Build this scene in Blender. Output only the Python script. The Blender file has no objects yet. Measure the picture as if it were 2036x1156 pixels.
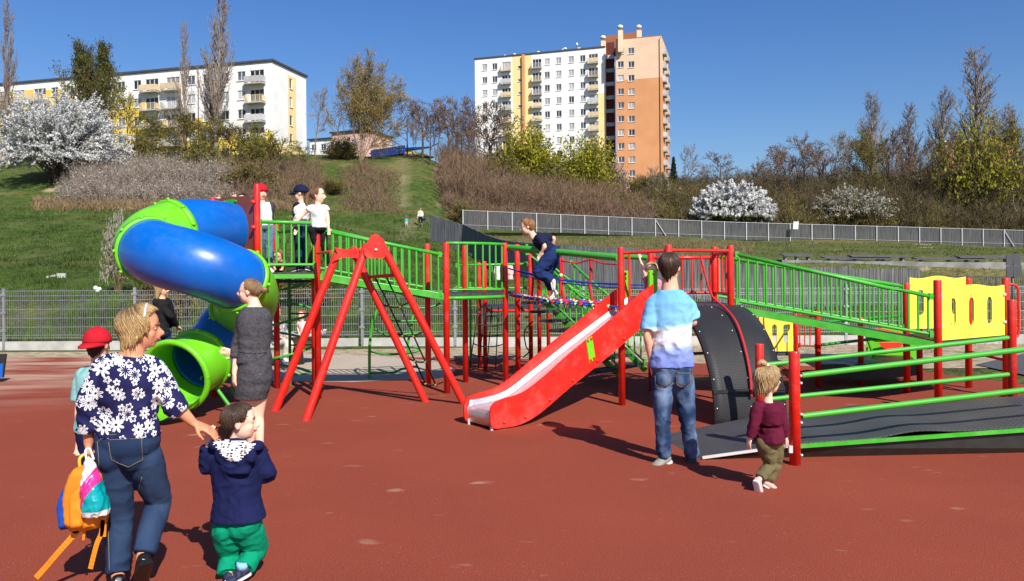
import bpy, bmesh, math, random
import numpy as np
from mathutils import Vector, Matrix, noise as mnoise
V = Vector
rnd = random.Random(11)
nr = np.random.default_rng(7)
SC = bpy.context.scene
COL = SC.collection

# ------------------------------------------------------------------ camera
F_PX, CX, CY, CAMH, ROLL = 1560.0, 1018.0, 548.0, 1.62, 0.0085
cd = bpy.data.cameras.new('camera'); cam = bpy.data.objects.new('camera', cd); COL.objects.link(cam)
cd.sensor_fit = 'HORIZONTAL'; cd.sensor_width = 36.0; cd.lens = 36.0 * F_PX / 2036.0
cd.shift_y = -(578.0 - CY) / 2036.0
cd.clip_start = 0.05; cd.clip_end = 3000
cam.location = (0, 0, CAMH)
cam.matrix_world = Matrix.Translation((0, 0, CAMH)) @ Matrix.Rotation(math.pi / 2, 4, 'X') @ Matrix.Rotation(-ROLL, 4, 'Z')
SC.camera = cam

# ------------------------------------------------------------------ light
SUN_EL, SUN_AZ = math.radians(40), V((0.45, -0.893))        # azimuth: horizontal direction TOWARDS the sun
w = bpy.data.worlds.new('World'); SC.world = w; w.use_nodes = True
nt = w.node_tree; bg = nt.nodes['Background']
sky = nt.nodes.new('ShaderNodeTexSky'); sky.sky_type = 'NISHITA'; sky.sun_disc = False
sky.sun_elevation = SUN_EL; sky.sun_rotation = math.atan2(SUN_AZ.x, SUN_AZ.y)
sky.altitude = 200; sky.air_density = 1.25; sky.dust_density = 0.8; sky.ozone_density = 6.0
hs_ = nt.nodes.new('ShaderNodeHueSaturation'); hs_.inputs['Saturation'].default_value = 1.22; hs_.inputs['Hue'].default_value = 0.514; nt.links.new(sky.outputs[0], hs_.inputs['Color']); nt.links.new(hs_.outputs[0], bg.inputs[0]); bg.inputs[1].default_value = 0.090
sl = bpy.data.lights.new('sun', 'SUN'); sun = bpy.data.objects.new('sun', sl); COL.objects.link(sun)
sl.energy = 5.0; sl.angle = math.radians(0.5); sl.color = (1.0, 0.945, 0.86)
sd = V((SUN_AZ.x * math.cos(SUN_EL), SUN_AZ.y * math.cos(SUN_EL), math.sin(SUN_EL)))
sun.rotation_euler = sd.to_track_quat('Z', 'Y').to_euler()
sun.location = (8, -14, 20)
SC.view_settings.view_transform = 'Standard'; SC.view_settings.look = 'None'
SC.view_settings.exposure = 0.42; SC.view_settings.gamma = 1.0; SC.view_settings.use_curve_mapping = False

# ------------------------------------------------------------------ picture geometry
def P(px, py, d):
    """world point seen at photo pixel (px,py) at distance d along the view axis"""
    a = (px - CX) / F_PX * d; b = -(py - CY) / F_PX * d
    c, s = math.cos(ROLL), math.sin(ROLL)
    return V((a * c + b * s, d, CAMH - a * s + b * c))
def G(px, py, z=0.0):
    q = P(px, py, 1.0); return P(px, py, (z - CAMH) / (q.z - CAMH))
def UX(px, py, y):
    return P(px, py, y)

# ------------------------------------------------------------------ materials
def s2l(c):
    c = c / 255.0
    return c / 12.92 if c <= 0.04045 else ((c + 0.055) / 1.055) ** 2.4
def rgb(r, g, b): return (s2l(r), s2l(g), s2l(b))
MATS = {}
def NN(t, typ, **kw):
    n = t.nodes.new(typ)
    for k, v in kw.items(): setattr(n, k, v)
    return n
def mat(name, col, rough=0.5, metal=0.0, var=0.10, scale=6.0, bump=0.0, bscale=40.0, spec=0.5, col2=None,
        stretch=(1, 1, 1), coat=0.0, rnd_obj=0.0, sheen=0.0, transl=None, alpha=None, sss=0.0, lo=0.35, hi=0.65, gen=False, wear=0.0, wcol=(0.45, 0.40, 0.34)):
    if name in MATS: return MATS[name]
    m = bpy.data.materials.new(name); m.use_nodes = True; t = m.node_tree; L = t.links.new
    b = t.nodes['Principled BSDF']
    tc = NN(t, 'ShaderNodeTexCoord'); mp = NN(t, 'ShaderNodeMapping'); mp.inputs['Scale'].default_value = stretch
    L(tc.outputs['Generated' if gen else 'Object'], mp.inputs[0])
    n = NN(t, 'ShaderNodeTexNoise'); n.inputs['Scale'].default_value = scale; n.inputs['Detail'].default_value = 5
    L(mp.outputs[0], n.inputs['Vector'])
    r = NN(t, 'ShaderNodeValToRGB'); L(n.outputs[0], r.inputs[0])
    c1 = tuple(max(0, x * (1 - var)) for x in col); c2 = col2 or tuple(min(1, x * (1 + var)) for x in col)
    r.color_ramp.elements[0].color = (*c1, 1); r.color_ramp.elements[1].color = (*c2, 1)
    r.color_ramp.elements[0].position = lo; r.color_ramp.elements[1].position = hi
    out = r.outputs[0]
    if rnd_obj > 0:
        oi = NN(t, 'ShaderNodeObjectInfo'); mr = NN(t, 'ShaderNodeMapRange'); L(oi.outputs['Random'], mr.inputs[0])
        mr.inputs[3].default_value = 1 - rnd_obj; mr.inputs[4].default_value = 1 + rnd_obj
        hs = NN(t, 'ShaderNodeHueSaturation'); L(mr.outputs[0], hs.inputs['Value']); L(out, hs.inputs['Color']); out = hs.outputs[0]
    if wear > 0:
        nw = NN(t, 'ShaderNodeTexNoise'); nw.inputs['Scale'].default_value = 3.5; nw.inputs['Detail'].default_value = 10; nw.inputs['Roughness'].default_value = 0.72; L(tc.outputs['Object'], nw.inputs[0])
        mw = NN(t, 'ShaderNodeMapRange'); L(nw.outputs[0], mw.inputs[0]); mw.inputs[1].default_value = 0.50; mw.inputs[2].default_value = 0.78; mw.inputs[3].default_value = 0; mw.inputs[4].default_value = wear
        xw = NN(t, 'ShaderNodeMix', data_type='RGBA'); L(mw.outputs[0], xw.inputs[0]); L(out, xw.inputs[6]); xw.inputs[7].default_value = (*wcol, 1); out = xw.outputs[2]
        rw = NN(t, 'ShaderNodeMapRange'); L(nw.outputs[0], rw.inputs[0]); rw.inputs[1].default_value = 0.3; rw.inputs[2].default_value = 0.7; rw.inputs[3].default_value = max(0, rough - 0.08); rw.inputs[4].default_value = min(1, rough + 0.22)
        L(rw.outputs[0], b.inputs['Roughness'])
    L(out, b.inputs['Base Color'])
    b.inputs['Roughness'].default_value = rough; b.inputs['Metallic'].default_value = metal
    b.inputs['Specular IOR Level'].default_value = spec
    b.inputs['Coat Weight'].default_value = coat
    if sheen: b.inputs['Sheen Weight'].default_value = sheen
    if sss:
        b.inputs['Subsurface Weight'].default_value = sss; b.inputs['Subsurface Radius'].default_value = (0.012, 0.005, 0.003)
    if bump > 0:
        n2 = NN(t, 'ShaderNodeTexNoise'); n2.inputs['Scale'].default_value = bscale; n2.inputs['Detail'].default_value = 4
        L(mp.outputs[0], n2.inputs['Vector'])
        bm = NN(t, 'ShaderNodeBump'); bm.inputs['Strength'].default_value = bump; bm.inputs['Distance'].default_value = 0.01
        L(n2.outputs[0], bm.inputs['Height']); L(bm.outputs[0], b.inputs['Normal'])
    if transl:
        tr = NN(t, 'ShaderNodeBsdfTranslucent'); L(out, tr.inputs[0]); mx = NN(t, 'ShaderNodeMixShader')
        mx.inputs[0].default_value = transl; L(b.outputs[0], mx.inputs[1]); L(tr.outputs[0], mx.inputs[2])
        L(mx.outputs[0], t.nodes['Material Output'].inputs[0])
    MATS[name] = m; return m

# ------------------------------------------------------------------ objects
ORG = {}
def tag(o, label=None, cat=None, group=None, kind=None):
    if label: o['label'] = label
    if cat: o['category'] = cat
    if group: o['group'] = group
    if kind: o['kind'] = kind
    return o
def thing(name, label, cat, loc=(0, 0, 0), group=None):
    o = bpy.data.objects.new(name, None); COL.objects.link(o); o.location = V(loc); o.empty_display_size = 0.1
    ORG[o.name] = V(loc); tag(o, label, cat, group); return o
def link(name, me, parent=None, loc=None):
    o = bpy.data.objects.new(name, me); COL.objects.link(o)
    ORG[o.name] = V()
    if parent is not None:
        o.parent = parent; ORG[o.name] = ORG[parent.name]
    if loc is not None:
        o.location = V(loc) - (ORG[parent.name] if parent is not None else V())
    return o
class MB:
    """collects shapes in world space, then links them as one mesh object"""
    def __init__(s): s.v = []; s.f = []; s.sm = []
    def add(s, vs, fs, smooth=False):
        n = len(s.v); s.v.extend([tuple(p) for p in vs]); s.f.extend([tuple(i + n for i in f) for f in fs]); s.sm.extend([smooth] * len(fs)); return s
    def box(s, c, size, rot=None):
        c = V(c); hx, hy, hz = size[0] / 2, size[1] / 2, size[2] / 2
        vs = [V((x, y, z)) for x in (-hx, hx) for y in (-hy, hy) for z in (-hz, hz)]
        if rot is not None: vs = [rot @ p for p in vs]
        return s.add([c + p for p in vs], [(0, 1, 3, 2), (4, 6, 7, 5), (0, 4, 5, 1), (2, 3, 7, 6), (0, 2, 6, 4), (1, 5, 7, 3)])
    def bar(s, a, b, w, h, up=V((0, 0, 1))):
        """rectangular bar from a to b; w across, h along up"""
        a, b = V(a), V(b); d = (b - a).normalized(); r = d.cross(up)
        if r.length < 1e-4: r = V((1, 0, 0))
        r.normalize(); u = r.cross(d)
        vs = []
        for p in (a, b):
            for i, j in ((-1, -1), (1, -1), (1, 1), (-1, 1)): vs.append(p + r * (w / 2 * i) + u * (h / 2 * j))
        return s.add(vs, [(3, 2, 1, 0), (4, 5, 6, 7), (0, 1, 5, 4), (1, 2, 6, 5), (2, 3, 7, 6), (3, 0, 4, 7)])
    def tube(s, pts, rad, n=10, caps=True, flat=1.0):
        pts = [V(p) for p in pts]; m = len(pts)
        rs = rad if isinstance(rad, (list, tuple)) else [rad] * m
        t = [(pts[min(i + 1, m - 1)] - pts[max(i - 1, 0)]).normalized() for i in range(m)]
        up = V((0, 0, 1)) if abs(t[0].z) < 0.9 else V((1, 0, 0))
        r = t[0].cross(up).normalized(); vs = []
        for i in range(m):
            r = (r - t[i] * r.dot(t[i])).normalized(); u = t[i].cross(r)
            for k in range(n):
                a = 2 * math.pi * k / n; vs.append(pts[i] + (r * math.cos(a) + u * (math.sin(a) * flat)) * rs[i])
        fs = [(i * n + k, i * n + (k + 1) % n, (i + 1) * n + (k + 1) % n, (i + 1) * n + k) for i in range(m - 1) for k in range(n)]
        s.add(vs, fs, True)
        if caps:
            o = len(s.v) - m * n
            s.f.append(tuple(o + k for k in range(n - 1, -1, -1))); s.f.append(tuple(o + (m - 1) * n + k for k in range(n))); s.sm += [False, False]
        return s
    def rings(s, R, caps=True, smooth=True):
        """loft: R = list of rings, each a list of n points"""
        n = len(R[0]); vs = [p for r in R for p in r]; m = len(R); o = len(s.v)
        fs = [(i * n + k, i * n + (k + 1) % n, (i + 1) * n + (k + 1) % n, (i + 1) * n + k) for i in range(m - 1) for k in range(n)]
        s.add(vs, fs, smooth)
        if caps:
            s.f.append(tuple(o + k for k in range(n - 1, -1, -1))); s.f.append(tuple(o + (m - 1) * n + k for k in range(n))); s.sm += [False, False]
        return s
    def ball(s, c, r, nu=10, nv=6, rot=None):
        c = V(c); r = V(r) if hasattr(r, '__len__') else V((r, r, r)); vs = []; fs = []
        for j in range(nv + 1):
            th = math.pi * j / nv
            for k in range(nu):
                a = 2 * math.pi * k / nu; p = V((r.x * math.sin(th) * math.cos(a), r.y * math.sin(th) * math.sin(a), r.z * math.cos(th)))
                if rot is not None: p = rot @ p
                vs.append(c + p)
        for j in range(nv):
            for k in range(nu): fs.append((j * nu + k, (j + 1) * nu + k, (j + 1) * nu + (k + 1) % nu, j * nu + (k + 1) % nu))
        return s.add(vs, fs, True)
    def prism(s, poly, d, smooth=False):
        """planar polygon (world points) extruded along vector d"""
        n = len(poly); d = V(d); vs = [V(p) for p in poly] + [V(p) + d for p in poly]
        fs = [tuple(range(n - 1, -1, -1)), tuple(range(n, 2 * n))] + [(i, (i + 1) % n, n + (i + 1) % n, n + i) for i in range(n)]
        return s.add(vs, fs, smooth)
    def mesh(s, name, m, org=V()):
        me = bpy.data.meshes.new(name)
        me.from_pydata([(p[0] - org[0], p[1] - org[1], p[2] - org[2]) for p in s.v], [], s.f)
        me.polygons.foreach_set('use_smooth', s.sm); me.materials.append(m); me.update(); return me
    def build(s, name, m, parent=None, fix=True):
        org = ORG[parent.name] if parent is not None else V()
        me = s.mesh(name, m, org)
        if fix:
            b = bmesh.new(); b.from_mesh(me); bmesh.ops.recalc_face_normals(b, faces=b.faces); b.to_mesh(me); b.free()
        return link(name, me, parent)
def quick_mesh(name, verts, faces, m, smooth=False):
    """numpy verts (n,3), faces (k,3|4) -> mesh"""
    me = bpy.data.meshes.new(name); verts = np.asarray(verts, dtype=np.float32); faces = np.asarray(faces, dtype=np.int32)
    k, c = faces.shape
    me.vertices.add(len(verts)); me.vertices.foreach_set('co', verts.ravel())
    me.loops.add(k * c); me.loops.foreach_set('vertex_index', faces.ravel())
    me.polygons.add(k); me.polygons.foreach_set('loop_start', np.arange(0, k * c, c, dtype=np.int32))
    me.polygons.foreach_set('loop_total', np.full(k, c, dtype=np.int32))
    me.polygons.foreach_set('use_smooth', np.full(k, smooth, dtype=bool))
    me.update(calc_edges=True); me.validate(); me.materials.append(m); return me
def lerp(a, b, t): return a + (b - a) * t
def interp(x, pts):
    if x <= pts[0][0]: return pts[0][1]
    for (a, va), (b, vb) in zip(pts, pts[1:]):
        if x <= b: return va + (vb - va) * (x - a) / (b - a)
    return pts[-1][1]
def spline(pts, n=8):
    """Catmull-Rom through points (Vectors or floats)"""
    out = []
    for i in range(len(pts) - 1):
        p0 = pts[max(i - 1, 0)]; p1 = pts[i]; p2 = pts[i + 1]; p3 = pts[min(i + 2, len(pts) - 1)]
        for k in range(n):
            t = k / n
            out.append(0.5 * (2 * p1 + (p2 - p0) * t + (2 * p0 - 5 * p1 + 4 * p2 - p3) * t * t + (3 * p1 - p0 - 3 * p2 + p3) * t ** 3))
    out.append(pts[-1]); return out
# ================================================================== terrain
UK = [-0.75, -0.30, -0.12, -0.03, 0.10, 0.35, 0.70]
HK = [[(17.5, 0), (45, 3.4), (75, 8.6), (110, 19.0), (140, 21.5), (260, 24), (700, 24)],
      [(17.5, 0), (45, 3.2), (75, 8.2), (110, 19.0), (140, 21.5), (260, 24), (700, 24)],
      [(17.5, 0), (45, 2.6), (57, 4.3), (68, 5.8), (80, 8.4), (110, 18.6), (140, 20.6), (260, 26), (700, 24)],
      [(17.5, 0), (40, 1.0), (50, 2.1), (60, 4.1), (80, 5.55), (110, 14.5), (140, 18.5), (190, 23), (260, 26), (700, 24)],
      [(17.5, 0), (39, 0.9), (60, 3.5), (81, 5.45), (110, 13.0), (140, 18.0), (190, 24), (260, 26), (700, 24)],
      [(17.5, 0), (38, 0.0), (46.3, 2.05), (49.5, 2.75), (84, 5.05), (125, 15.0), (160, 18), (260, 20), (700, 20)],
      [(17.5, 0), (42, 0.2), (45.5, 1.85), (49.5, 2.6), (87, 4.2), (125, 15.0), (160, 18), (260, 20), (700, 20)]]
def hprof(i, y):
    k = HK[i]; h = 0
    for o in (-2.0, -0.7, 0.7, 2.0): h += interp(y + o * min(1.0, max(0.3, (y - 17) / 25)), k)
    return h / 4
def H(x, y):
    if y < 17.5: return 0.0
    u = x / y
    if u <= UK[0]: return hprof(0, y)
    for i in range(len(UK) - 1):
        if u <= UK[i + 1]:
            t = (u - UK[i]) / (UK[i + 1] - UK[i]); t = t * t * (3 - 2 * t)
            return lerp(hprof(i, y), hprof(i + 1, y), t)
    return hprof(len(UK) - 1, y)
def HN(x, y):
    h = H(x, y)
    if y > 18: h += 0.10 * min(1, (y - 18) / 10) * mnoise.noise(V((x * 0.35, y * 0.35, 3))) + 0.25 * min(1, (y - 18) / 30) * mnoise.noise(V((x * 0.09, y * 0.09, 7)))
    return h
def on(px, y):
    """ground point on the terrain in photo column px at distance y"""
    x = (px - CX) / F_PX * y; return V((x, y, HN(x, y)))

def grass_material():
    m = bpy.data.materials.new('hill_grass'); m.use_nodes = True; t = m.node_tree; L = t.links.new; b = t.nodes['Principled BSDF']
    tc = NN(t, 'ShaderNodeTexCoord')
    def noise(scale, det=5, st=(1, 1, 1)):
        mp = NN(t, 'ShaderNodeMapping'); mp.inputs['Scale'].default_value = st; L(tc.outputs['Object'], mp.inputs[0])
        n = NN(t, 'ShaderNodeTexNoise'); n.inputs['Scale'].default_value = scale; n.inputs['Detail'].default_value = det; L(mp.outputs[0], n.inputs[0]); return n.outputs[0]
    def ramp(src, a, c, lo, hi):
        r = NN(t, 'ShaderNodeValToRGB'); L(src, r.inputs[0]); e = r.color_ramp.elements
        e[0].color = (*a, 1); e[1].color = (*c, 1); e[0].position = lo; e[1].position = hi; return r.outputs[0]
    def mixc(f, a, c):
        x = NN(t, 'ShaderNodeMix', data_type='RGBA'); L(f, x.inputs[0]); L(a, x.inputs[6]); L(c, x.inputs[7]); return x.outputs[2]
    g = ramp(noise(1.6, 8, (1, 0.6, 1)), (0.018, 0.036, 0.006), (0.092, 0.138, 0.028), 0.37, 0.62)
    g2 = ramp(noise(8, 8), (0.028, 0.050, 0.010), (0.11, 0.14, 0.035), 0.3, 0.7)
    c = mixc(ramp(noise(3.0, 3), (0.2,) * 3, (0.7,) * 3, 0.4, 0.6), g, g2)
    dry = ramp(noise(7, 6), (0.12, 0.10, 0.035), (0.26, 0.20, 0.09), 0.3, 0.7)
    dm = ramp(noise(0.10, 6, (1, 1.6, 1)), (0,) * 3, (0.75,) * 3, 0.50, 0.72)
    # drier bank on the right-hand side of the hill
    sx = NN(t, 'ShaderNodeSeparateXYZ'); L(tc.outputs['Object'], sx.inputs[0])
    mr = NN(t, 'ShaderNodeMapRange'); L(sx.outputs[0], mr.inputs[0]); mr.inputs[1].default_value = -6; mr.inputs[2].default_value = 14; mr.inputs[3].default_value = 0.0; mr.inputs[4].default_value = 0.42
    ad = NN(t, 'ShaderNodeMath', operation='ADD', use_clamp=True); L(dm, ad.inputs[0]); L(mr.outputs[0], ad.inputs[1])
    ns = NN(t, 'ShaderNodeMath', operation='MULTIPLY'); L(ad.outputs[0], ns.inputs[0]); L(ramp(noise(2.2, 6), (0.35,) * 3, (1,) * 3, 0.35, 0.6), ns.inputs[1])
    c = mixc(ns.outputs[0], c, dry)
    at = NN(t, 'ShaderNodeAttribute'); at.attribute_name = 'path'
    c = mixc(at.outputs['Fac'], c, ramp(noise(9), (0.26, 0.20, 0.12), (0.42, 0.34, 0.22), 0.3, 0.7))
    L(c, b.inputs['Base Color']); b.inputs['Roughness'].default_value = 0.9; b.inputs['Specular IOR Level'].default_value = 0.1
    bm = NN(t, 'ShaderNodeBump'); bm.inputs['Strength'].default_value = 1.0; bm.inputs['Distance'].default_value = 0.22; L(noise(4, 9), bm.inputs['Height']); L(bm.outputs[0], b.inputs['Normal'])
    return m
PATHS = [[on(797, 112), on(799, 104), on(802, 96), on(800, 88), on(803, 82)], [on(835, 74), on(812, 66), on(805, 58)]]
def make_ground():
    ys = [-60, -20, 0, 6, 12, 17.0, 17.5] + list(np.arange(18, 60, 0.8)) + list(np.arange(60, 150, 1.6)) + [155, 165, 180, 200, 230, 260, 320, 400, 550, 700, 1000, 1800]
    us = np.concatenate([np.arange(-1.6, -0.8, 0.1), np.arange(-0.8, 0.8, 0.0125), np.arange(0.8, 1.61, 0.1)])
    vs = []; pa = []
    for y in ys:
        for u in us:
            x = u * max(y, 20.0); z = HN(x, y)
            k = 0.0
            if 45 < y < 120:
                for pl in PATHS:
                    for a, b in zip(pl, pl[1:]):
                        ab = (b - a).xy; q = V((x, y)) - a.xy; s = max(0, min(1, q.dot(ab) / ab.length_squared))
                        dd = (q - ab * s).length; k = max(k, (1.1 - dd / 1.1) * 0.45 * (0.7 + 1.1 * mnoise.noise(V((x * 0.6, y * 0.3, 1)))))
            vs.append((x, y, z)); pa.append(max(0, k))
    n = len(us); m = len(ys)
    fs = [(j * n + i, j * n + i + 1, (j + 1) * n + i + 1, (j + 1) * n + i) for j in range(m - 1) for i in range(n - 1)]
    me = quick_mesh('ground', vs, fs, grass_material(), True)
    a = me.attributes.new('path', 'FLOAT', 'POINT'); a.data.foreach_set('value', pa)
    o = link('ground', me); tag(o, kind='structure'); return o
make_ground()

def rubber_material(name, c1, c2, c3, speck):
    m = bpy.data.materials.new(name); m.use_nodes = True; t = m.node_tree; L = t.links.new; b = t.nodes['Principled BSDF']
    tc = NN(t, 'ShaderNodeTexCoord')
    def noise(scale, det=4, st=(1, 1, 1)):
        mp = NN(t, 'ShaderNodeMapping'); mp.inputs['Scale'].default_value = st; L(tc.outputs['Object'], mp.inputs[0])
        n = NN(t, 'ShaderNodeTexNoise'); n.inputs['Scale'].default_value = scale; n.inputs['Detail'].default_value = det; L(mp.outputs[0], n.inputs[0]); return n.outputs[0]
    def ramp(src, a, c, lo, hi):
        r = NN(t, 'ShaderNodeValToRGB'); L(src, r.inputs[0]); e = r.color_ramp.elements
        e[0].color = (*a, 1); e[1].color = (*c, 1); e[0].position = lo; e[1].position = hi; return r.outputs[0]
    def mixc(f, a, c):
        x = NN(t, 'ShaderNodeMix', data_type='RGBA'); L(f, x.inputs[0]); L(a, x.inputs[6]); L(c, x.inputs[7]); return x.outputs[2]
    base = ramp(noise(0.55, 9), c1, c2, 0.30, 0.70)
    grain = ramp(noise(150, 2), tuple(q * 0.6 for q in c1), c3, 0.34, 0.68)
    base = mixc(ramp(noise(60, 2), (0.35,) * 3, (0.8,) * 3, 0.4, 0.6), base, grain)
    vo = NN(t, 'ShaderNodeTexVoronoi'); vo.inputs['Scale'].default_value = 30; L(tc.outputs['Object'], vo.inputs[0])
    sp = ramp(vo.outputs[0], (0.85,) * 3, (0,) * 3, 0.05, 0.12); mk = ramp(noise(2.2, 6), (0,) * 3, (1,) * 3, 0.44, 0.66)
    mm = NN(t, 'ShaderNodeMath', operation='MULTIPLY'); L(sp, mm.inputs[0]); L(mk, mm.inputs[1])
    sc = NN(t, 'ShaderNodeRGB'); sc.outputs[0].default_value = (*speck, 1)
    base = mixc(mm.outputs[0], base, sc.outputs[0])
    # sandy dust scuffed into the surface
    d = ramp(noise(2.6, 10, (1, 2.0, 1)), (0,) * 3, (0.55,) * 3, 0.66, 0.80)
    base = mixc(d, base, sc.outputs[0])
    sy = NN(t, 'ShaderNodeSeparateXYZ'); L(tc.outputs['Object'], sy.inputs[0])
    dx = NN(t, 'ShaderNodeMapRange'); L(sy.outputs[0], dx.inputs[0]); dx.inputs[1].default_value = -4.5; dx.inputs[2].default_value = -7.5
    dy = NN(t, 'ShaderNodeMapRange'); L(sy.outputs[1], dy.inputs[0]); dy.inputs[1].default_value = 9.0; dy.inputs[2].default_value = 13.5
    q = NN(t, 'ShaderNodeMath', operation='MULTIPLY'); L(dx.outputs[0], q.inputs[0]); L(dy.outputs[0], q.inputs[1])
    q2 = NN(t, 'ShaderNodeMath', operation='MULTIPLY'); L(q.outputs[0], q2.inputs[0]); L(ramp(noise(0.7, 6, (0.6, 2.5, 1)), (0,) * 3, (0.95,) * 3, 0.38, 0.62), q2.inputs[1])
    base = mixc(q2.outputs[0], base, sc.outputs[0])
    L(base, b.inputs['Base Color']); b.inputs['Roughness'].default_value = 0.85; b.inputs['Specular IOR Level'].default_value = 0.08
    bm = NN(t, 'ShaderNodeBump'); bm.inputs['Strength'].default_value = 0.55; bm.inputs['Distance'].default_value = 0.006; L(noise(170, 3), bm.inputs['Height']); L(bm.outputs[0], b.inputs['Normal'])
    return m
M_RUB = rubber_material('red_rubber', (0.205, 0.040, 0.023), (0.295, 0.061, 0.034), (0.41, 0.102, 0.060), (0.52, 0.38, 0.27))
M_SAND = rubber_material('beige_rubber', (0.40, 0.33, 0.24), (0.50, 0.43, 0.33), (0.58, 0.5, 0.4), (0.6, 0.52, 0.4))
M_GRAVEL = mat('sandy_soil', (0.36, 0.29, 0.19), 0.95, var=0.35, scale=5, bump=0.8, bscale=60, spec=0.1)
M_ASPH = mat('asphalt', (0.085, 0.087, 0.092), 0.9, var=0.25, scale=30, bump=0.4, bscale=200, spec=0.2)
M_DARKRUB = mat('dark_grey_rubber', (0.035, 0.036, 0.045), 0.9, var=0.3, scale=40, bump=0.3, bscale=160, spec=0.2)
M_CONC = mat('concrete', (0.42, 0.41, 0.38), 0.9, var=0.15, scale=4, bump=0.25, bscale=50, spec=0.2)
def sheet(name, poly, z, m):
    b = MB(); b.add([V((p[0], p[1], z)) for p in poly], [tuple(range(len(poly)))])
    o = b.build(name, m); tag(o, kind='structure'); return o
sheet('soil_strip', [(-30, 13), (30, 13), (30, 17.9), (-30, 17.9)], 0.012, M_GRAVEL)
sheet('rubber_surface', [(-30, -12), (7.4, -12), (7.4, 8.6), (7.2, 11), (6.4, 13.0), (2.5, 14.2), (-0.5, 15.1), (-2.0, 15.4), (-6.5, 16.0), (-30, 16.6)], 0.020, M_RUB)
bp = [G(540, 762), G(700, 764), G(880, 756), G(905, 742), G(880, 722), G(760, 712), G(540, 706)]
sheet('beige_surface', [(p.x, p.y) for p in bp], 0.024, M_SAND)
sheet('asphalt_path', [(7.7, -12), (26, -12), (26, 17.0), (12, 17.0), (7.9, 13.4), (7.7, 9)], 0.024, M_ASPH)
# ================================================================== buildings
M_WHITE = mat('white_render', (0.78, 0.77, 0.74), 0.9, var=0.06, scale=0.5, spec=0.1, bump=0.1, bscale=8)
M_YWALL = mat('yellow_render', (0.72, 0.52, 0.11), 0.9, var=0.08, scale=0.5, spec=0.1)
M_PYEL = mat('pale_yellow_render', (0.80, 0.62, 0.30), 0.9, var=0.06, scale=0.5, spec=0.1)
M_PEACH = mat('peach_render', (0.72, 0.50, 0.35), 0.9, var=0.05, scale=0.4, spec=0.1)
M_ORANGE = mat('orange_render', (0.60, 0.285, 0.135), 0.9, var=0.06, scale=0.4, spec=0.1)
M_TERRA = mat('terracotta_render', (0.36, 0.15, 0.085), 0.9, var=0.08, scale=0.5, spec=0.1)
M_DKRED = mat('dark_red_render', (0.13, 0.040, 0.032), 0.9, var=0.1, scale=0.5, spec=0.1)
M_PINK = mat('pink_render', (0.62, 0.40, 0.35), 0.9, var=0.06, scale=0.5, spec=0.1)
M_ROOFD = mat('roof_felt', (0.05, 0.055, 0.07), 0.8, var=0.15, scale=1)
M_FRAME = mat('window_frame_white', (0.72, 0.72, 0.70), 0.5, var=0.03)
M_GLASS = mat('window_glass', (0.06, 0.065, 0.075), 0.08, var=0.5, scale=0.5, spec=0.8, rnd_obj=0.8)
M_CURT = mat('window_curtain', (0.34, 0.34, 0.35), 0.3, var=0.35, scale=3, stretch=(6, 6, 0.4), spec=0.6, rnd_obj=0.35)
M_BALG = mat('balcony_grey', (0.44, 0.44, 0.44), 0.8, var=0.1, scale=2, rnd_obj=0.2)
M_BALC = mat('balcony_cream', (0.62, 0.48, 0.30), 0.8, var=0.1, scale=2, rnd_obj=0.12)
M_ZINC = mat('galvanised', (0.50, 0.52, 0.54), 0.42, 0.85, var=0.12, scale=18)
M_PIPE = mat('drainpipe', (0.06, 0.06, 0.065), 0.5)
M_BLUER = mat('blue_roof_sheet', (0.012, 0.06, 0.34), 0.4, var=0.2, scale=3, stretch=(8, 1, 1))

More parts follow.
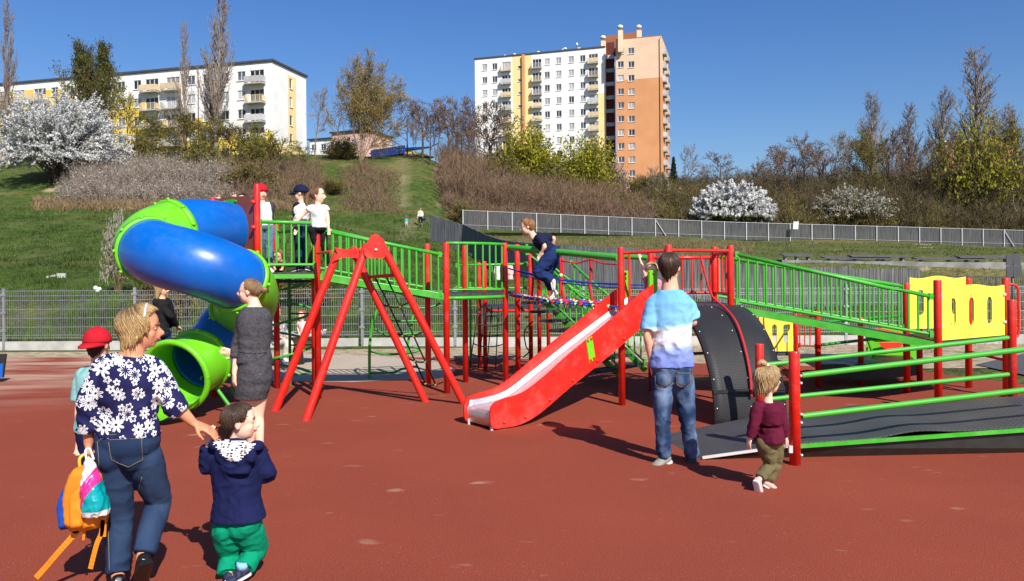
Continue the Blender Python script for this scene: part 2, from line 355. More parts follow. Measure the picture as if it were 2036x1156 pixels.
def facade(parent, o, ud, width, z0, z1, holes, zones, nrm, name='wall', reveal=0.16):
    """wall with real openings. holes: (u0,u1,za,zb); zones: [(u0,u1,za,zb,mat)] later ones win; first is the default material"""
    o = V(o); us = {0, width}; zs = {z0, z1}; mats = []
    for h in holes: us |= {h[0], h[1]}; zs |= {h[2], h[3]}
    for q in zones[1:]: us |= {max(0, q[0]), min(width, q[1])}; zs |= {max(z0, q[2]), min(z1, q[3])}
    us = sorted(us); zs = sorted(zs); vs = []; fs = []; mi = []
    allm = []
    for q in zones:
        m = q if not isinstance(q, tuple) else q[4]
        if m not in allm: allm.append(m)
    hg = [h for h in holes]
    def pt(u, z, dep=0): return V((o.x, o.y, 0)) + ud * u - nrm * dep + V((0, 0, z))
    def zone(u, z):
        r = zones[0]
        for q in zones[1:]:
            if q[0] < u < q[1] and q[2] < z < q[3]: r = q[4]
        return allm.index(r)
    for a, b in zip(us, us[1:]):
        um = (a + b) / 2; col = [h for h in hg if h[0] < um < h[1]]
        run = None
        for c, d in zip(zs, zs[1:]):
            zm = (c + d) / 2; op = any(h[2] < zm < h[3] for h in col); zz = None if op else zone(um, zm)
            if run and run[2] == zz: run[1] = d
            else:
                if run and run[2] is not None:
                    n = len(vs); vs += [pt(a, run[0]), pt(b, run[0]), pt(b, run[1]), pt(a, run[1])]; fs.append((n, n + 1, n + 2, n + 3)); mi.append(run[2])
                run = [c, d, zz]
        if run and run[2] is not None:
            n = len(vs); vs += [pt(a, run[0]), pt(b, run[0]), pt(b, run[1]), pt(a, run[1])]; fs.append((n, n + 1, n + 2, n + 3)); mi.append(run[2])
    for (a, b, c, d) in holes:
        zi = zone((a + b) / 2, (c + d) / 2)
        for p, q in (((a, c), (b, c)), ((b, c), (b, d)), ((b, d), (a, d)), ((a, d), (a, c))):
            n = len(vs); vs += [pt(*p), pt(*q), pt(*q, reveal), pt(*p, reveal)]; fs.append((n, n + 1, n + 2, n + 3)); mi.append(zi)
    org = ORG[parent.name]
    me = bpy.data.meshes.new(name); me.from_pydata([tuple(v - org) for v in vs], [], fs)
    for m in allm: me.materials.append(m)
    me.polygons.foreach_set('material_index', mi); me.update()
    return link(name, me, parent)
WIN = {}
def window(parent, c, ud, nrm, w, h, rs, mull=1):
    """window at centre c (in the wall plane); frame with pane sub-part, set back in its opening"""
    k = (round(w, 2), round(h, 2), mull)
    if k not in WIN:
        t = 0.09; f = MB()
        f.box((0, 0, h / 2 - t / 2), (w, 0.07, t)); f.box((0, 0, -h / 2 + t / 2), (w, 0.07, t))
        for s in (-1, 1): f.box((s * (w / 2 - t / 2), 0, 0), (t, 0.066, h - 2 * t))
        for i in range(mull):
            x = -w / 2 + w * (i + 1) / (mull + 1); f.box((x, 0, 0), (0.08, 0.066, h - 2 * t))
        f.box((0, -0.12, -h / 2 - 0.05), (w + 0.1, 0.24, 0.05))
        pme = [MB().box((0, 0.03, 0), (w - 2 * t, 0.03, h - 2 * t)).mesh('pane', m) for m in (M_GLASS, M_CURT)]
        WIN[k] = (f.mesh('window', M_FRAME), pme)
    fm, pm = WIN[k]; o = link('window', fm, parent, V(c) - nrm * 0.12); o.rotation_euler = (0, 0, math.atan2(ud.y, ud.x))
    p = bpy.data.objects.new('pane', pm[1 if rs.random() < 0.42 else 0]); COL.objects.link(p); p.parent = o; ORG[p.name] = ORG[parent.name]
    return o
BAL = {}
def balcony(parent, c, ud, nrm, w, d, h, m, style=0):
    """c: centre of the slab's wall edge, at floor level"""
    k = (w, d, h, m.name, style)
    if k not in BAL:
        s = MB().box((0, -d / 2, -0.08), (w, d, 0.16)); q = MB()
        if style == 0:
            q.box((0, -d + 0.03, h / 2 + 0.05), (w, 0.06, h - 0.1))
            for x in (-1, 1): q.box((x * (w / 2 - 0.03), -d / 2 + 0.03, h / 2 + 0.05), (0.055, d - 0.08, h - 0.1))
        else:
            for z in (0.12, h): q.box((0, -d + 0.03, z), (w, 0.05, 0.05))
            for i in range(14): q.box((-w / 2 + w * (i + 0.5) / 14, -d + 0.03, h / 2 + 0.06), (0.035, 0.03, h - 0.12))
            for x in (-1, 1): q.box((x * (w / 2 - 0.03), -d / 2 + 0.03, h / 2 + 0.05), (0.05, d - 0.1, h - 0.12))
        BAL[k] = (s.mesh('balcony', M_CONC), q.mesh('parapet', m))
    o = link('balcony', BAL[k][0], parent, V(c)); o.rotation_euler = (0, 0, math.atan2(ud.y, ud.x))
    p = bpy.data.objects.new('parapet', BAL[k][1]); COL.objects.link(p); p.parent = o; ORG[p.name] = ORG[parent.name]
def col_u(px, o, ud):
    """distance along the wall from o where photo column px meets it"""
    k = (px - CX) / F_PX; return (k * o.y - o.x) / (ud.x - k * ud.y)
rs = random.Random(5)

# ---- long white and yellow block on the left
c0 = P(541, 121, 111); udL = V((-0.966, 0.257, 0)); nL = V((-0.257, -0.966, 0)); zt = c0.z; FH = 2.72; zbase = zt - 0.6 - 5 * FH - 0.8
LB = thing('apartment_block', 'long low white and yellow apartment block with balconies on the left hilltop', 'building', (c0.x, c0.y, zbase))
LEN = 62.0; holes = []; wins = []; bals = []
colsL = [(514, 'B'), (483, 'W'), (450, 'W'), (414, 'W'), (383, 'W'), (347, 'B'), (305, 'B'), (276, 'W'), (244, 'W'), (216, 'W'), (178, 'W'), (142, 'W'), (112, 'W'), (82, 'B'), (40, 'B'), (8, 'W'), (-22, 'W'), (-55, 'W'), (-90, 'B')]
for px, ty in colsL:
    u = col_u(px, c0, udL)
    if u > LEN - 2: continue
    for k in range(5):
        zc = zt - 1.75 - k * FH; 
        ww, hh = (2.3, 1.9) if ty == 'B' else (1.35, 1.35)
        zc2 = zc - (0.25 if ty == 'B' else 0)
        holes.append((u - ww / 2, u + ww / 2, zc2 - hh / 2, zc2 + hh / 2)); wins.append((u, zc2, ww, hh, 2 if ty == 'B' else 1))
        if ty == 'B': bals.append((u, zc - 1.30, k))
def U(px): return col_u(px, c0, udL)
def Zp(py, px): return P(px, py, (c0 + udL * U(px)).y).z
zones = [M_WHITE, (U(446), U(330), zbase, Zp(233, 400), M_YWALL), (U(292), U(196), zbase, Zp(204, 250), M_YWALL), (U(196), U(150), zbase, Zp(215, 170), M_YWALL), (U(150), U(92), zbase, Zp(176, 120), M_YWALL), (U(92), LEN, zbase, Zp(180, 40), M_YWALL), (U(330), U(292), zbase, Zp(250, 310), M_YWALL), (0, U(446), zbase, Zp(262, 500), M_YWALL)]
facade(LB, c0, udL, LEN, zbase, zt, holes, zones, nL)
for u, zc, ww, hh, ml in wins: window(LB, c0 + udL * u + V((0, 0, zc - c0.z)), udL * -1, nL, ww, hh, rs, ml)
for u, zc, k in bals: balcony(LB, c0 + udL * u + V((0, 0, zc - c0.z)), udL * -1, nL, 2.9, 1.05, 0.95, M_BALG if rs.random() < 0.7 else M_BALC, 1 if rs.random() < 0.3 else 0)
# gable end and the rest of the box
udS = V((0.257, 0.966, 0)); nS = V((0.966, -0.257, 0)); WS = 9.4
sh = []
for k in range(5): sh.append((4.6, 5.4, zt - 1.9 - k * FH - 0.9, zt - 1.9 - k * FH + 0.6))
facade(LB, c0, udS, WS, zbase, zt, sh, [M_WHITE, (4.2, 6.4, zbase, zt - 0.9, M_PYEL), (0, WS, zbase, zbase + 3.6, M_PYEL)], nS, 'gable_wall')
for h in sh: window(LB, c0 + udS * 5.0 + V((0, 0, (h[2] + h[3]) / 2 - c0.z)), udS, nS, 0.8, 1.5, rs, 0)
cr = c0 + udL * LEN
mb = MB(); 
for a, b in ((cr, cr + udS * WS), (cr + udS * WS, c0 + udS * WS)):
    n = len(mb.v); mb.add([xyz for xyz in (V((a.x, a.y, zbase)), V((b.x, b.y, zbase)), V((b.x, b.y, zt)), V((a.x, a.y, zt)))], [(0, 1, 2, 3)])
mb.build('rear_wall', M_WHITE, LB)
q = [c0 + nL * 0.25 + nS * 0.25, cr + nL * 0.25 - nS * 0.2, cr + udS * WS - nL * 0.2 - nS * 0.2, c0 + udS * WS - nL * 0.2 + nS * 0.25]
MB().prism([V((p.x, p.y, zt)) for p in q], (0, 0, 0.28)).build('roof', M_ROOFD, LB)
for px in (398, 160): 
    p_ = c0 + udL * U(px) + nL * 0.08; rod_ = MB().tube([V((p_.x, p_.y, zbase)), V((p_.x, p_.y, zt - 0.05))], 0.07, 6).build('drainpipe', M_PIPE, LB)

# ---- tall white, yellow and orange tower block
t0 = P(944, 118, 168.5); udT = V((0.956, -0.292, 0)); nT = V((-0.292, -0.956, 0)); ztT = t0.z; FT = 2.76
zbT = ztT - 0.5 - 11 * FT
TB = thing('tower_block', 'tall white apartment tower with an orange wing and roof vents on the hilltop', 'building', (t0.x, t0.y, zbT))
def UT(px): return col_u(px, t0, udT)
WT = UT(1207); holes = []; wins = []; bals = []
for px, ty in [(967, 'W'), (987, 'W'), (1010, 'B'), (1071, 'B'), (1091, 'W'), (1114, 'W'), (1139, 'W'), (1162, 'W'), (1183, 'B')]:
    u = UT(px)
    for k in range(10):
        zc = ztT - 1.85 - k * FT; ww, hh = (1.95, 1.9) if ty == 'B' else (1.15, 1.35); z2 = zc - (0.22 if ty == 'B' else 0)
        holes.append((u - ww / 2, u + ww / 2, z2 - hh / 2, z2 + hh / 2)); wins.append((u, z2, ww, hh, 2 if ty == 'B' else 1))
        if ty == 'B': bals.append((u, zc - 1.22))
us = UT(1038)
for k in range(10): holes.append((us - 0.6, us + 0.6, ztT - 2.75 - k * FT, ztT - 2.2 - k * FT)); wins.append((us, ztT - 2.475 - k * FT, 1.2, 0.55, 0))
zones = [M_WHITE, (UT(1022), UT(1044), zbT, ztT - 0.01, M_PYEL), (UT(1044), UT(1060), zbT, ztT - 0.01, M_PYEL), (UT(1192), WT, zbT, ztT - 3.35 * FT, M_PYEL), (UT(1000), UT(1022), zbT, ztT - 6.3 * FT, M_PYEL)]
facade(TB, t0, udT, WT, zbT, ztT, holes, zones, nT)
for u, zc, ww, hh, ml in wins: window(TB, t0 + udT * u + V((0, 0, zc - t0.z)), udT, nT, ww, hh, rs, ml)
for u, zc in bals: balcony(TB, t0 + udT * u + V((0, 0, zc - t0.z)), udT, nT, 2.2, 0.95, 0.95, M_BALC if rs.random() < 0.75 else M_BALG, 1 if rs.random() < 0.3 else 0)
# orange fin beside the stair windows
p_ = t0 + udT * (UT(1044) + 0.1) + nT * 0.3
MB().box((p_.x, p_.y, (zbT + ztT) / 2), (0.5, 0.6, ztT - zbT), Matrix.Rotation(math.atan2(udT.y, udT.x), 3, 'Z')).build('wall_fin', M_ORANGE, TB)
udD = V((0.292, 0.956, 0)); DT = 12.0
q = [t0, t0 + udT * WT, t0 + udT * WT + udD * DT, t0 + udD * DT]
mb = MB()
for a, b in ((q[0], q[3]), (q[3], q[2]), (q[2], q[1])): mb.add([V((a.x, a.y, zbT)), V((b.x, b.y, zbT)), V((b.x, b.y, ztT)), V((a.x, a.y, ztT))], [(0, 1, 2, 3)])
mb.build('side_wall', M_WHITE, TB)
MB().prism([V((p.x, p.y, ztT)) for p in (q[0] + nT * 0.15 - udT * 0.15, q[1] + nT * 0.15, q[2], q[3] - udT * 0.15)], (0, 0, 0.3)).build('roof', M_ROOFD, TB)
for px, r_, h_ in ((1001, 0.28, 0.8), (1020, 0.3, 0.9), (1049, 0.32, 0.7), (1068, 0.3, 0.9), (1095, 0.4, 0.5), (1118, 0.3, 0.9), (1122, 0.34, 1.1), (1146, 0.2, 1.9), (1150, 0.4, 0.8), (1169, 0.45, 0.5)):
    p_ = t0 + udT * UT(px) + udD * 2.5
    v_ = MB().tube([V((p_.x, p_.y, ztT + 0.3)), V((p_.x, p_.y, ztT + 0.3 + h_ * 0.7)), V((p_.x, p_.y, ztT + 0.31 + h_ * 0.7)), V((p_.x, p_.y, ztT + 0.3 + h_))], [r_ * 0.7, r_ * 0.7, r_ * 1.2, r_ * 1.0], 10).build('roof_vent', M_FRAME, TB)
# dark stair recess with pale landings
r0 = t0 + udT * (WT + 0.01) + udD * 0.9; WR_ = UT(1224) - WT
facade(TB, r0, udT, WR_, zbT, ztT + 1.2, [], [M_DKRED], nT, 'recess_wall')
for k in range(11):
    p_ = r0 + udT * WR_ * 0.5 + nT * 0.25; MB().box((p_.x, p_.y, ztT - 1.9 - k * FT), (WR_ * 0.96, 0.5, 0.75), Matrix.Rotation(math.atan2(udT.y, udT.x), 3, 'Z')).build('landing_band', M_BALG, TB)
# orange wing
w0 = P(1224, 79, 156.5); zw = P(1300, 73, 154.5).z; WO = col_u(1319, w0, udT)
zsplit = P(1270, 157, 155.5).z; holes = []; wins = []
for px in (1237.5, 1258.5):
    u = col_u(px, w0, udT)
    for k in range(10):
        zc = P(px, 100.5 + 27.05 * k, (w0 + udT * u).y).z; holes.append((u - 0.62, u + 0.62, zc - 0.62, zc + 0.62)); wins.append((u, zc, 1.24, 1.24, 1))
facade(TB, w0, udT, WO, zbT, zw, holes, [M_ORANGE, (0, WO, zsplit, zw, M_PEACH)], nT, 'orange_wall')
for u, zc, ww, hh, ml in wins: window(TB, w0 + udT * u + V((0, 0, zc - w0.z)), udT, nT, ww, hh, rs, ml)
e0 = w0 + udT * WO
facade(TB, e0, udD, 13.0, zbT, zw, [], [M_ORANGE, (0, 13, zsplit, zw, M_PEACH)], udT, 'side_orange_wall')
e3 = w0 + udD * 13
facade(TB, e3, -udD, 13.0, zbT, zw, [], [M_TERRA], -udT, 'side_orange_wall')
facade(TB, e0 + udD * 13, -udT, WO, zbT, zw, [], [M_ORANGE], -nT, 'side_orange_wall')
MB().prism([V((p.x, p.y, zw)) for p in (w0, e0, e0 + udD * 13, e3)], (0, 0, 0.2)).build('roof', M_TERRA, TB)
for k in range(11):
    for dd in (3.0, 8.0):
        balcony(TB, V((e0.x, e0.y, zw - 2.9 - k * FT)) + udD * dd, udD, udT, 2.6, 0.7, 0.95, M_BALG, 1 if k % 3 else 0)
p_ = e0 + nT * 0.06 - udT * 0.4; MB().tube([V((p_.x, p_.y, zbT)), V((p_.x, p_.y, zw - 0.6)), V((p_.x + 0.25, p_.y, zw - 0.2))], 0.08, 6).build('drainpipe', M_PIPE, TB)
# penthouse and flues
pa, pb = P(1200, 74, 163), P(1272, 62, 160)
ph = MB(); dpx = V((pb.x - pa.x, pb.y - pa.y, 0)); ph.prism([V((a.x, a.y, ztT + 0.31)) for a in (pa, pa + dpx, pa + dpx + udD * 6, pa + udD * 6)], (0, 0, pb.z - ztT - 0.3)); ph.build('penthouse', M_TERRA, TB)
for px, py, d_, h_ in ((1199, 72, 161, 3.6), (1233, 51, 155.5, 4.2), (1270, 51, 158, 4.2)):
    p_ = P(px, py, d_); s_ = MB().box((p_.x, p_.y, p_.z - h_ / 2 - 1.0), (1.0, 0.9, h_)).build('chimney', M_PEACH, TB)
    MB().tube([V((p_.x, p_.y, p_.z - 1.1)), V((p_.x, p_.y, p_.z - 0.5)), V((p_.x, p_.y, p_.z - 0.49)), V((p_.x, p_.y, p_.z + 0.0)), V((p_.x, p_.y, p_.z + 0.2))], [0.42, 0.42, 0.56, 0.56, 0.2], 10).build('cowl', M_FRAME, s_)
# red-brick low entrance in front of the tower
def simple_house(name, label, pa, pb, depth, z0, z1, m, roofm, winpx=(), wh=(1.2, 1.3), slope=0.0, wz=None):
    o = V((pa.x, pa.y, 0)); ud = V((pb.x - pa.x, pb.y - pa.y, 0)); W_ = ud.length; ud.normalize(); nn = V((ud.y, -ud.x, 0)); dd = -nn
    t = thing(name, label, 'building', (pa.x, pa.y, z0)); holes = []
    for px in winpx:
        u = col_u(px, o, ud)
        for zc in (wz or [z0 + (z1 - z0) * 0.55]): holes.append((u - wh[0] / 2, u + wh[0] / 2, zc - wh[1] / 2, zc + wh[1] / 2))
    facade(t, o, ud, W_, z0, z1, holes, [m], nn)
    for h in holes: window(t, o + ud * ((h[0] + h[1]) / 2) + V((0, 0, (h[2] + h[3]) / 2)), ud, nn, wh[0], wh[1], rs, 1)
    mb = MB()
    for a, b in ((o, o + dd * depth), (o + dd * depth, o + dd * depth + ud * W_), (o + dd * depth + ud * W_, o + ud * W_)): mb.add([V((a.x, a.y, z0)), V((b.x, b.y, z0)), V((b.x, b.y, z1)), V((a.x, a.y, z1))], [(0, 1, 2, 3)])
    mb.build('side_wall', m, t)
    ov = 0.4; A = o + nn * ov - ud * ov; B = o + nn * ov + ud * (W_ + ov); C = o + dd * (depth + ov) + ud * (W_ + ov); D = o + dd * (depth + ov) - ud * ov
    MB().prism([V((A.x, A.y, z1)), V((B.x, B.y, z1)), V((C.x, C.y, z1 + slope)), V((D.x, D.y, z1 + slope))], (0, 0, 0.22)).build('roof', roofm, t)
    return t
zz = P(690, 277, 150).z; simple_house('pink_house', 'pale pink house half hidden behind the big willow', P(660, 300, 150), P(728, 300, 147), 9, zz - 6, zz + 1.2, M_PINK, M_ROOFD, (672, 688, 705), wz=[zz - 1.0])
zz = P(635, 278, 160).z; simple_house('low_white_house', 'low white house between the white block and the willow', P(616, 300, 160), P(668, 300, 158), 8, zz - 6, zz, M_WHITE, M_ROOFD, (626, 645), wz=[zz - 1.6])
zz = P(780, 304, 116).z; simple_house('blue_roof_kiosk', 'small yellow kiosk with bright blue roof at the crest of the hill', P(742, 322, 117), P(802, 322, 113), 5, zz - 3.2, zz, M_YWALL, M_BLUER, (760, 785), slope=0.9, wz=[zz - 1.6]); kk = bpy.data.objects['blue_roof_kiosk']; fa_, fb_ = P(738, 300, 116.4), P(805, 300, 112.2); MB().bar(V((fa_.x, fa_.y, zz - 0.05)), V((fb_.x, fb_.y, zz - 0.05)), 0.15, 1.15).build('roof_fascia', M_BLUER, kk)
zz = P(830, 309, 115).z; simple_house('kiosk_annex', 'low cream shed with sloping dark roof beside the blue-roofed kiosk', P(803, 322, 113.2), P(856, 330, 116), 4, zz - 3.0, zz - 0.2, M_PYEL, M_ROOFD, (820, 840), wz=[zz - 1.4])
zz = P(1930, 285, 150).z; simple_house('orange_house', 'white and orange house glimpsed behind the yellow-green tree at far right', P(1880, 320, 150), P(2010, 320, 146), 9, zz - 7, zz + 0.3, M_ORANGE, M_WHITE, (1905, 1930, 1955, 1985), wz=[zz - 1.8])
zz = P(1270, 375, 120).z; simple_house('red_pavilion', 'low red pavilion below the orange tower among the bushes', P(1240, 390, 120), P(1305, 390, 119), 5, zz - 3.0, zz, M_ORANGE, M_CONC, (1258, 1285), wz=[zz - 1.0])

# ================================================================== fences
M_BOARD = mat('weathered_boards', (0.145, 0.145, 0.15), 0.9, var=0.5, scale=3.0, stretch=(6, 6, 0.25), spec=0.1)
M_BOARDSHD = mat('shaded_boards', (0.085, 0.088, 0.092), 0.9, var=0.35, scale=3.0, stretch=(6, 6, 0.25), spec=0.1)  # darker copy of the boards: shade on the upper fence put into the colour
def board_fence(name, label, pts, hts, step, m, rail_side, postm, brace=(), bw=0.13, straight=False):
    """pts: ground polyline (world xy); boards follow the terrain; one panel per bay"""
    t = thing(name, label, 'fence', (pts[0][0], pts[0][1], HN(pts[0][0], pts[0][1])))
    bay = 0; acc = 0
    for (a, b), (h0, h1) in zip(zip(pts, pts[1:]), zip(hts, hts[1:])):
        a, b = V((a[0], a[1], 0)), V((b[0], b[1], 0)); L = (b - a).length; n = max(1, round(L / step)); d = (b - a).normalized(); nn = V((d.y, -d.x, 0))
        for k in range(n):
            p0, p1 = a.lerp(b, k / n), a.lerp(b, (k + 1) / n); z0, z1 = (HN(p0.x, p0.y), HN(p1.x, p1.y)) if not straight else (lerp(HN(a.x, a.y), HN(b.x, b.y), k / n), lerp(HN(a.x, a.y), HN(b.x, b.y), (k + 1) / n))
            hh = lerp(h0, h1, (k + 0.5) / n); mb = MB(); nbd = int((p1 - p0).length / (bw + 0.02))
            for j in range(nbd):
                t_ = (j + 0.5) / nbd; c = p0.lerp(p1, t_); zz = lerp(z0, z1, t_); jit = rnd.uniform(-0.02, 0.02)
                mb.box((c.x, c.y, zz + hh / 2 + jit), (bw, 0.025, hh), Matrix.Rotation(math.atan2(d.y, d.x), 3, 'Z'))
            o = mb.build('board_panel', m, t); o['kind'] = 'stuff'
            rl = V((0, 0, 0)) + nn * (0.05 * rail_side)
            for f in (0.2, 0.98):
                MB().bar(V((p0.x, p0.y, z0 + hh * f)) + rl, V((p1.x, p1.y, z1 + hh * f)) + rl, 0.04, 0.05 if f > 0.5 else 0.03).build('rail', postm, t)
            MB().box(V((p0.x, p0.y, z0 + hh / 2)) + rl * 1.8, (0.10, 0.10, hh + 0.04), Matrix.Rotation(math.atan2(d.y, d.x), 3, 'Z')).build('fence_post', postm, t)
            if bay in brace: MB().bar(V((p0.x, p0.y, z0 + hh * 0.95)) + rl * 2.5, V((p0.lerp(p1, 0.45).x, p0.lerp(p1, .45).y, z0 + 0.05)) + rl * 3, 0.07, 0.07).build('brace', postm, t)
            bay += 1
    return t
def pxy(px, d): p = P(px, 500, d); return (p.x, p.y)
M_PALE = mat('pale_steel_post', (0.40, 0.41, 0.42), 0.6, 0.1, var=0.1)
board_fence('board_fence', 'light grey vertical board fence stepping down the bank behind the rope bridge', [pxy(856, 57.5), pxy(921, 55), pxy(972, 50.5), pxy(1010, 46), pxy(1113, 41), pxy(1235, 39.5), pxy(1365, 38), pxy(1560, 37), pxy(1830, 36)], [1.85, 1.95, 2.0, 2.0, 2.0, 2.05, 2.1, 2.0, 1.7], 2.4, M_BOARD, -1, M_BOARD)
board_fence('upper_board_fence', 'long board fence, shade put into its board colour, with pale posts along the top of the grass bank', [pxy(921, 80), pxy(1440, 83.5), pxy(2120, 86)], [1.9, 1.9, 1.9], 2.45, M_BOARDSHD, 1, M_PALE, brace=(8, 24), straight=True)
# welded mesh fence round the playground
MF = {}
def mesh_panel(w, h):
    k = round(w, 2)
    if k not in MF:
        mb = MB(); n = int(w / 0.05)
        for i in range(n + 1): x = w * i / n; mb.bar((x, 0, 0.05), (x, 0, h), 0.006, 0.006, V((0, 1, 0)))
        for z in (0.08, 0.14, 0.32, 0.52, 0.72, 0.92, h - 0.14, h - 0.03):
            mb.bar((0, -0.008, z), (w, -0.008, z), 0.010, 0.010); mb.bar((0, 0.008, z), (w, 0.008, z), 0.010, 0.010)
        MF[k] = mb.mesh('wire_panel', M_ZINC)
    return MF[k]
def mesh_fence(label, pts, h, z0=0.22):
    t = thing('mesh_fence', label, 'fence', (pts[0][0], pts[0][1], 0), 'welded mesh fence round the playground')
    for a, b in zip(pts, pts[1:]):
        a, b = V((*a, 0)), V((*b, 0)); L = (b - a).length; n = max(1, round(L / 2.5)); d = (b - a).normalized(); ang = math.atan2(d.y, d.x)
        MB().bar(V((a.x, a.y, z0 / 2)), V((b.x, b.y, z0 / 2)), 0.10, z0).build('concrete_base', M_CONC, t)
        for k in range(n):
            p0 = a.lerp(b, k / n); o = link('wire_panel', mesh_panel(L / n, h), t, V((p0.x, p0.y, z0))); o.rotation_euler = (0, 0, ang); o['kind'] = 'stuff'
            MB().box((p0.x, p0.y - 0.04, (h + 0.1) / 2 + 0.1), (0.06, 0.05, h + 0.25), Matrix.Rotation(ang, 3, 'Z')).build('fence_post', M_ZINC, t)
            for z in (0.3, 0.7, 1.1): MB().box((p0.x, p0.y - 0.075, z0 + z - 0.05), (0.11, 0.02, 0.05), Matrix.Rotation(ang, 3, 'Z')).build('clamp', M_ZINC, t)
fy = 17.6
fl_ = [P(x_, 600, fy) for x_ in (-260, 10)] ; fr__ = P(270, 600, fy - 0.1); f3 = P(712, 600, fy + 0.2); f4 = P(905, 600, fy + 0.1); f5 = P(1680, 600, 17.4); f6 = P(2150, 600, 17.2)
mesh_fence('galvanised welded mesh fence at the foot of the grass hill, left side', [(p.x, p.y) for p in (fl_[0], fl_[1], fr__, f3)], 1.16)
mesh_fence('galvanised welded mesh fence behind the middle and right play towers', [(p.x, p.y) for p in (f3 + V((0.1, 0, 0)), f4, f5, f6)], 1.10)
# concrete terrace with plank bench, railing and road signs on the right
M_PLANK = mat('dark_planks', (0.075, 0.075, 0.08), 0.7, var=0.3, scale=4, stretch=(0.6, 8, 8))
M_CONCD = mat('weathered_concrete', (0.22, 0.22, 0.21), 0.9, var=0.25, scale=1.5, bump=0.25, bscale=30, spec=0.1)
CT = thing('concrete_terrace', 'long concrete retaining wall below the upper fence on the right', 'wall', (20, 48, 0.5))
a, b = P(1555, 520, 47), P(2150, 530, 46); MB().prism([V((a.x, a.y, 1.2)), V((b.x, b.y, 1.0)), V((b.x, b.y, P(2036, 523, 46).z)), V((a.x, a.y, P(1560, 516, 47).z))], (0, 0.5, 0)).build('wall', M_CONCD, CT)
for i, (p0, p1, y0, y1, dd) in enumerate(((1563, 1620, 507, 508, 46.5), (1655, 1790, 516, 518, 45.6), (1700, 1815, 510, 513, 46.2), (1845, 1985, 517, 520, 45.2), (1935, 2130, 519, 521, 45))):
    bt = thing('plank_bench', ['dark plank bench top at the left end of the concrete terrace', 'lower dark plank bench left of middle on the terrace wall', 'upper dark plank bench left of middle on the terrace wall', 'dark plank bench right of middle on the terrace wall', 'rightmost dark plank bench on the terrace wall'][i], 'bench', P(p0, y0, dd), 'plank benches on the terrace')
    A, B = P(p0, y0, dd), P(p1, y1, dd)
    for q_ in (A, B):
        f_ = (q_.x - a.x) / (b.x - a.x); q_.y = lerp(a.y, b.y, f_) + 0.25; q_.z = lerp(P(1560, 516, 47).z, P(2036, 523, 46).z, f_) + 0.13 + 0.12 * (i % 2 == 0)
    for j in range(4): MB().bar(A + V((0, -0.3 + 0.17 * j, 0.03 * j)), B + V((0, -0.3 + 0.17 * j, 0.03 * j)), 0.15, 0.07).build('plank', M_PLANK, bt)
    for f in (0.1, 0.5, 0.9): q_ = A.lerp(B, f); MB().box((q_.x, q_.y, q_.z - 0.14), (0.08, 0.45, 0.20)).build('support', M_CONC, bt)
GR = thing('guard_rail', 'thin black guard railing in front of the grass strip at right', 'railing', (20, 41, 0.4))
A, B = P(1690, 546, 41), P(2100, 551, 40)
for z in (0, 0.75): MB().bar(A - V((0, 0, z)), B - V((0, 0, z)), 0.04, 0.04).build('rail', M_PIPE, GR)
gb = MB()
for k in range(110): q_ = A.lerp(B, (k + 0.5) / 110); gb.bar(q_ - V((0, 0, 0.75)), q_, 0.02, 0.02, V((0, 1, 0)))
o_ = gb.build('baluster_row', M_PIPE, GR); o_['kind'] = 'stuff'
for k in range(8): q_ = A.lerp(B, k / 7); MB().bar(q_ - V((0, 0, 1.6)), q_ - V((0, 0, 0.02)), 0.06, 0.06, V((0, 1, 0))).build('fence_post', M_PIPE, GR)
RS = thing('road_signs', 'backs of two dark road sign plates on a pole at the far right edge', 'sign', P(2013, 620, 14.6) * 1)
for x0, x1, y0, y1 in ((2001, 2014, 507, 527), (2014, 2029, 505, 527), (2002, 2015, 528, 550), (2015, 2031, 528, 550)):
    MB().prism([P(x0, y0, 14.6), P(x1, y0 - 1, 14.6), P(x1 + 1, y1, 14.6), P(x0, y1, 14.6)], (0, 0.02, 0)).build('sign_plate', M_PIPE, RS)
MB().tube([P(2013, 506, 14.65), V((P(2013, 506, 14.65).x, 14.65, 0))], 0.025, 8).build('pole', M_PIPE, RS)
SG = thing('white_sign', 'small white notice sign fixed on the upper board fence', 'sign', P(1581, 450, 83))
MB().prism([P(1578, 440, 83), P(1588, 440, 83), P(1587, 455, 83), P(1577, 455, 83)], (0, 0.05, 0)).build('plate', M_FRAME, SG)
# ================================================================== playground
M_RED = mat('red_paint', rgb(214, 32, 20), 0.34, var=0.10, scale=9, spec=0.5, coat=0.15, bump=0.04, bscale=30, wear=0.16)
M_GREEN = mat('green_paint', rgb(62, 164, 42), 0.36, var=0.12, scale=9, coat=0.15, bump=0.04, bscale=30, wear=0.2)
M_LIME = mat('lime_plastic', rgb(112, 206, 30), 0.40, var=0.08, scale=3, coat=0.1, transl=0.12, wear=0.15)
M_BLUE = mat('blue_plastic', rgb(0, 94, 184), 0.30, var=0.10, scale=2.2, coat=0.25, wear=0.05)
M_BROWN = mat('brown_plastic', rgb(128, 62, 42), 0.5, var=0.10, scale=3, wear=0.2)
M_YELLOW = mat('yellow_plastic', rgb(246, 224, 74), 0.45, var=0.06, scale=2.5, wear=0.15)
M_RPLAS = mat('red_plastic', rgb(228, 36, 24), 0.42, var=0.10, scale=2.2, coat=0.12, wear=0.16)
M_STEEL = mat('stainless', (0.70, 0.70, 0.69), 0.40, 0.85, var=0.08, scale=14, stretch=(1, 1, 6), bump=0.05, bscale=80)
M_ZINC = mat('galvanised', (0.50, 0.52, 0.54), 0.42, 0.85, var=0.12, scale=18)
M_BOLT = mat('bolt_white', (0.7, 0.7, 0.68), 0.4, 0.3, var=0.05)
M_DECK = mat('black_rubber_deck', (0.042, 0.042, 0.045), 0.62, var=0.30, scale=24, bump=0.35, bscale=120, spec=0.4)
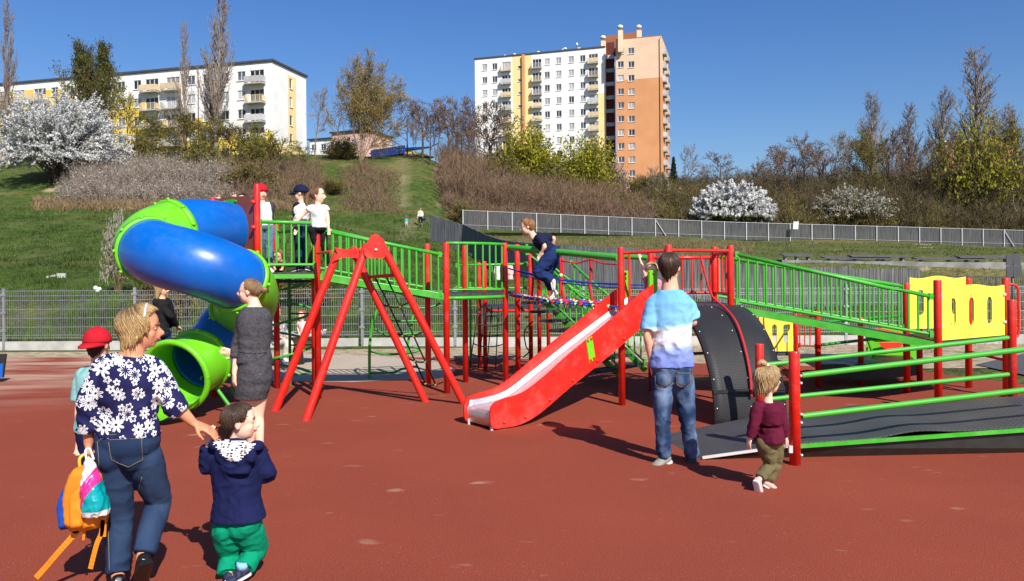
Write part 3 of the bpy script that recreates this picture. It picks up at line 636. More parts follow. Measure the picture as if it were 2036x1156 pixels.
M_BLKMET = mat('black_steel', (0.018, 0.020, 0.018), 0.45, var=0.2, scale=10)
M_DKGRN = mat('green_dark_steel', rgb(40, 130, 40), 0.4, var=0.15, scale=10)
M_ROPEB = mat('blue_rope', rgb(20, 60, 150), 0.8, var=0.3, scale=120, bump=0.6, bscale=200)
M_ROPER = mat('red_rope', rgb(196, 30, 40), 0.8, var=0.3, scale=120, bump=0.6, bscale=200)
M_ROPEK = mat('black_rope', (0.02, 0.022, 0.02), 0.85, var=0.3, scale=120, bump=0.6, bscale=200)
M_CLIPY = mat('yellow_clip', rgb(214, 176, 60), 0.5)
M_CLIPG = mat('pale_green_clip', rgb(170, 220, 150), 0.5)
M_RUBTREAD = None
def tread_material(name, col, sc, amt, rough=0.55, swap=False):
    m = bpy.data.materials.new(name); m.use_nodes = True; t = m.node_tree; L = t.links.new; b = t.nodes['Principled BSDF']
    uv = NN(t, 'ShaderNodeUVMap'); mp = NN(t, 'ShaderNodeMapping'); mp.inputs['Scale'].default_value = (sc, sc, 1); mp.inputs['Rotation'].default_value = (0, 0, math.pi / 4)
    L(uv.outputs[0], mp.inputs[0])
    ck = NN(t, 'ShaderNodeTexVoronoi'); ck.inputs['Scale'].default_value = 1.0; ck.inputs['Randomness'].default_value = 0.0; ck.distance = 'CHEBYCHEV'; ck.voronoi_dimensions = '2D'; L(mp.outputs[0], ck.inputs['Vector'])
    mr = NN(t, 'ShaderNodeMapRange'); L(ck.outputs[0], mr.inputs[0]); mr.inputs[1].default_value = 0.28; mr.inputs[2].default_value = 0.42; mr.inputs[3].default_value = 1; mr.inputs[4].default_value = 0
    n = NN(t, 'ShaderNodeTexNoise'); n.inputs['Scale'].default_value = 3.0; n.inputs['Detail'].default_value = 6; L(uv.outputs[0], n.inputs[0])
    r = NN(t, 'ShaderNodeValToRGB'); L(n.outputs[0], r.inputs[0]); r.color_ramp.elements[0].color = (*[c * 0.6 for c in col], 1); r.color_ramp.elements[1].color = (*[c * 1.5 for c in col], 1)
    L(r.outputs[0], b.inputs['Base Color']); b.inputs['Roughness'].default_value = rough; b.inputs['Specular IOR Level'].default_value = 0.5
    bm = NN(t, 'ShaderNodeBump'); bm.inputs['Strength'].default_value = amt; bm.inputs['Distance'].default_value = 0.008; L(mr.outputs[0], bm.inputs['Height']); L(bm.outputs[0], b.inputs['Normal'])
    return m
M_TREAD = tread_material('black_tread_rubber', (0.020, 0.020, 0.022), 40, 0.9, 0.55)
M_RAMPTR = tread_material('grey_tread_rubber', (0.055, 0.056, 0.060), 30, 0.8, 0.6)

UNIT = {}
def unit_cyl(m, n=10):
    k = (m.name, n)
    if k not in UNIT:
        b = MB().tube([(0, 0, 0), (0, 0, 1)], 1.0, n); UNIT[k] = b.mesh('rod', m)
    return UNIT[k]
def unit_ball(m):
    k = ('ball', m.name)
    if k not in UNIT: UNIT[k] = MB().ball((0, 0, 0), 1.0, 10, 6).mesh('ball', m)
    return UNIT[k]
def rod(name, m, a, b, r, parent, n=10):
    """straight rod from a to b as an object of its own sharing the unit cylinder"""
    a, b = V(a), V(b); o = link(name, unit_cyl(m, n), parent, a); d = b - a
    o.rotation_euler = d.to_track_quat('Z', 'Y').to_euler(); o.scale = (r, r, d.length); return o
def knob(name, m, c, r, parent):
    o = link(name, unit_ball(m), parent, c); o.scale = (r, r, r) if not hasattr(r, '__len__') else r; return o
def post(parent, p, z1, r=0.042, m=None, z0=0.0, name='post'):
    b = MB(); x, y = p[0], p[1]
    b.tube([(x, y, z0), (x, y, z1 - 0.012), (x, y, z1 - 0.003), (x, y, z1)], [r, r, r * 0.93, r * 0.78], 18)
    return b.build(name, m or M_RED, parent)
def railing(parent, a0, b0, a1, b1, n, m=None, r=0.024, rb=0.013, pad=0.06, bottom=True):
    """a0,b0 lower ends, a1,b1 upper ends -> part 'railing' with sub-parts"""
    m = m or M_GREEN
    o = MB().tube([a1, b1], r, 12).build('railing', m, parent)
    if bottom: rod('bottom_rail', m, a0, b0, r * 0.8, o)
    dv_ = (V(b1) - V(a1)).normalized() * 0.03
    for q_ in ((a1, 1), (b1, -1)) + (((a0, 1), (b0, -1)) if bottom else ()):
        MB().box(V(q_[0]) + dv_ * q_[1], (0.045, 0.045, 0.075)).build('clamp', m, o)
    for i in range(n):
        t = pad + (1 - 2 * pad) * i / max(1, n - 1)
        rod('baluster', m, V(a0).lerp(V(b0), t), V(a1).lerp(V(b1), t), rb, o, 8)
    return o
def deck(parent, poly, z, t=0.05, m=None, name='deck', edge=None):
    o = MB().prism([V((p[0], p[1], z - t)) for p in poly], (0, 0, t)).build(name, m or M_DECK, parent)
    if edge:
        for a, b in edge:
            MB().bar(V((a[0], a[1], z - t - 0.005)), V((b[0], b[1], z - t - 0.005)), 0.03, 0.055).build('deck_edge', M_GREEN, o)
    return o
def xy(p, z): return V((p[0], p[1], z))

# ---------------------------------------------------- left tower
tb = G(633, 797); tc_ = G(614, 782)
e1 = V((0.955, 0.295, 0)); e2 = V((-0.295, 0.955, 0))
tb.z = tc_.z = 0
tc_ = tb + e2 * 0.80
ta = P(512, 500, 9.95); ta.z = 0
te = P(424, 500, 10.55); te.z = 0
td = te + V((0.62, 0.75, 0))
ZT1 = P(585, 541, 10.1).z
T1 = thing('play_tower', 'tall red post tower with green railing and brown panel above the blue tube slide', 'play tower', (tb.x, tb.y, 0))
post(T1, ta, P(512, 366, ta.y).z); post(T1, tb, P(631, 414, tb.y).z); post(T1, tc_, ZT1 + 0.02); post(T1, te, P(424, 392, te.y).z); post(T1, td, ZT1 + 0.7)
deck(T1, [ta, tb, tc_, td, te], ZT1, 0.045, edge=[(ta, tb)])
zr = P(570, 441, 10.05).z
railing(T1, xy(ta, ZT1 + 0.10), xy(tb, ZT1 + 0.10), xy(ta, zr), xy(tb, zr), 8)
railing(T1, xy(td, ZT1 + 0.10), xy(tc_, ZT1 + 0.10), xy(td, zr - .05), xy(tc_, zr - .05), 6)
# brown panel with the tube opening
pn = (te - ta).normalized(); nrm = V((pn.y, -pn.x, 0))
if nrm.y > 0: nrm = -nrm
zb, zt = ZT1 - 0.02, P(508, 386, ta.y).z
hole_c = ta.lerp(te, 0.54); hole_c.z = P(462, 457, 10.2).z
def plate_with_hole(parent, name, m, a, b, z0, z1, thick, c, r, n=28, dz=0.0):
    d = (V(b) - V(a)); d.z = 0; L = d.length; d.normalize(); nn = V((d.y, -d.x, 0)); cu = (V(c) - V(a)).dot(d); cz = c.z
    outer = []; inner = []
    for k in range(n):
        an = 2 * math.pi * k / n; du, dv = math.cos(an), math.sin(an)
        ts = []
        if du > 1e-6: ts.append((L - cu) / du)
        if du < -1e-6: ts.append(-cu / du)
        if dv > 1e-6: ts.append((z1 - cz) / dv)
        if dv < -1e-6: ts.append((z0 - cz) / dv)
        tt = min(ts); outer.append((cu + du * tt, cz + dv * tt)); inner.append((cu + du * r, cz + dv * r))
    mb = MB(); vs = []
    for off in (thick / 2, -thick / 2):
        for ring in (outer, inner):
            for u, z in ring: vs.append(V((a[0], a[1], 0)) + d * u + nn * off + V((0, 0, z)))
    fs = []
    for k in range(n):
        q = (k + 1) % n
        fs += [(k, q, n + q, n + k), (2 * n + q, 2 * n + k, 3 * n + k, 3 * n + q), (k, 2 * n + k, 2 * n + q, q), (n + q, 3 * n + q, 3 * n + k, n + k)]
    mb.add(vs, fs); return mb.build(name, m, parent)
bpn = plate_with_hole(T1, 'brown_panel', M_BROWN, ta + pn * 0.05, te - pn * 0.05, zb, zt, 0.03, hole_c, 0.34)
for q, zz in ((ta, zt - 0.10), (ta, zt - 0.42), (te, zt - 0.06), (te, zt - 0.4)):
    knob('red_knob', M_RPLAS, xy(q, zz) + nrm * 0.055, (0.035, 0.035, 0.03), bpn)
rod('brace', M_BLKMET, xy(tc_, ZT1 - 0.12), xy(td, ZT1 - 0.12), 0.02, T1)

# ---------------------------------------------------- tube slide
TS = [hole_c, P(388, 452, 9.72), P(322, 466, 9.28), P(294, 490, 8.98), P(318, 504, 8.68), P(378, 521, 8.55), P(438, 541, 8.64), P(478, 563, 8.9), P(492, 594, 9.35),
      P(476, 629, 9.72), P(450, 660, 9.72), P(425, 694, 9.50), P(386, 726, 9.12), P(350, 748, 8.80)]
tsp = spline(TS, 10)
tr = [0.335] * 40 + [0.36] * 200
TUBE = thing('tube_slide', 'closed spiral tube slide in blue with lime green bends and open mouth', 'tube slide', (TS[-1].x, TS[-1].y, 0))
def frames(pts):
    m = len(pts); t = [(pts[min(i + 1, m - 1)] - pts[max(i - 1, 0)]).normalized() for i in range(m)]
    r = t[0].cross(V((0, 0, 1))).normalized(); out = []
    for i in range(m):
        r = (r - t[i] * r.dot(t[i])).normalized(); out.append((pts[i], t[i], r, t[i].cross(r)))
    return out
FR = frames(tsp)
RT = 0.357
def pipe_section(i0, i1, m, rad=RT, thick=0.012, flare=None, n=40):
    R = []
    for i in range(i0, i1 + 1):
        p, t, r, u = FR[i]; rr = rad if flare is None else rad * flare(i)
        R.append([p + (r * math.cos(2 * math.pi * k / n) + u * math.sin(2 * math.pi * k / n)) * rr for k in range(n)])
    for i in range(i1, i0 - 1, -1):
        p, t, r, u = FR[i]; rr = (rad if flare is None else rad * flare(i)) - thick
        R.append([p + (r * math.cos(2 * math.pi * k / n) + u * math.sin(2 * math.pi * k / n)) * rr for k in range(n)])
    R.append(R[0])
    mb = MB().rings(R, caps=False); return mb.build('tube_section', m, TUBE)
NS = len(FR) - 1
cuts = [(0, 16, M_BLUE), (16, 35, M_LIME), (35, 68, M_BLUE), (68, 88, M_LIME), (88, 117, M_BLUE), (117, NS, M_LIME)]
for a, b, m in cuts:
    s = pipe_section(a, b, m, flare=(lambda i: 1 + 0.09 * max(0, (i - NS + 4) / 4) ** 2) if b == NS else None)
    # flange and bolts at the lower joint
    p, t, r, u = FR[b]
    if b != NS:
        R = []
        for off, rr in ((-0.035, RT + 0.002), (-0.035, RT + 0.028), (0.035, RT + 0.028), (0.035, RT + 0.002)):
            R.append([p + t * off + (r * math.cos(2 * math.pi * k / 40) + u * math.sin(2 * math.pi * k / 40)) * rr for k in range(40)])
        MB().rings(R, False).build('flange', M_LIME, s)
        for k in range(10):
            an = 2 * math.pi * (k + 0.3) / 10
            knob('bolt_cap', M_LIME, p + t * 0.02 + (r * math.cos(an) + u * math.sin(an)) * (RT + 0.035), 0.021, s)
p, t, r, u = FR[0]
R = []
for off, rr in ((0.02, RT - 0.005), (0.02, RT + 0.05), (0.04, RT + 0.05), (0.045, RT)):
    R.append([p + t * off + (r * math.cos(2 * math.pi * k / 40) + u * math.sin(2 * math.pi * k / 40)) * rr for k in range(40)])
fl = MB().rings(R, False).build('entry_flange', M_DKGRN, TUBE)
for k in range(12):
    an = 2 * math.pi * (k + 0.5) / 12
    knob('bolt_cap', M_DKGRN, p + t * 0.05 + (r * math.cos(an) + u * math.sin(an)) * (RT + 0.03), 0.02, fl)
# rolled lip and run-out trough
p, t, r, u = FR[NS]
rl = RT * 1.09
MB().tube([p + (r * math.cos(2 * math.pi * k / 36) + u * math.sin(2 * math.pi * k / 36)) * (rl + 0.005) for k in range(37)], 0.034, 10, False).build('mouth_lip', M_LIME, TUBE)
th = V((t.x, t.y, 0)).normalized(); sd_ = V((th.y, -th.x, 0)); R = []
for k, (s_, zc, w_) in enumerate([(0.0, 0.0, 1.0), (0.12, -0.03, 1.0), (0.25, -0.045, 0.95), (0.36, -0.05, 0.8)]):
    ring = []
    for j in range(15):
        an = math.pi * (1.22 + 0.56 * j / 14); ring.append(p + th * s_ + sd_ * (math.cos(an) * rl * w_) + V((0, 0, math.sin(an) * rl + zc + 0.02)))
    for j in range(14, -1, -1):
        an = math.pi * (1.22 + 0.56 * j / 14); ring.append(p + th * s_ + sd_ * (math.cos(an) * rl * w_) + V((0, 0, math.sin(an) * rl + zc - 0.01)))
    R.append(ring)
MB().rings(R, True).build('run_out', M_LIME, TUBE)
for i, dx in ((118, 0.30), (112, -0.2), (100, 0.25)):
    q = FR[i][0]; rod('support_leg', M_GREEN, q + V((dx * 0.6, 0.05, -0.30)), V((q.x + dx * 1.4, q.y + 0.05, 0)), 0.022, TUBE)
rod('support_post', M_RED, V((FR[100][0].x + 0.12, FR[100][0].y + 0.55, 0)), V((FR[100][0].x + 0.12, FR[100][0].y + 0.55, 0.72)), 0.042, TUBE)
# bent green pole by the tube
gp = thing('bent_green_pole', 'bent lime green pole beside the lower bend of the tube slide', 'pole', G(464, 792))
g0 = G(464, 792)
MB().tube(spline([g0, xy(g0, 0.5), P(467, 655, g0.y), P(462, 628, g0.y), P(445, 617, g0.y), P(425, 622, g0.y + 0.1)], 6), 0.03, 12).build('pole', M_GREEN, gp)

# ---------------------------------------------------- sloping bridge from the tower to the middle platform
q889 = G(889, 786); q852 = G(852, 773); q926 = G(926, 764); q1005 = G(1006, 772); q1029 = P(1029, 600, 12.0); q1029.z = 0
ZT2 = P(945, 583, 10.9).z
BR1 = thing('ramp_bridge', 'sloping green railed bridge leading down from the tube slide tower', 'play bridge', ((tb.x + q889.x) / 2, (tb.y + q889.y) / 2, 0))
zb0 = ZT1 - 0.02; zb1 = ZT2 - 0.02
MB().prism([xy(tb, zb0 - 0.05), xy(q889, zb1 - 0.05), xy(q852, zb1 - 0.05), xy(tc_, zb0 - 0.05)], (0, 0, 0.045)).build('deck', M_DECK, BR1)
for a, b in ((tb, q889), (tc_, q852)):
    MB().bar(xy(a, zb0 - 0.035), xy(b, zb1 - 0.035), 0.035, 0.08).build('side_beam', M_GREEN, BR1)
nb = 16
dm_ = (q889 - tb).normalized() * 0.05
railing(BR1, xy(tb, P(645, 543, tb.y).z) + dm_, xy(q889, P(885, 586, q889.y).z) - dm_, xy(tb, P(645, 457, tb.y).z) + dm_, xy(q889, P(885, 506, q889.y).z) - dm_, nb, pad=0.035)
zl = P(645, 457, tb.y).z - P(645, 543, tb.y).z
railing(BR1, xy(tc_, zb0 + 0.10), xy(q852, zb1 + 0.10), xy(tc_, zb0 + 0.10 + zl), xy(q852, zb1 + 0.1 + zl * 0.9), nb, pad=0.035)

# ---------------------------------------------------- middle platform
T2 = thing('middle_platform', 'middle red post platform with curved green railing between the two bridges', 'play tower', (q926.x, q926.y, 0))
for q, top in ((q889, 482), (q852, 484), (q926, 487), (q1005, 482), (q1029, 485)):
    px = {0: 889}.get(0)
    post(T2, q, P(CX + q.x / q.y * F_PX, top, q.y).z)
def bulge(a, b, s, n=6):
    d = V(b) - V(a); nn = V((d.y, -d.x, 0)).normalized()
    if nn.y > 0: nn = -nn
    return [V(a).lerp(V(b), k / n) + nn * s * math.sin(math.pi * k / n) for k in range(n + 1)]
fr_ = bulge(q889, q1005, 0.10)
deck(T2, fr_ + [q1029, q926, q852], ZT2, 0.05)
MB().tube([xy(p_, ZT2 - 0.07) for p_ in fr_], 0.026, 8).build('deck_edge', M_GREEN, T2)
z1, z0 = P(945, 483, 10.8).z, P(945, 576, 10.8).z
rl_ = MB().tube([xy(p_, z1) for p_ in fr_], 0.022, 10).build('railing', M_GREEN, T2)
MB().tube([xy(p_, z0) for p_ in fr_], 0.022, 10).build('bottom_rail', M_GREEN, rl_)
ff = spline(fr_, 4)
for k in range(8):
    p_ = ff[int((k + 0.5) / 8 * (len(ff) - 1))]; rod('baluster', M_GREEN, xy(p_, z0), xy(p_, z1), 0.013, rl_, 8)

# ---------------------------------------------------- slide platform
pA = G(1237, 810); pE = P(1330, 600, 9.3); pB = P(1453, 600, 9.74); pC = P(1421, 600, 10.7); pD = P(1294, 600, 10.75)
for q in (pA, pE, pB, pC, pD): q.z = 0
ZT3 = P(1430, 607, 9.6).z
T3 = thing('slide_platform', 'red post platform at the top of the straight slide and climbing arch', 'play tower', (pA.x, pA.y, 0))
for q, px, top in ((pA, 1234, 491), (pE, 1328, 486), (pB, 1453, 487), (pC, 1421, 490), (pD, 1293, 496)):
    post(T3, q, P(px, top, q.y).z)
deck(T3, [pA, pE, pB, pC, pD], ZT3, 0.05)
zt3 = P(1400, 498, 9.6).z
rod('top_bar', M_RED, xy(pA, P(1240, 503, pA.y).z), xy(pE, P(1325, 498, pE.y).z), 0.02, T3)
rod('top_bar', M_RED, xy(pE, zt3), xy(pB, zt3), 0.02, T3)
railing(T3, xy(pD, ZT3 + 0.12), xy(pC, ZT3 + 0.12), xy(pD, zt3 - 0.06), xy(pC, zt3 - 0.06), 7, m=M_RED)
railing(T3, xy(pB, ZT3 + 0.12), xy(pC, ZT3 + 0.12), xy(pB, zt3 - 0.02), xy(pC, zt3 - 0.02), 3, m=M_RED, pad=0.25)
rod('grab_bar', M_RED, xy(pA.lerp(pE, 0.18), ZT3), xy(pA.lerp(pE, 0.18), P(1262, 503, 9.6).z), 0.015, T3)

# ---------------------------------------------------- rope bridge
RB = thing('rope_bridge', 'rope net bridge with thick green handrails and coloured rope clamps', 'rope bridge', (q1005.lerp(pA, 0.5).x, q1005.lerp(pA, 0.5).y, 0))
rod('handrail', M_GREEN, P(1011, 491, q1005.y), P(1229, 512, pA.y), 0.042, RB, 14)
rod('handrail', M_GREEN, P(1034, 497, q1029.y), P(1288, 512, pD.y), 0.036, RB, 14)
def sag(a, b, s, n=10): return [V(a).lerp(V(b), k / n) - V((0, 0, s * 4 * (k / n) * (1 - k / n))) for k in range(n + 1)]
fa0, fa1 = P(1012, 588, q1005.y), P(1228, 611, pA.y); fb0, fb1 = xy(q1029, fa0.z - .02), xy(pD, fa1.z + .02)
beads = {}
for j in range(7):
    t_ = j / 6; a = fa0.lerp(fb0, t_); b = fa1.lerp(fb1, t_); pts = sag(a, b, 0.03)
    rp = MB().tube(pts, 0.013, 6).build('floor_rope', M_ROPEB if j % 2 == 0 else M_ROPER, RB)
    fine = spline(pts, 4)
    for k in range(22):
        c = fine[int((k + 0.5 + 0.3 * (j % 2)) / 23 * (len(fine) - 1))]
        kind = (k + j) % 3
        if kind == 0: knob('clamp', M_CLIPG, c, (0.024, 0.024, 0.022), rp)
        elif kind == 1: knob('sleeve', M_RPLAS, c, (0.036, 0.02, 0.02), rp)
        else: knob('sleeve', M_BLUE, c, (0.034, 0.018, 0.018), rp)
for k in range(12):
    t_ = (k + 0.5) / 12; a = sag(fa0, fa1, 0.03, 24)[2 * k + 1]; b = sag(fb0, fb1, 0.03, 24)[2 * k + 1]
    MB().tube([a, b], 0.011, 6).build('cross_rope', M_ROPER, RB)
for (a0, a1) in ((P(1011, 533, q1005.y), P(1229, 563, pA.y)), (P(1034, 538, q1029.y), P(1290, 566, pD.y)), (P(1034, 545, q1029.y), P(1290, 572, pD.y))):
    MB().tube(sag(a0, a1, 0.06), 0.011, 6).build('side_rope', M_ROPEB, RB)
MB().tube(spline([P(1100, 515, 11.2), P(1130, 520, 11), P(1150, 522, 10.95), P(1175, 516, 10.8), P(1200, 523, 10.7), P(1228, 525, 10.5)], 5), 0.012, 6).build('side_rope', M_ROPER, RB)
for px, d_ in ((1118, 11.3), (1174, 10.9)):
    MB().tube(spline([P(px, 512, d_), P(px + 1, 545, d_), P(px - 1, 570, d_), P(px + 4, 604, d_)], 5), 0.022, 8).build('rope_hanger', M_ROPER, RB)
for px, d_ in ((1113, 10.7), (1058, 11.0)):
    MB().tube(spline([P(px, 512, d_), P(px + 2, 545, d_), P(px, 590, d_)], 5), 0.016, 8).build('rope_hanger', M_ROPER, RB)
    knob('clamp', M_CLIPG, P(px + 2, 547, d_), 0.03, RB)

# ---------------------------------------------------- straight slide
SB = V((-0.33, 8.28, 0)); SD = V((0.80, 0.60, 0)); SN = V((0.60, -0.80, 0))      # SN points to the camera side
SL = thing('straight_slide', 'straight red slide with stainless steel bed coming down towards the camera', 'slide', SB)
def sp(t, z, o): return SB + SD * t + SN * o + V((0, 0, z))
bed = spline([V((0, 0.205, 0)), V((0.22, 0.215, 0)), V((0.5, 0.27, 0)), V((0.85, 0.45, 0)), V((1.5, 0.80, 0)), V((2.42, ZT3 + 0.03, 0))], 6)
R = []
prof = [(-0.225, 0.075), (-0.222, 0.045), (-0.20, 0.012), (-0.16, 0.0), (0.16, 0.0), (0.20, 0.012), (0.222, 0.045), (0.225, 0.075)]
for q in bed:
    R.append([sp(q.x, q.y + h, o) for o, h in prof] + [sp(q.x, q.y + h - 0.008, o * 0.97) for o, h in reversed(prof)])
R0 = [sp(-0.035, 0.055, o) for o, h in prof] + [sp(-0.030, 0.055, o * 0.97) for o, h in reversed(prof)]
R1 = [sp(-0.038, 0.17, o) for o, h in prof] + [sp(-0.032, 0.165, o * 0.97) for o, h in reversed(prof)]
MB().rings([R0, R1] + R, True).build('bed', M_STEEL, SL)
up_ = spline([V((-0.07, 0.17, 0)), V((-0.05, 0.27, 0)), V((0.05, 0.325, 0)), V((0.35, 0.375, 0)), V((0.62, 0.50, 0)), V((1.0, 0.73, 0)), V((1.6, 1.065, 0)), V((2.36, ZT3 + 0.28, 0))], 5)
lo_ = spline([V((-0.065, 0.09, 0)), V((-0.03, 0.045, 0)), V((0.10, 0.035, 0)), V((0.32, 0.045, 0)), V((0.58, 0.13, 0)), V((1.0, 0.36, 0)), V((1.6, 0.67, 0)), V((2.40, ZT3 - 0.12, 0))], 5)
for o in (-0.255, 0.23):
    pan = MB().prism([sp(q.x, q.y, o) for q in up_] + [sp(q.x, q.y, o) for q in reversed(lo_)], SN * 0.025).build('side_panel', M_RPLAS, SL)
    if o > 0:
        for q in (0.10, 0.38, 0.72, 1.05, 1.42, 1.85, 2.2):
            z_ = interp(q, [(w_.x, w_.y) for w_ in lo_]) + 0.06; knob('bolt_cap', M_RPLAS, sp(q, z_, o + 0.027), 0.02, pan)
        gpl = MB().prism([sp(1.30, 0.62, o + 0.026), sp(1.39, 0.66, o + 0.026), sp(1.34, 0.92, o + 0.026), sp(1.25, 0.88, o + 0.026)], SN * 0.006).build('joint_plate', M_LIME, pan)
        for a, b in ((1.315, 0.65), (1.365, 0.672), (1.275, 0.872), (1.325, 0.892)): knob('bolt_cap', M_RPLAS, sp(a, b, o + 0.034), 0.017, pan)
    fin = MB().prism([sp(2.30, ZT3 - 0.02, o - 0.012), sp(2.44, ZT3 - 0.02, o - 0.012), sp(2.44, ZT3 + 0.42, o - 0.012), sp(2.42, ZT3 + 0.44, o - 0.012), sp(2.32, ZT3 + 0.44, o - 0.012), sp(2.30, ZT3 + 0.42, o - 0.012)], SN * 0.03).build('entry_fin', M_LIME, SL)
    knob('bolt_cap', M_BROWN, sp(2.37, ZT3 + 0.40, o + 0.02), 0.022, fin)
for o in (-0.2, 0.22): rod('foot', M_BOLT, sp(-0.03, 0.0, o), sp(-0.03, 0.075, o), 0.018, SL)

# ---------------------------------------------------- curved climbing wall
CW = thing('climbing_arch', 'black studded rubber climbing arch curving down from the slide platform', 'climbing wall', G(1504, 850))
cL0 = P(1338, 606, 9.42); cR0 = P(1465, 606, 9.66); cL0.z = cR0.z = ZT3 - 0.01
cvec = V((0.19, -1.20, 0))
nA, nW = 22, 8; R = []; uvs = []
hz = ZT3 - 0.02
def arch_pt(a, w): return cL0.lerp(cR0, w) + cvec * math.sin(a) + V((0, 0, -hz * (1 - math.cos(a))))
mb = MB(); vs = []; fs = []; uvl = []
for side in (0, 1):
    for i in range(nA + 1):
        a = math.pi / 2 * i / nA; tn = (cvec * math.cos(a) + V((0, 0, -hz * math.sin(a)))).normalized(); wn = (cR0 - cL0).normalized(); nn = wn.cross(tn)
        if nn.z < 0 or (i == nA and nn.y > 0): nn = -nn
        for j in range(nW + 1): vs.append(arch_pt(a, j / nW) - nn * (0.03 * side)); uvl.append((j / nW * 0.86, i / nA * 1.95))
st = (nA + 1) * (nW + 1)
for i in range(nA):
    for j in range(nW):
        a = i * (nW + 1) + j; q = (a, a + 1, a + nW + 2, a + nW + 1); fs.append(q); fs.append(tuple(st + k for k in reversed(q)))
for i in range(nA):
    for j in (0, nW):
        a = i * (nW + 1) + j; fs.append((a, a + nW + 1, st + a + nW + 1, st + a))
for i in (0, nA):
    for j in range(nW):
        a = i * (nW + 1) + j; fs.append((a, a + 1, st + a + 1, st + a))
mb.add(vs, fs, True); cwall = mb.build('wall', M_TREAD, CW)
ul = cwall.data.uv_layers.new(name='UVMap')
for lp in cwall.data.loops: ul.data[lp.index].uv = uvl[lp.vertex_index]
for w_ in (0.03, 0.5, 0.97):
    for i in range(6):
        knob('rivet', M_BOLT, arch_pt(math.pi / 2 * (i + 0.6) / 6.2, w_) + V((0, -0.004, 0.004)), 0.008, cwall)
mb = MB(); R = []
for i in range(nA + 1):
    a = math.pi / 2 * i / nA
    tn = (cvec * math.cos(a) + V((0, 0, -hz * math.sin(a)))).normalized(); nn = (cR0 - cL0).normalized().cross(tn)
    if nn.z < 0 or (i == nA and nn.y > 0): nn = -nn
for w_ in (0.02, 0.98):
    MB().tube([arch_pt(math.pi / 2 * i / 16, w_) - V((-0.01, -0.05, 0.05)) for i in range(17)], 0.022, 8).build('frame_tube', M_BLKMET, CW)
a_ = math.pi / 2 * 0.81
MB().bar(arch_pt(a_, 0.0) + V((0, -0.012, 0.0)), arch_pt(a_, 1.0) + V((0, -0.012, 0.0)), 0.012, 0.035).build('step_bar', M_BLKMET, CW)
for z_ in (0.62, 0.30):
    rod('rung', M_DKGRN if z_ < .5 else M_BLKMET, V((pE.x - 0.0, pE.y + 0.3, z_)), V((pE.x + 0.75, pE.y + 0.62, z_)), 0.02, CW)
# red climbing rope lying over the arch
rp0 = P(1393, 509, 9.55)
pts = [rp0, P(1402, 545, 9.50), P(1416, 590, 9.45)]
for i, w_ in ((4, 0.62), (8, 0.60), (12, 0.56), (16, 0.53), (19, 0.50)):
    pts.append(arch_pt(math.pi / 2 * i / nA, w_) + V((0.0, -0.03, 0.03)))
tag(MB().tube(spline(pts, 6), 0.014, 8).build('climbing_rope', M_ROPER), 'red climbing rope hanging from the top bar over the black arch', 'rope')

# ---------------------------------------------------- long green ramp to the right
pF = G(1866, 816); pG = P(1802, 600, 10.4); pI = P(1925, 600, 10.75); pK = P(2000, 600, 9.95)
for q in (pF, pG, pI, pK): q.z = 0
ZT4 = P(1868, 676, 9.5).z
UR = thing('long_ramp', 'long sloping ramp with green balustrades right of the climbing arch', 'play ramp', (pB.lerp(pF, 0.5).x, pB.lerp(pF, 0.5).y, 0))
MB().prism([xy(pB, ZT3 - 0.06), xy(pF, ZT4 - 0.06), xy(pG, ZT4 - 0.06), xy(pC, ZT3 - 0.06)], (0, 0, 0.05)).build('deck', M_DECK, UR)
for a, b in ((pB, pF), (pC, pG)): MB().bar(xy(a, ZT3 - 0.05), xy(b, ZT4 - 0.05), 0.035, 0.085).build('side_beam', M_GREEN, UR)
dm_ = (pF - pB).normalized() * 0.045
railing(UR, xy(pB, P(1461, 599, pB.y).z) + dm_, xy(pF, P(1860, 667, pF.y).z) - dm_, xy(pB, P(1461, 504, pB.y).z) + dm_, xy(pF, P(1860, 592, pF.y).z) - dm_, 21, pad=0.025)
hh = P(1461, 504, pB.y).z - ZT3
railing(UR, xy(pC, ZT3 + 0.08), xy(pG, ZT4 + 0.08), xy(pC, ZT3 + hh), xy(pG, ZT4 + hh), 21, pad=0.025)

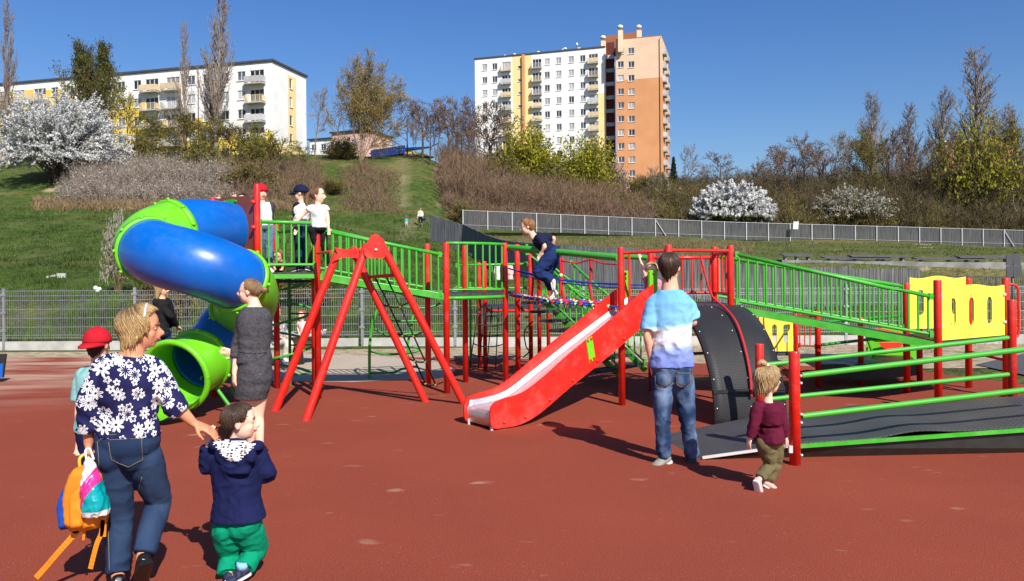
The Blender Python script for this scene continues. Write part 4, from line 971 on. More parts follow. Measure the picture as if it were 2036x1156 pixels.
# ---------------------------------------------------- lower right platform with yellow panels
T4 = thing('yellow_panel_platform', 'low red post platform with yellow oval-hole panels at the end of the long ramp', 'play tower', (pF.x, pF.y, 0))
for q, px, top in ((pF, 1866, 556), (pG, 1802, 562), (pI, 1925, 553), (pK, 2001, 552)): post(T4, q, P(px, top, q.y).z, 0.044)
deck(T4, [pF, pK, pI, pG], ZT4, 0.05)
def oval_panel(parent, a, b, z0, z1, holes, m, wave=0.02, hw=0.055, hh=0.17, zc=None, t=0.02):
    """wavy-topped panel with slotted oval holes; built as columns between the holes"""
    a, b = V(a), V(b); d = (b - a); d.z = 0; L = d.length; d.normalize(); nn = V((d.y, -d.x, 0)); zc = zc or (z0 + z1) / 2
    us = [0.0]
    for h in holes: us += list(np.linspace(h - hw, h + hw, 9))
    us.append(L)
    allu = []
    for u0, u1 in zip(us, us[1:]):
        k = max(1, int((u1 - u0) / 0.05)); allu += [u0 + (u1 - u0) * i / k for i in range(k)]
    allu.append(L)
    def top(u): return z1 + wave * math.cos(2 * math.pi * (u / L * 1.5 + 0.25)) * 0.8
    def hole(u):
        for h in holes:
            if abs(u - h) <= hw + 1e-6: return (hh - hw) + math.sqrt(max(0, hw * hw - (u - h) ** 2))
        return None
    mb = MB()
    def quad(u0, u1, za0, za1, zb0, zb1):
        def q(u, z, s): return V((a.x, a.y, 0)) + d * u + nn * s + V((0, 0, z))
        vs = [q(u0, za0, t / 2), q(u1, za1, t / 2), q(u1, zb1, t / 2), q(u0, zb0, t / 2), q(u0, za0, -t / 2), q(u1, za1, -t / 2), q(u1, zb1, -t / 2), q(u0, zb0, -t / 2)]
        mb.add(vs, [(0, 1, 2, 3), (7, 6, 5, 4), (0, 4, 5, 1), (3, 2, 6, 7)])
    for u0, u1 in zip(allu, allu[1:]):
        um = (u0 + u1) / 2; hm = hole(um)
        if hm is None: quad(u0, u1, z0, z0, top(u0), top(u1))
        else:
            h0, h1 = hole(u0) or 0, hole(u1) or 0
            quad(u0, u1, z0, z0, zc - h0, zc - h1); quad(u0, u1, zc + h0, zc + h1, top(u0), top(u1))
    def cap(u):
        vs = [V((a.x, a.y, 0)) + d * u + nn * s + V((0, 0, z)) for s, z in ((t / 2, z0), (-t / 2, z0), (-t / 2, top(u)), (t / 2, top(u)))]; mb.add(vs, [(0, 1, 2, 3)])
    cap(0); cap(L)
    for h in holes:
        for s in (-hw, hw):
            vs = [V((a.x, a.y, 0)) + d * (h + s) + nn * o + V((0, 0, zc + z)) for o, z in ((t / 2, -(hh - hw)), (-t / 2, -(hh - hw)), (-t / 2, hh - hw), (t / 2, hh - hw))]; mb.add(vs, [(0, 1, 2, 3)])
    return mb.build('panel', m, parent)
dF = (pK - pF).normalized(); LF = (pK - pF).length
zp0, zp1 = P(1930, 671, 9.7).z, P(1930, 567, 9.7).z
yp = oval_panel(T4, pF + dF * 0.05, pK - dF * 0.05, zp0, zp1, [LF * 0.17, LF * 0.43, LF * 0.70], M_YELLOW)
for q in (0.06, LF - 0.06):
    for z_ in (zp0 + 0.17, zp1 - 0.13): MB().box(xy(pF + dF * q, z_) + V((0.0, -0.02, 0)), (0.035, 0.03, 0.03)).build('bracket', M_BOLT, yp)
dG = (pI - pG).normalized(); LG = (pI - pG).length
oval_panel(T4, pG + dG * 0.05, pI - dG * 0.05, ZT4 + 0.06, ZT4 + 0.76, [LG * 0.17, LG * 0.43, LG * 0.72], M_YELLOW)
MB().tube(spline([xy(pK, P(2001, 565, pK.y).z), P(2012, 565, pK.y), P(2022, 570, pK.y), P(2025, 590, pK.y), P(2025, 665, pK.y), P(2010, 668, pK.y)], 5), 0.017, 8).build('grab_bar', M_RED, T4)
rod('brace', M_RED, xy(pI, 0.52), xy(pK, 0.48), 0.02, T4)

# ---------------------------------------------------- wheelchair ramp in front
nP = G(1581, 930); rP = P(1510, 700, 7.95); rQ = P(2012, 700, 8.25)
for q in (nP, rP, rQ): q.z = 0
WR = thing('access_ramp', 'low wheelchair ramp of grey rubber plates with green handrails at right', 'ramp', (nP.x, nP.y, 0))
post(WR, nP, P(1584, 700, nP.y).z, 0.046); post(WR, rP, P(1510, 685, rP.y).z, 0.044); post(WR, rQ, P(2012, 597, rQ.y).z, 0.044)
nQ = V((6.1, 7.05, 0)); post(WR, nQ, 1.35, 0.046)
def wz(x): return interp(x, [(1.36, 0.014), (2.45, 0.168), (6.6, 0.37)]) + 0.032 * math.exp(-((x - 3.5) / 0.28) ** 2) - 0.012 * math.exp(-((x - 3.0) / 0.3) ** 2)
def near_y(x): return interp(x, [(1.35, 6.75), (2.4, 6.72), (6.6, 6.98)])
def far_y(x): return interp(x, [(1.35, 7.72), (2.5, 7.95), (6.6, 8.35)])
xs = list(np.arange(1.36, 6.6, 0.06)); mb = MB(); vs = []; uvl = []
for x in xs:
    x0 = x + 0.22 * max(0, (2.2 - x) / 0.84)     # slanted left end
    vs += [V((x0, near_y(x), wz(x))), V((x, far_y(x), wz(x))), V((x0, near_y(x), wz(x) - 0.014)), V((x, far_y(x), wz(x) - 0.014))]
    uvl += [(x, 0), (x, 1.2), (x, 0), (x, 1.2)]
n_ = len(xs); fs = []
for i in range(n_ - 1):
    a = i * 4; b = a + 4; fs += [(a, b, b + 1, a + 1), (a + 2, a + 3, b + 3, b + 2), (a, a + 2, b + 2, b), (a + 1, b + 1, b + 3, a + 3)]
fs += [(0, 1, 3, 2), (n_ * 4 - 4, n_ * 4 - 2, n_ * 4 - 1, n_ * 4 - 3)]
mb.add(vs, fs); wd = mb.build('ramp_deck', M_RAMPTR, WR); ul = wd.data.uv_layers.new(name='UVMap')
for lp in wd.data.loops: ul.data[lp.index].uv = uvl[lp.vertex_index]
def wf(x): return interp(x, [(1.36, 0.0), (2.45, 0.135), (6.6, 0.335)])
for yy in (near_y, far_y):
    MB().bar(V((2.45, yy(2.45) - 0.012, wf(2.45))), V((6.6, yy(6.6) - 0.012, wf(6.6))), 0.02, 0.035).build('side_beam', M_GREEN, WR)
    MB().prism([V((1.75, yy(1.75) + 0.02, 0.022)), V((6.6, yy(6.6) + 0.02, 0.022)), V((6.6, yy(6.6) + 0.02, wf(6.6) - 0.02)), V((2.4, yy(2.4) + 0.02, wf(2.4) - 0.02))], (0, 0.02, 0)).build('skirt_shade', M_BLKMET, WR)
MB().bar(V((1.62, 6.73, wz(1.62) - 0.012)), V((2.42, 6.705, wz(2.42) - 0.016)), 0.012, 0.024).build('edge_strip', M_BOLT, WR)
sl_ = 0.075
for y0, y1 in ((748, 696), (829, 777)):
    a = P(1594, y0, nP.y + 0.02); b = P(2036, y1, 6.85); rod('handrail', M_GREEN, a, a.lerp(b, 1.45), 0.025, WR, 14)
for y0, y1 in ((726, 673), (795, 746)):
    a = P(1512, y0 + 2, rP.y); b = P(2005, y1, rQ.y); rod('handrail', M_GREEN, a, b, 0.024, WR, 14)
for z_ in (0.76, 0.70, 0.44, 0.37, 0.10): knob('bolt', M_BOLT, V((nP.x + 0.052, nP.y - 0.01, z_)), 0.012, WR)
MB().box((nP.x - 0.045, nP.y - 0.02, 0.155), (0.03, 0.03, 0.06)).build('bracket', M_BOLT, WR)

# ---------------------------------------------------- A-frame with rope ladder
AF = thing('a_frame', 'red four-legged A-frame with trefoil top plates in front of the sloping bridge', 'climbing frame', G(605, 842))
AN = P(742, 488, 9.25); AFr = P(688, 500, 9.62)
legs = [(P(727, 492, 9.2), G(607, 841)), (P(757, 482, 9.3), G(924, 807)), (P(672, 500, 9.55), G(546, 821)), (P(702, 497, 9.68), G(847, 803))]
for a, b in legs:
    d_ = (a - b).normalized(); rod('leg', M_RED, b, a + d_ * 0.04, 0.047, AF, 16)
ax = (AFr - AN).normalized(); sd2 = V((legs[1][1] - legs[0][1])); sd2.z = 0; sd2.normalize(); fn = V((sd2.y, -sd2.x, 0))
poly = []
for k in range(48):
    an = 2 * math.pi * k / 48; rr = 0.150 * (0.78 + 0.30 * max(0, math.cos(1.5 * (an - math.pi / 2)) ** 2))
    poly.append(AN + V((0, 0, -0.03)) + fn * 0.055 + sd2 * (math.cos(an) * rr * 0.98) + V((0, 0, math.sin(an) * rr)))
tp = MB().prism(poly, fn * 0.022).build('trefoil_plate', M_RPLAS, AF); knob('bolt', M_BOLT, AN + fn * 0.085 + V((0, 0, -0.05)), 0.018, tp)
a2 = AFr + V((0, 0, 0)); fp = [(-0.17, 0.05), (-0.06, 0.03), (0.06, 0.03), (0.17, 0.05), (0.13, 0.0), (0.17, -0.10), (0.08, -0.075), (-0.08, -0.075), (-0.19, -0.12), (-0.13, -0.03)]
MB().prism([a2 + fn * 0.055 + sd2 * u_ + V((0, 0, v_)) for u_, v_ in fp], fn * 0.022).build('inner_plate', M_RPLAS, AF)
rod('cross_bar', M_RED, P(724, 551, 9.75), P(790, 546, 9.45), 0.022, AF)
rod('cross_bar', M_RED, P(632, 503, 10.1), P(658, 500, 9.6), 0.02, AF)
RL = thing('rope_ladder', 'black rope ladder hanging from the bar of the red A-frame', 'rope ladder', G(858, 772))
r0, r1 = [P(746, 551, 9.65), P(848, 768, 10.5)], [P(768, 549, 9.55), P(868, 770, 10.45)]
for a, b in (r0, r1): MB().tube([a, b], 0.011, 6).build('rope', M_ROPEK, RL)
for k, t_ in enumerate((0.26, 0.52, 0.76, 0.98)):
    a, b = r0[0].lerp(r0[1], t_), r1[0].lerp(r1[1], t_); d_ = (b - a)
    MB().tube(spline([a - d_ * 0.75 + V((0, 0, 0.03)), a, a.lerp(b, .5) + V((0, 0, -0.012)), b, b + d_ * 0.85 + V((0, 0, 0.05))], 4), 0.012, 6).build('rung', M_ROPEK, RL)
    for q in (a, b): knob('clip', M_CLIPY, q, (0.02, 0.015, 0.018), RL)

# ---------------------------------------------------- spiral climber and arch climber under the left bridge
SPC = thing('spiral_climber', 'green spiral climbing pole under the tube slide tower deck', 'climbing pole', G(577, 770))
s0 = G(577, 770); rod('pole', M_DKGRN, s0, xy(s0, ZT1 - 0.05), 0.022, SPC)
hp = [s0 + V((0.34 * math.cos(an), 0.34 * math.sin(an), 0.12 + 1.45 * an / (2 * math.pi * 3))) for an in np.linspace(0, 2 * math.pi * 3, 60)]
MB().tube(hp, 0.019, 8).build('spiral', M_GREEN, SPC)
for k in (2, 20, 39, 57): rod('spoke', M_DKGRN, xy(s0, hp[k].z), hp[k], 0.012, SPC)
ACL = thing('loop_climber', 'green curved pole climber with dark looped rungs beneath the sloping bridge', 'climbing frame', G(735, 757))
c0 = G(735, 757); c1 = P(812, 757, c0.y + 0.45); c1.z = 0
L1 = spline([c0, P(735, 690, c0.y), P(742, 640, c0.y), P(757, 600, c0.y), P(775, 566, c0.y - 0.2)], 6); MB().tube(L1, 0.023, 10).build('pole', M_GREEN, ACL)
L2 = spline([c1, P(811, 690, c1.y), P(817, 650, c1.y), P(822, 610, c1.y), P(800, 585, c1.y - 0.4), P(786, 562, c1.y - 0.6)], 6); MB().tube(L2, 0.02, 10).build('pole', M_GREEN, ACL)
for (pts) in ([(745, 655), (772, 668), (815, 665), (838, 664)], [(738, 700), (770, 706), (820, 702), (834, 695), (820, 691)], [(737, 743), (780, 742), (800, 735), (828, 730)], [(752, 625), (775, 636), (800, 640), (850, 638)], [(790, 592), (800, 610), (840, 614), (872, 606), (872, 597)]):
    MB().tube(spline([P(x_, y_, c0.y + 0.1 + 0.003 * (x_ - 735)) for x_, y_ in pts], 5), 0.019, 8).build('loop_rung', M_DKGRN, ACL)

# ---------------------------------------------------- rear tower with staircase, nets
T5 = thing('stair_tower', 'rear red post tower with green railed stairs behind the rope bridge', 'play tower', (0.6, 13.0, 0))
for px, py, top in ((954, 735, 521), (965, 742, 519), (1056, 742, 505), (1073, 730, 500), (1091, 722, 520), (936, 735, 560)):
    g_ = G(px, py); post(T5, g_, P(px - 1, top, g_.y).z, 0.036 if px != 936 else 0.02, M_RED if px != 936 else M_GREEN)
g1, g2, g3, g4 = G(965, 742), G(1056, 742), G(1091, 722), G(954, 722)
z5 = P(1010, 611, 13.2).z
deck(T5, [g1, g2, g3, g4], z5, 0.05)
rod('bottom_rail', M_RED, xy(g1, z5 - 0.06), xy(g2, z5 - 0.06), 0.02, T5)
# stairs down to the right
A0 = P(1078, 596, 12.3); B0 = P(1232, 748, 11.4)
stf = V((B0.x - A0.x, B0.y - A0.y, 0)).normalized(); stn = V((-stf.y, stf.x, 0))
for o in (0.0, 0.75):
    MB().bar(A0 + stn * o, B0 + stn * o, 0.03, 0.09).build('stringer', M_GREEN, T5)
    railing(T5, A0 + stn * o + V((0, 0, 0.12)), B0 + stn * o + V((0, 0, 0.12)), A0 + stn * o + V((0, 0, 0.62)), B0 + stn * o + V((0, 0, 0.62)), 12, r=0.02, rb=0.012)
for k in range(8):
    c = A0.lerp(B0, (k + 0.3) / 8) + stn * 0.05; MB().bar(c - stn * 0.50, c + stn * 0.60, 0.24, 0.04).build('tread', M_DECK, T5)
railing(T5, P(1045, 500, 13.6), P(1175, 600, 13.3), P(1045, 487, 13.6), P(1175, 590, 13.3), 2, r=0.02)
railing(T5, P(905, 572, 13.0), P(1050, 572, 13.2), P(905, 527, 13.0), P(1050, 524, 13.2), 9, r=0.02, rb=0.012)
# climbing net
CN = thing('climbing_net', 'black rope climbing net under the rear stair tower', 'net', G(985, 745))
for k in range(5):
    t_ = k / 4; MB().tube([P(952 + 52 * t_, 612, 12.9), P(933 + 70 * t_, 735, 12.4)], 0.010, 5).build('net_rope', M_ROPEK, CN)
for k in range(6):
    t_ = (k + 0.6) / 6; a, b = P(952, 612, 12.9).lerp(P(933, 735, 12.4), t_), P(1004, 612, 12.9).lerp(P(1003, 735, 12.4), t_)
    MB().tube(sag(a, b, 0.05, 8), 0.010, 5).build('net_rope', M_ROPEK, CN)
HR = thing('hanging_rope', 'black climbing rope with yellow clips hung on a rear red post', 'rope', G(1046, 735))
MB().tube(spline([P(1060, 640, 12.4), P(1043, 660, 12.4), P(1046, 690, 12.4), P(1052, 700, 12.4), P(1040, 712, 12.4)], 5), 0.012, 6).build('rope', M_ROPEK, HR)
for y_ in (632, 662): knob('clip', M_CLIPY, P(1048, y_, 12.4), (0.05, 0.02, 0.02), HR)

# ---------------------------------------------------- rear right play deck
T6 = thing('rear_play_deck', 'low rear deck with yellow and lime panels behind the long ramp', 'play tower', (4.8, 11.6, 0))
u1, u2, u3, u4, u5 = G(1627, 773), G(1712, 768), G(1829, 770), P(1582, 650, 13.4), P(1500, 650, 13.4)
u4.z = u5.z = 0
for q, px, top in ((u1, 1627, 617), (u2, 1711, 632), (u3, 1828, 650), (u4, 1582, 625)): post(T6, q, P(px, top, q.y).z, 0.04)
z6 = P(1700, 720, 11.3).z
deck(T6, [u1, u3, u3 + V((0.4, 1.1, 0)), u1 + V((0.2, 1.5, 0))], z6, 0.07, m=M_BLKMET)
MB().prism([xy(u1, z6 - 0.07), xy(u3, z6 - 0.07), xy(u3, z6 - 0.17), xy(u1.lerp(u3, 0.5), z6 - 0.24), xy(u1.lerp(u3, 0.12), z6 - 0.17)], (0, 0.03, 0)).build('skirt_shade', M_BLKMET, T6)  # black wedge added for the shade below the deck
yp = oval_panel(T6, u5, u4 - V((0.05, 0, 0)), P(1540, 700, 13.4).z, P(1540, 630, 13.4).z, [0.14, 0.34, 0.53], M_YELLOW, hw=0.04, hh=0.16)
deck(T6, [u5, u4, u4 + V((0.2, 0.8, 0)), u5 + V((0, 0.8, 0))], P(1540, 703, 13.4).z, 0.05)
railing(T6, P(1588, 688, 13.2), P(1624, 690, 12.2), P(1588, 630, 13.2), P(1624, 630, 12.2), 4, m=M_RED, r=0.016, rb=0.010)
for px in (1508, 1518): rod('grab_bar', M_RED, P(px, 632, 13.2), P(px + 2, 680, 13.2), 0.014, T6)
rod('side_rail', M_DKGRN, P(1633, 687, 11.2), P(1800, 668, 11.6), 0.022, T6); rod('side_rail', M_DKGRN, P(1635, 642, 11.2), P(1800, 628, 11.6), 0.022, T6)
rod('low_rail', M_RED, P(1555, 737, 11.6), P(1622, 740, 11.2), 0.02, T6)
lp = oval_panel(T6, P(1722, 700, 12.2), P(1826, 700, 12.0), P(1770, 712, 12.1).z, P(1770, 652, 12.1).z, [], M_LIME, wave=0.05)
arc = [P(1748 + 24 - 24 * math.cos(an) , 682 + 15 * math.sin(an), 12.05) for an in np.linspace(0, math.pi, 12)]
MB().prism(arc, (0, -0.012, 0)).build('red_half_disc', M_RPLAS, lp)
arc = [P(1718 + 55 * math.cos(an), 672 - 12 * math.sin(an), 12.02) for an in np.linspace(0.25, 1.5, 8)] + [P(1718 + 55 * math.cos(an), 668 - 4 * math.sin(an), 12.02) for an in np.linspace(1.5, 0.25, 8)]
MB().prism([P(1740, 652, 12.02), P(1792, 663, 12.0), P(1792, 670, 12.0), P(1760, 664, 12.01)], (0, -0.012, 0)).build('red_trim', M_RPLAS, lp)
MB().bar(P(1722, 668, 11.95), P(1738, 712, 11.95), 0.05, 0.02).build('green_strut', M_GREEN, lp)

# ---------------------------------------------------- sand table where the toddler sits
ST = thing('sand_table', 'low round pale table with dark rim behind the left tower where a toddler sits', 'play table', G(590, 728))
c_ = G(590, 728); zt_ = P(590, 664, c_.y).z
MB().tube([xy(c_, zt_ - 0.035), xy(c_, zt_)], 0.52, 28).build('top', mat('pale_board', (0.45, 0.43, 0.40), 0.6), ST)
MB().tube([xy(c_, zt_ - 0.24), xy(c_, zt_ - 0.036)], [0.30, 0.46], 24).build('bowl', mat('beige_bowl', (0.33, 0.26, 0.17), 0.7), ST)
MB().tube([xy(c_, 0.02), xy(c_, zt_ - 0.25)], [0.14, 0.10], 14).build('pedestal', M_BLKMET, ST)
# ================================================================== trees and shrubs
def bark(name, c, v=0.3): return mat(name, c, 0.95, var=v, scale=2.5, stretch=(3, 3, 0.5), spec=0.08)
def leafm(name, c, c2, tr=0.25): return mat(name, c, 0.7, var=0.35, scale=0.9, col2=c2, spec=0.12, transl=tr)
M_BARK = bark('bark_brown', (0.085, 0.062, 0.045)); M_BARKG = bark('bark_grey', (0.22, 0.185, 0.15)); M_BARKT = bark('bark_tan', (0.20, 0.145, 0.085))
M_TWIGB = bark('twig_brown', (0.185, 0.122, 0.080), 0.45); M_TWIGP = bark('twig_purple_grey', (0.25, 0.20, 0.165), 0.35); M_TWIGO = bark('twig_olive', (0.17, 0.135, 0.06), 0.4)
M_LWHITE = leafm('white_blossom', (0.72, 0.72, 0.69), (0.86, 0.86, 0.84), 0.35); M_LCREAM = leafm('cream_blossom', (0.34, 0.33, 0.26), (0.52, 0.50, 0.42), 0.2)
M_LGREEN = leafm('poplar_leaf', (0.085, 0.10, 0.03), (0.17, 0.18, 0.055), 0.4); M_LYEL = leafm('willow_leaf', (0.40, 0.29, 0.09), (0.58, 0.43, 0.16), 0.45)
M_LYG = leafm('yellow_green_leaf', (0.30, 0.30, 0.022), (0.50, 0.47, 0.05), 0.45); M_LOL = leafm('olive_leaf', (0.12, 0.115, 0.026), (0.24, 0.205, 0.05), 0.35); M_LCON = leafm('conifer_needles', (0.018, 0.032, 0.018), (0.04, 0.06, 0.03), 0.05)
M_LPINK = leafm('pink_blossom', (0.42, 0.26, 0.30), (0.58, 0.40, 0.42)); M_DRY = mat('dry_grass', (0.30, 0.215, 0.12), 0.9, var=0.3, scale=0.6, spec=0.1, transl=0.3)
M_GRS = mat('grass_blade', (0.045, 0.10, 0.018), 0.8, var=0.4, scale=0.35, col2=(0.12, 0.19, 0.04), spec=0.1, transl=0.3)

def seg_mesh(name, S, m, sides=4):
    """S: array (n,8) p0 p1 r0 r1 -> tubes"""
    S = np.asarray(S, dtype=np.float64); n = len(S); p0, p1, r0, r1 = S[:, 0:3], S[:, 3:6], S[:, 6], S[:, 7]
    d = p1 - p0; d /= np.linalg.norm(d, axis=1, keepdims=True) + 1e-9
    up = np.where(np.abs(d[:, 2:3]) < 0.9, np.array([[0, 0, 1.0]]), np.array([[1.0, 0, 0]]))
    a = np.cross(d, up); a /= np.linalg.norm(a, axis=1, keepdims=True) + 1e-9; b = np.cross(d, a)
    ang = np.arange(sides) * 2 * np.pi / sides
    ca, sa = np.cos(ang)[None, :, None], np.sin(ang)[None, :, None]
    off = a[:, None, :] * ca + b[:, None, :] * sa
    v0 = p0[:, None, :] + off * r0[:, None, None]; v1 = p1[:, None, :] + off * r1[:, None, None]
    vs = np.concatenate([v0, v1], axis=1).reshape(-1, 3)
    k = np.arange(sides); f = np.stack([k, (k + 1) % sides, sides + (k + 1) % sides, sides + k], axis=1)
    fs = (f[None, :, :] + (np.arange(n) * 2 * sides)[:, None, None]).reshape(-1, 4)
    return quick_mesh(name, vs, fs, m, True)
def leaf_mesh(name, C, size, m, rg, jit=0.0, aspect=0.6, n=1, up=0.0):
    C = np.repeat(np.asarray(C, dtype=np.float64), n, axis=0)
    C = C + rg.normal(0, 1, C.shape) * jit
    k = len(C); a = rg.normal(0, 1, (k, 3)); a[:, 2] *= 1 - up; a /= np.linalg.norm(a, axis=1, keepdims=True)
    b = rg.normal(0, 1, (k, 3)); b -= a * (a * b).sum(1, keepdims=True); b /= np.linalg.norm(b, axis=1, keepdims=True)
    s = size * rg.uniform(0.6, 1.3, (k, 1))
    vs = np.stack([C - a * s, C - b * s * aspect, C + a * s, C + b * s * aspect], axis=1).reshape(-1, 3)
    fs = np.arange(k * 4).reshape(-1, 4); return quick_mesh(name, vs, fs, m, False)
class Tree:
    def __init__(s, seed): s.r = random.Random(seed); s.big = []; s.fine = []; s.tips = []; s.rg = np.random.default_rng(seed)
    def rv(s): return V((s.r.gauss(0, 1), s.r.gauss(0, 1), s.r.gauss(0, 1)))
    def grow(s, p, d, L, r, lev, cfg):
        c = cfg[lev]; n = c.get('n', 4); last = lev == len(cfg) - 1; ch = c.get('kids', 0); start = c.get('start', 0.25)
        pts = [p]; rr = r
        for i in range(n):
            d = (d + s.rv() * c.get('wig', 0.1) + V((0, 0, c.get('trop', 0.0)))).normalized(); q = p + d * (L / n); r2 = r * (1 - (1 - c.get('tip', 0.35)) * (i + 1) / n)
            (s.big if lev < c.get('bigl', 2) else s.fine).append((*p, *q, rr, r2)); p = q; rr = r2; pts.append((p, d, r2, (i + 1) / n))
        if last: s.tips += [tuple(x[0]) for x in pts[1:]]; return
        for k in range(ch):
            t = start + (1 - start) * (k + s.r.random()) / ch; i = min(n - 1, int(t * n)); q, dd, r2, _ = pts[i + 1]
            base = V(pts[i][0] if i > 0 else pts[0]); q = base.lerp(q, t * n - i)
            ax = dd.cross(s.rv()).normalized(); an = math.radians(s.r.gauss(c.get('ang', 45), c.get('angv', 10)))
            nd = (dd * math.cos(an) + ax * math.sin(an)).normalized()
            f = c.get('ratio', 0.5) * (1 - c.get('fall', 0.5) * (t - start) / (1 - start + 1e-6)) * s.r.uniform(0.75, 1.2)
            s.grow(q, nd, L * f, max(r2 * c.get('rr', 0.6), 0.012), lev + 1, cfg)
    def meshes(s, mb, mt, thick=1.0):
        f = np.asarray(s.fine)
        if len(f): f[:, 6:8] = np.maximum(f[:, 6:8], 0.012) * thick
        return seg_mesh('trunk', s.big, mb, 6), (seg_mesh('twigs', f, mt, 3) if len(f) else None)
PROTO = {}
def proto(key, parts): PROTO[key] = parts; return key
def poplar(key, seed, h, width, mb=M_BARKG, mt=M_TWIGP, leaf=None):
    t = Tree(seed)
    k_ = width / h
    cfg = [dict(n=8, kids=48, start=0.08, ang=30, angv=7, ratio=0.34 * k_ / 0.16, fall=0.72, wig=0.02, tip=0.12, rr=0.42, bigl=2), dict(n=5, kids=11, start=0.15, ang=24, angv=8, ratio=0.42, fall=0.4, wig=0.05, trop=0.22, tip=0.25, bigl=1, rr=0.5), dict(n=3, kids=3, start=0.2, ang=26, ratio=0.5, wig=0.10, trop=0.12, bigl=0), dict(n=2, wig=0.1, trop=0.1, bigl=0)]
    t.grow(V((0, 0, 0)), V((0, 0, 1)), h, h * 0.014, 0, cfg); a, b = t.meshes(mb, mt, 1.9); parts = [('trunk', a), ('twigs', b)]
    if leaf: parts.append(('foliage', leaf_mesh('foliage', np.asarray(t.tips), 0.13, leaf, t.rg, 0.25, n=2)))
    proto(key, parts)
def bare(key, seed, h, spread=1.0, mb=M_BARK, mt=M_TWIGB, leaf=None, ls=0.12, ln=2, stems=1, kids=(9, 8, 7), thick=2.4, trunk=0.35, jit=0.2, fan=0.28):
    t = Tree(seed)
    for k in range(stems):
        d = V((t.r.gauss(0, fan), t.r.gauss(0, fan), 1)).normalized() if stems > 1 else V((0, 0, 1))
        cfg = [dict(n=7, kids=kids[0], start=trunk, ang=42 * spread, angv=10, ratio=0.52, fall=0.35, wig=0.07, trop=0.05, tip=0.15, rr=0.6, bigl=2), dict(n=5, kids=kids[1], start=0.2, ang=40 * spread, angv=10, ratio=0.52, fall=0.4, wig=0.12, trop=0.06, bigl=2, rr=0.55), dict(n=3, kids=kids[2], start=0.15, ang=38, ratio=0.55, fall=0.3, wig=0.16, trop=0.05, bigl=0), dict(n=3, wig=0.18, bigl=0)]
        t.grow(V((0, 0, 0)), d, h * 0.86, h * 0.020 / math.sqrt(stems), 0, cfg)
    a, b = t.meshes(mb, mt, thick); parts = [('trunk', a), ('twigs', b)]
    if leaf: parts.append(('foliage', leaf_mesh('foliage', np.asarray(t.tips), ls, leaf, t.rg, jit, n=ln)))
    proto(key, parts)
def blossom_bush(key, seed, rx, h, leaf, mt, n=150, dens=26, ls=0.075, gap=None, fill=1.0):
    """dome of radiating stems crowded with flowers"""
    r = random.Random(seed); rg = np.random.default_rng(seed); S = []; C = []
    for k in range(n):
        az = r.uniform(0, 2 * math.pi); el = math.acos(1 - r.random() * 0.98) 
        d = V((math.sin(el) * math.cos(az), math.sin(el) * math.sin(az), max(0.05, math.cos(el))))
        L = r.uniform(0.72, 1.0); end = V((d.x * rx, d.y * rx, d.z * h)) * L; end.z += 0.25 * h * math.sin(el) * 0.6
        p = V((r.gauss(0, 0.12), r.gauss(0, 0.12), 0)) * rx * 0.6; mid = p.lerp(end, 0.5) + V((0, 0, 0.16 * h))
        pts = spline([p, mid, end], 4)
        for i in range(len(pts) - 1): S.append((*pts[i], *pts[i + 1], 0.035 * (1 - i / 9) + 0.01, 0.035 * (1 - (i + 1) / 9) + 0.01))
        for q in range(9):
            i = r.randint(2, len(pts) - 2); b = pts[i]; dd = ((pts[i + 1] - pts[i - 1]).normalized() + V((r.gauss(0, .55), r.gauss(0, .55), r.gauss(0.1, .4)))).normalized(); l = r.uniform(0.25, 0.55) * h * 0.32
            S.append((*b, *(b + dd * l), 0.014, 0.007)); m_ = int(dens * 0.36)
            f = ((i / 8) ** 1.5) * fill
            for j in range(m_):
                if r.random() < f: C.append(tuple(b + dd * l * (0.1 + 0.9 * r.random())))
        for j in range(int(dens * 0.9)):
            t_ = 0.35 + 0.65 * r.random(); u = t_ * (len(pts) - 1); i = min(len(pts) - 2, int(u))
            if r.random() < fill: C.append(tuple(pts[i].lerp(pts[i + 1], u - i)))
    C = np.asarray(C)
    if gap is not None: C = C[~gap(C)]
    proto(key, [('twigs', seg_mesh('twigs', S, mt, 3)), ('blossom', leaf_mesh('blossom', C, ls, leaf, rg, 0.05, aspect=0.8, n=2))])
def leafy_bush(key, seed, rx, h, leaf, mt, n=120, ln=7, ls=0.10, jit=0.22, stem=0.05):
    r = random.Random(seed); rg = np.random.default_rng(seed); S = []; C = []
    for k in range(n):
        az = r.uniform(0, 2 * math.pi); el = math.acos(1 - r.random() * 0.95); L = r.uniform(0.45, 1.0) ** 0.6 * (0.86 + 0.28 * mnoise.noise(V((math.cos(az) * 1.3, math.sin(az) * 1.3, el * 1.5 + seed))))
        end = V((math.sin(el) * math.cos(az) * rx, math.sin(el) * math.sin(az) * rx, 0.12 * h + math.cos(el) * h * 0.92)) * L
        p = V((r.gauss(0, 0.1) * rx, r.gauss(0, 0.1) * rx, 0)); pts = spline([p, p.lerp(end, 0.5) + V((0, 0, 0.12 * h)), end], 3)
        for i in range(len(pts) - 1): S.append((*pts[i], *pts[i + 1], stem * (1 - i / 8), stem * (1 - (i + 1) / 8)))
        for q in range(7):
            i = r.randint(1, len(pts) - 2); b = pts[i]; dd = ((pts[i + 1] - pts[i - 1]).normalized() + V((r.gauss(0, .5), r.gauss(0, .5), r.gauss(0.25, .4)))).normalized(); l = r.uniform(0.12, 0.28) * h
            S.append((*b, *(b + dd * l), 0.018, 0.008))
            for j in range(ln): C.append(tuple(b + dd * l * (0.3 + 0.75 * r.random())))
    proto(key, [('trunk', seg_mesh('trunk', S, mt, 3)), ('foliage', leaf_mesh('foliage', C, ls, leaf, rg, jit, aspect=0.7, n=1))])
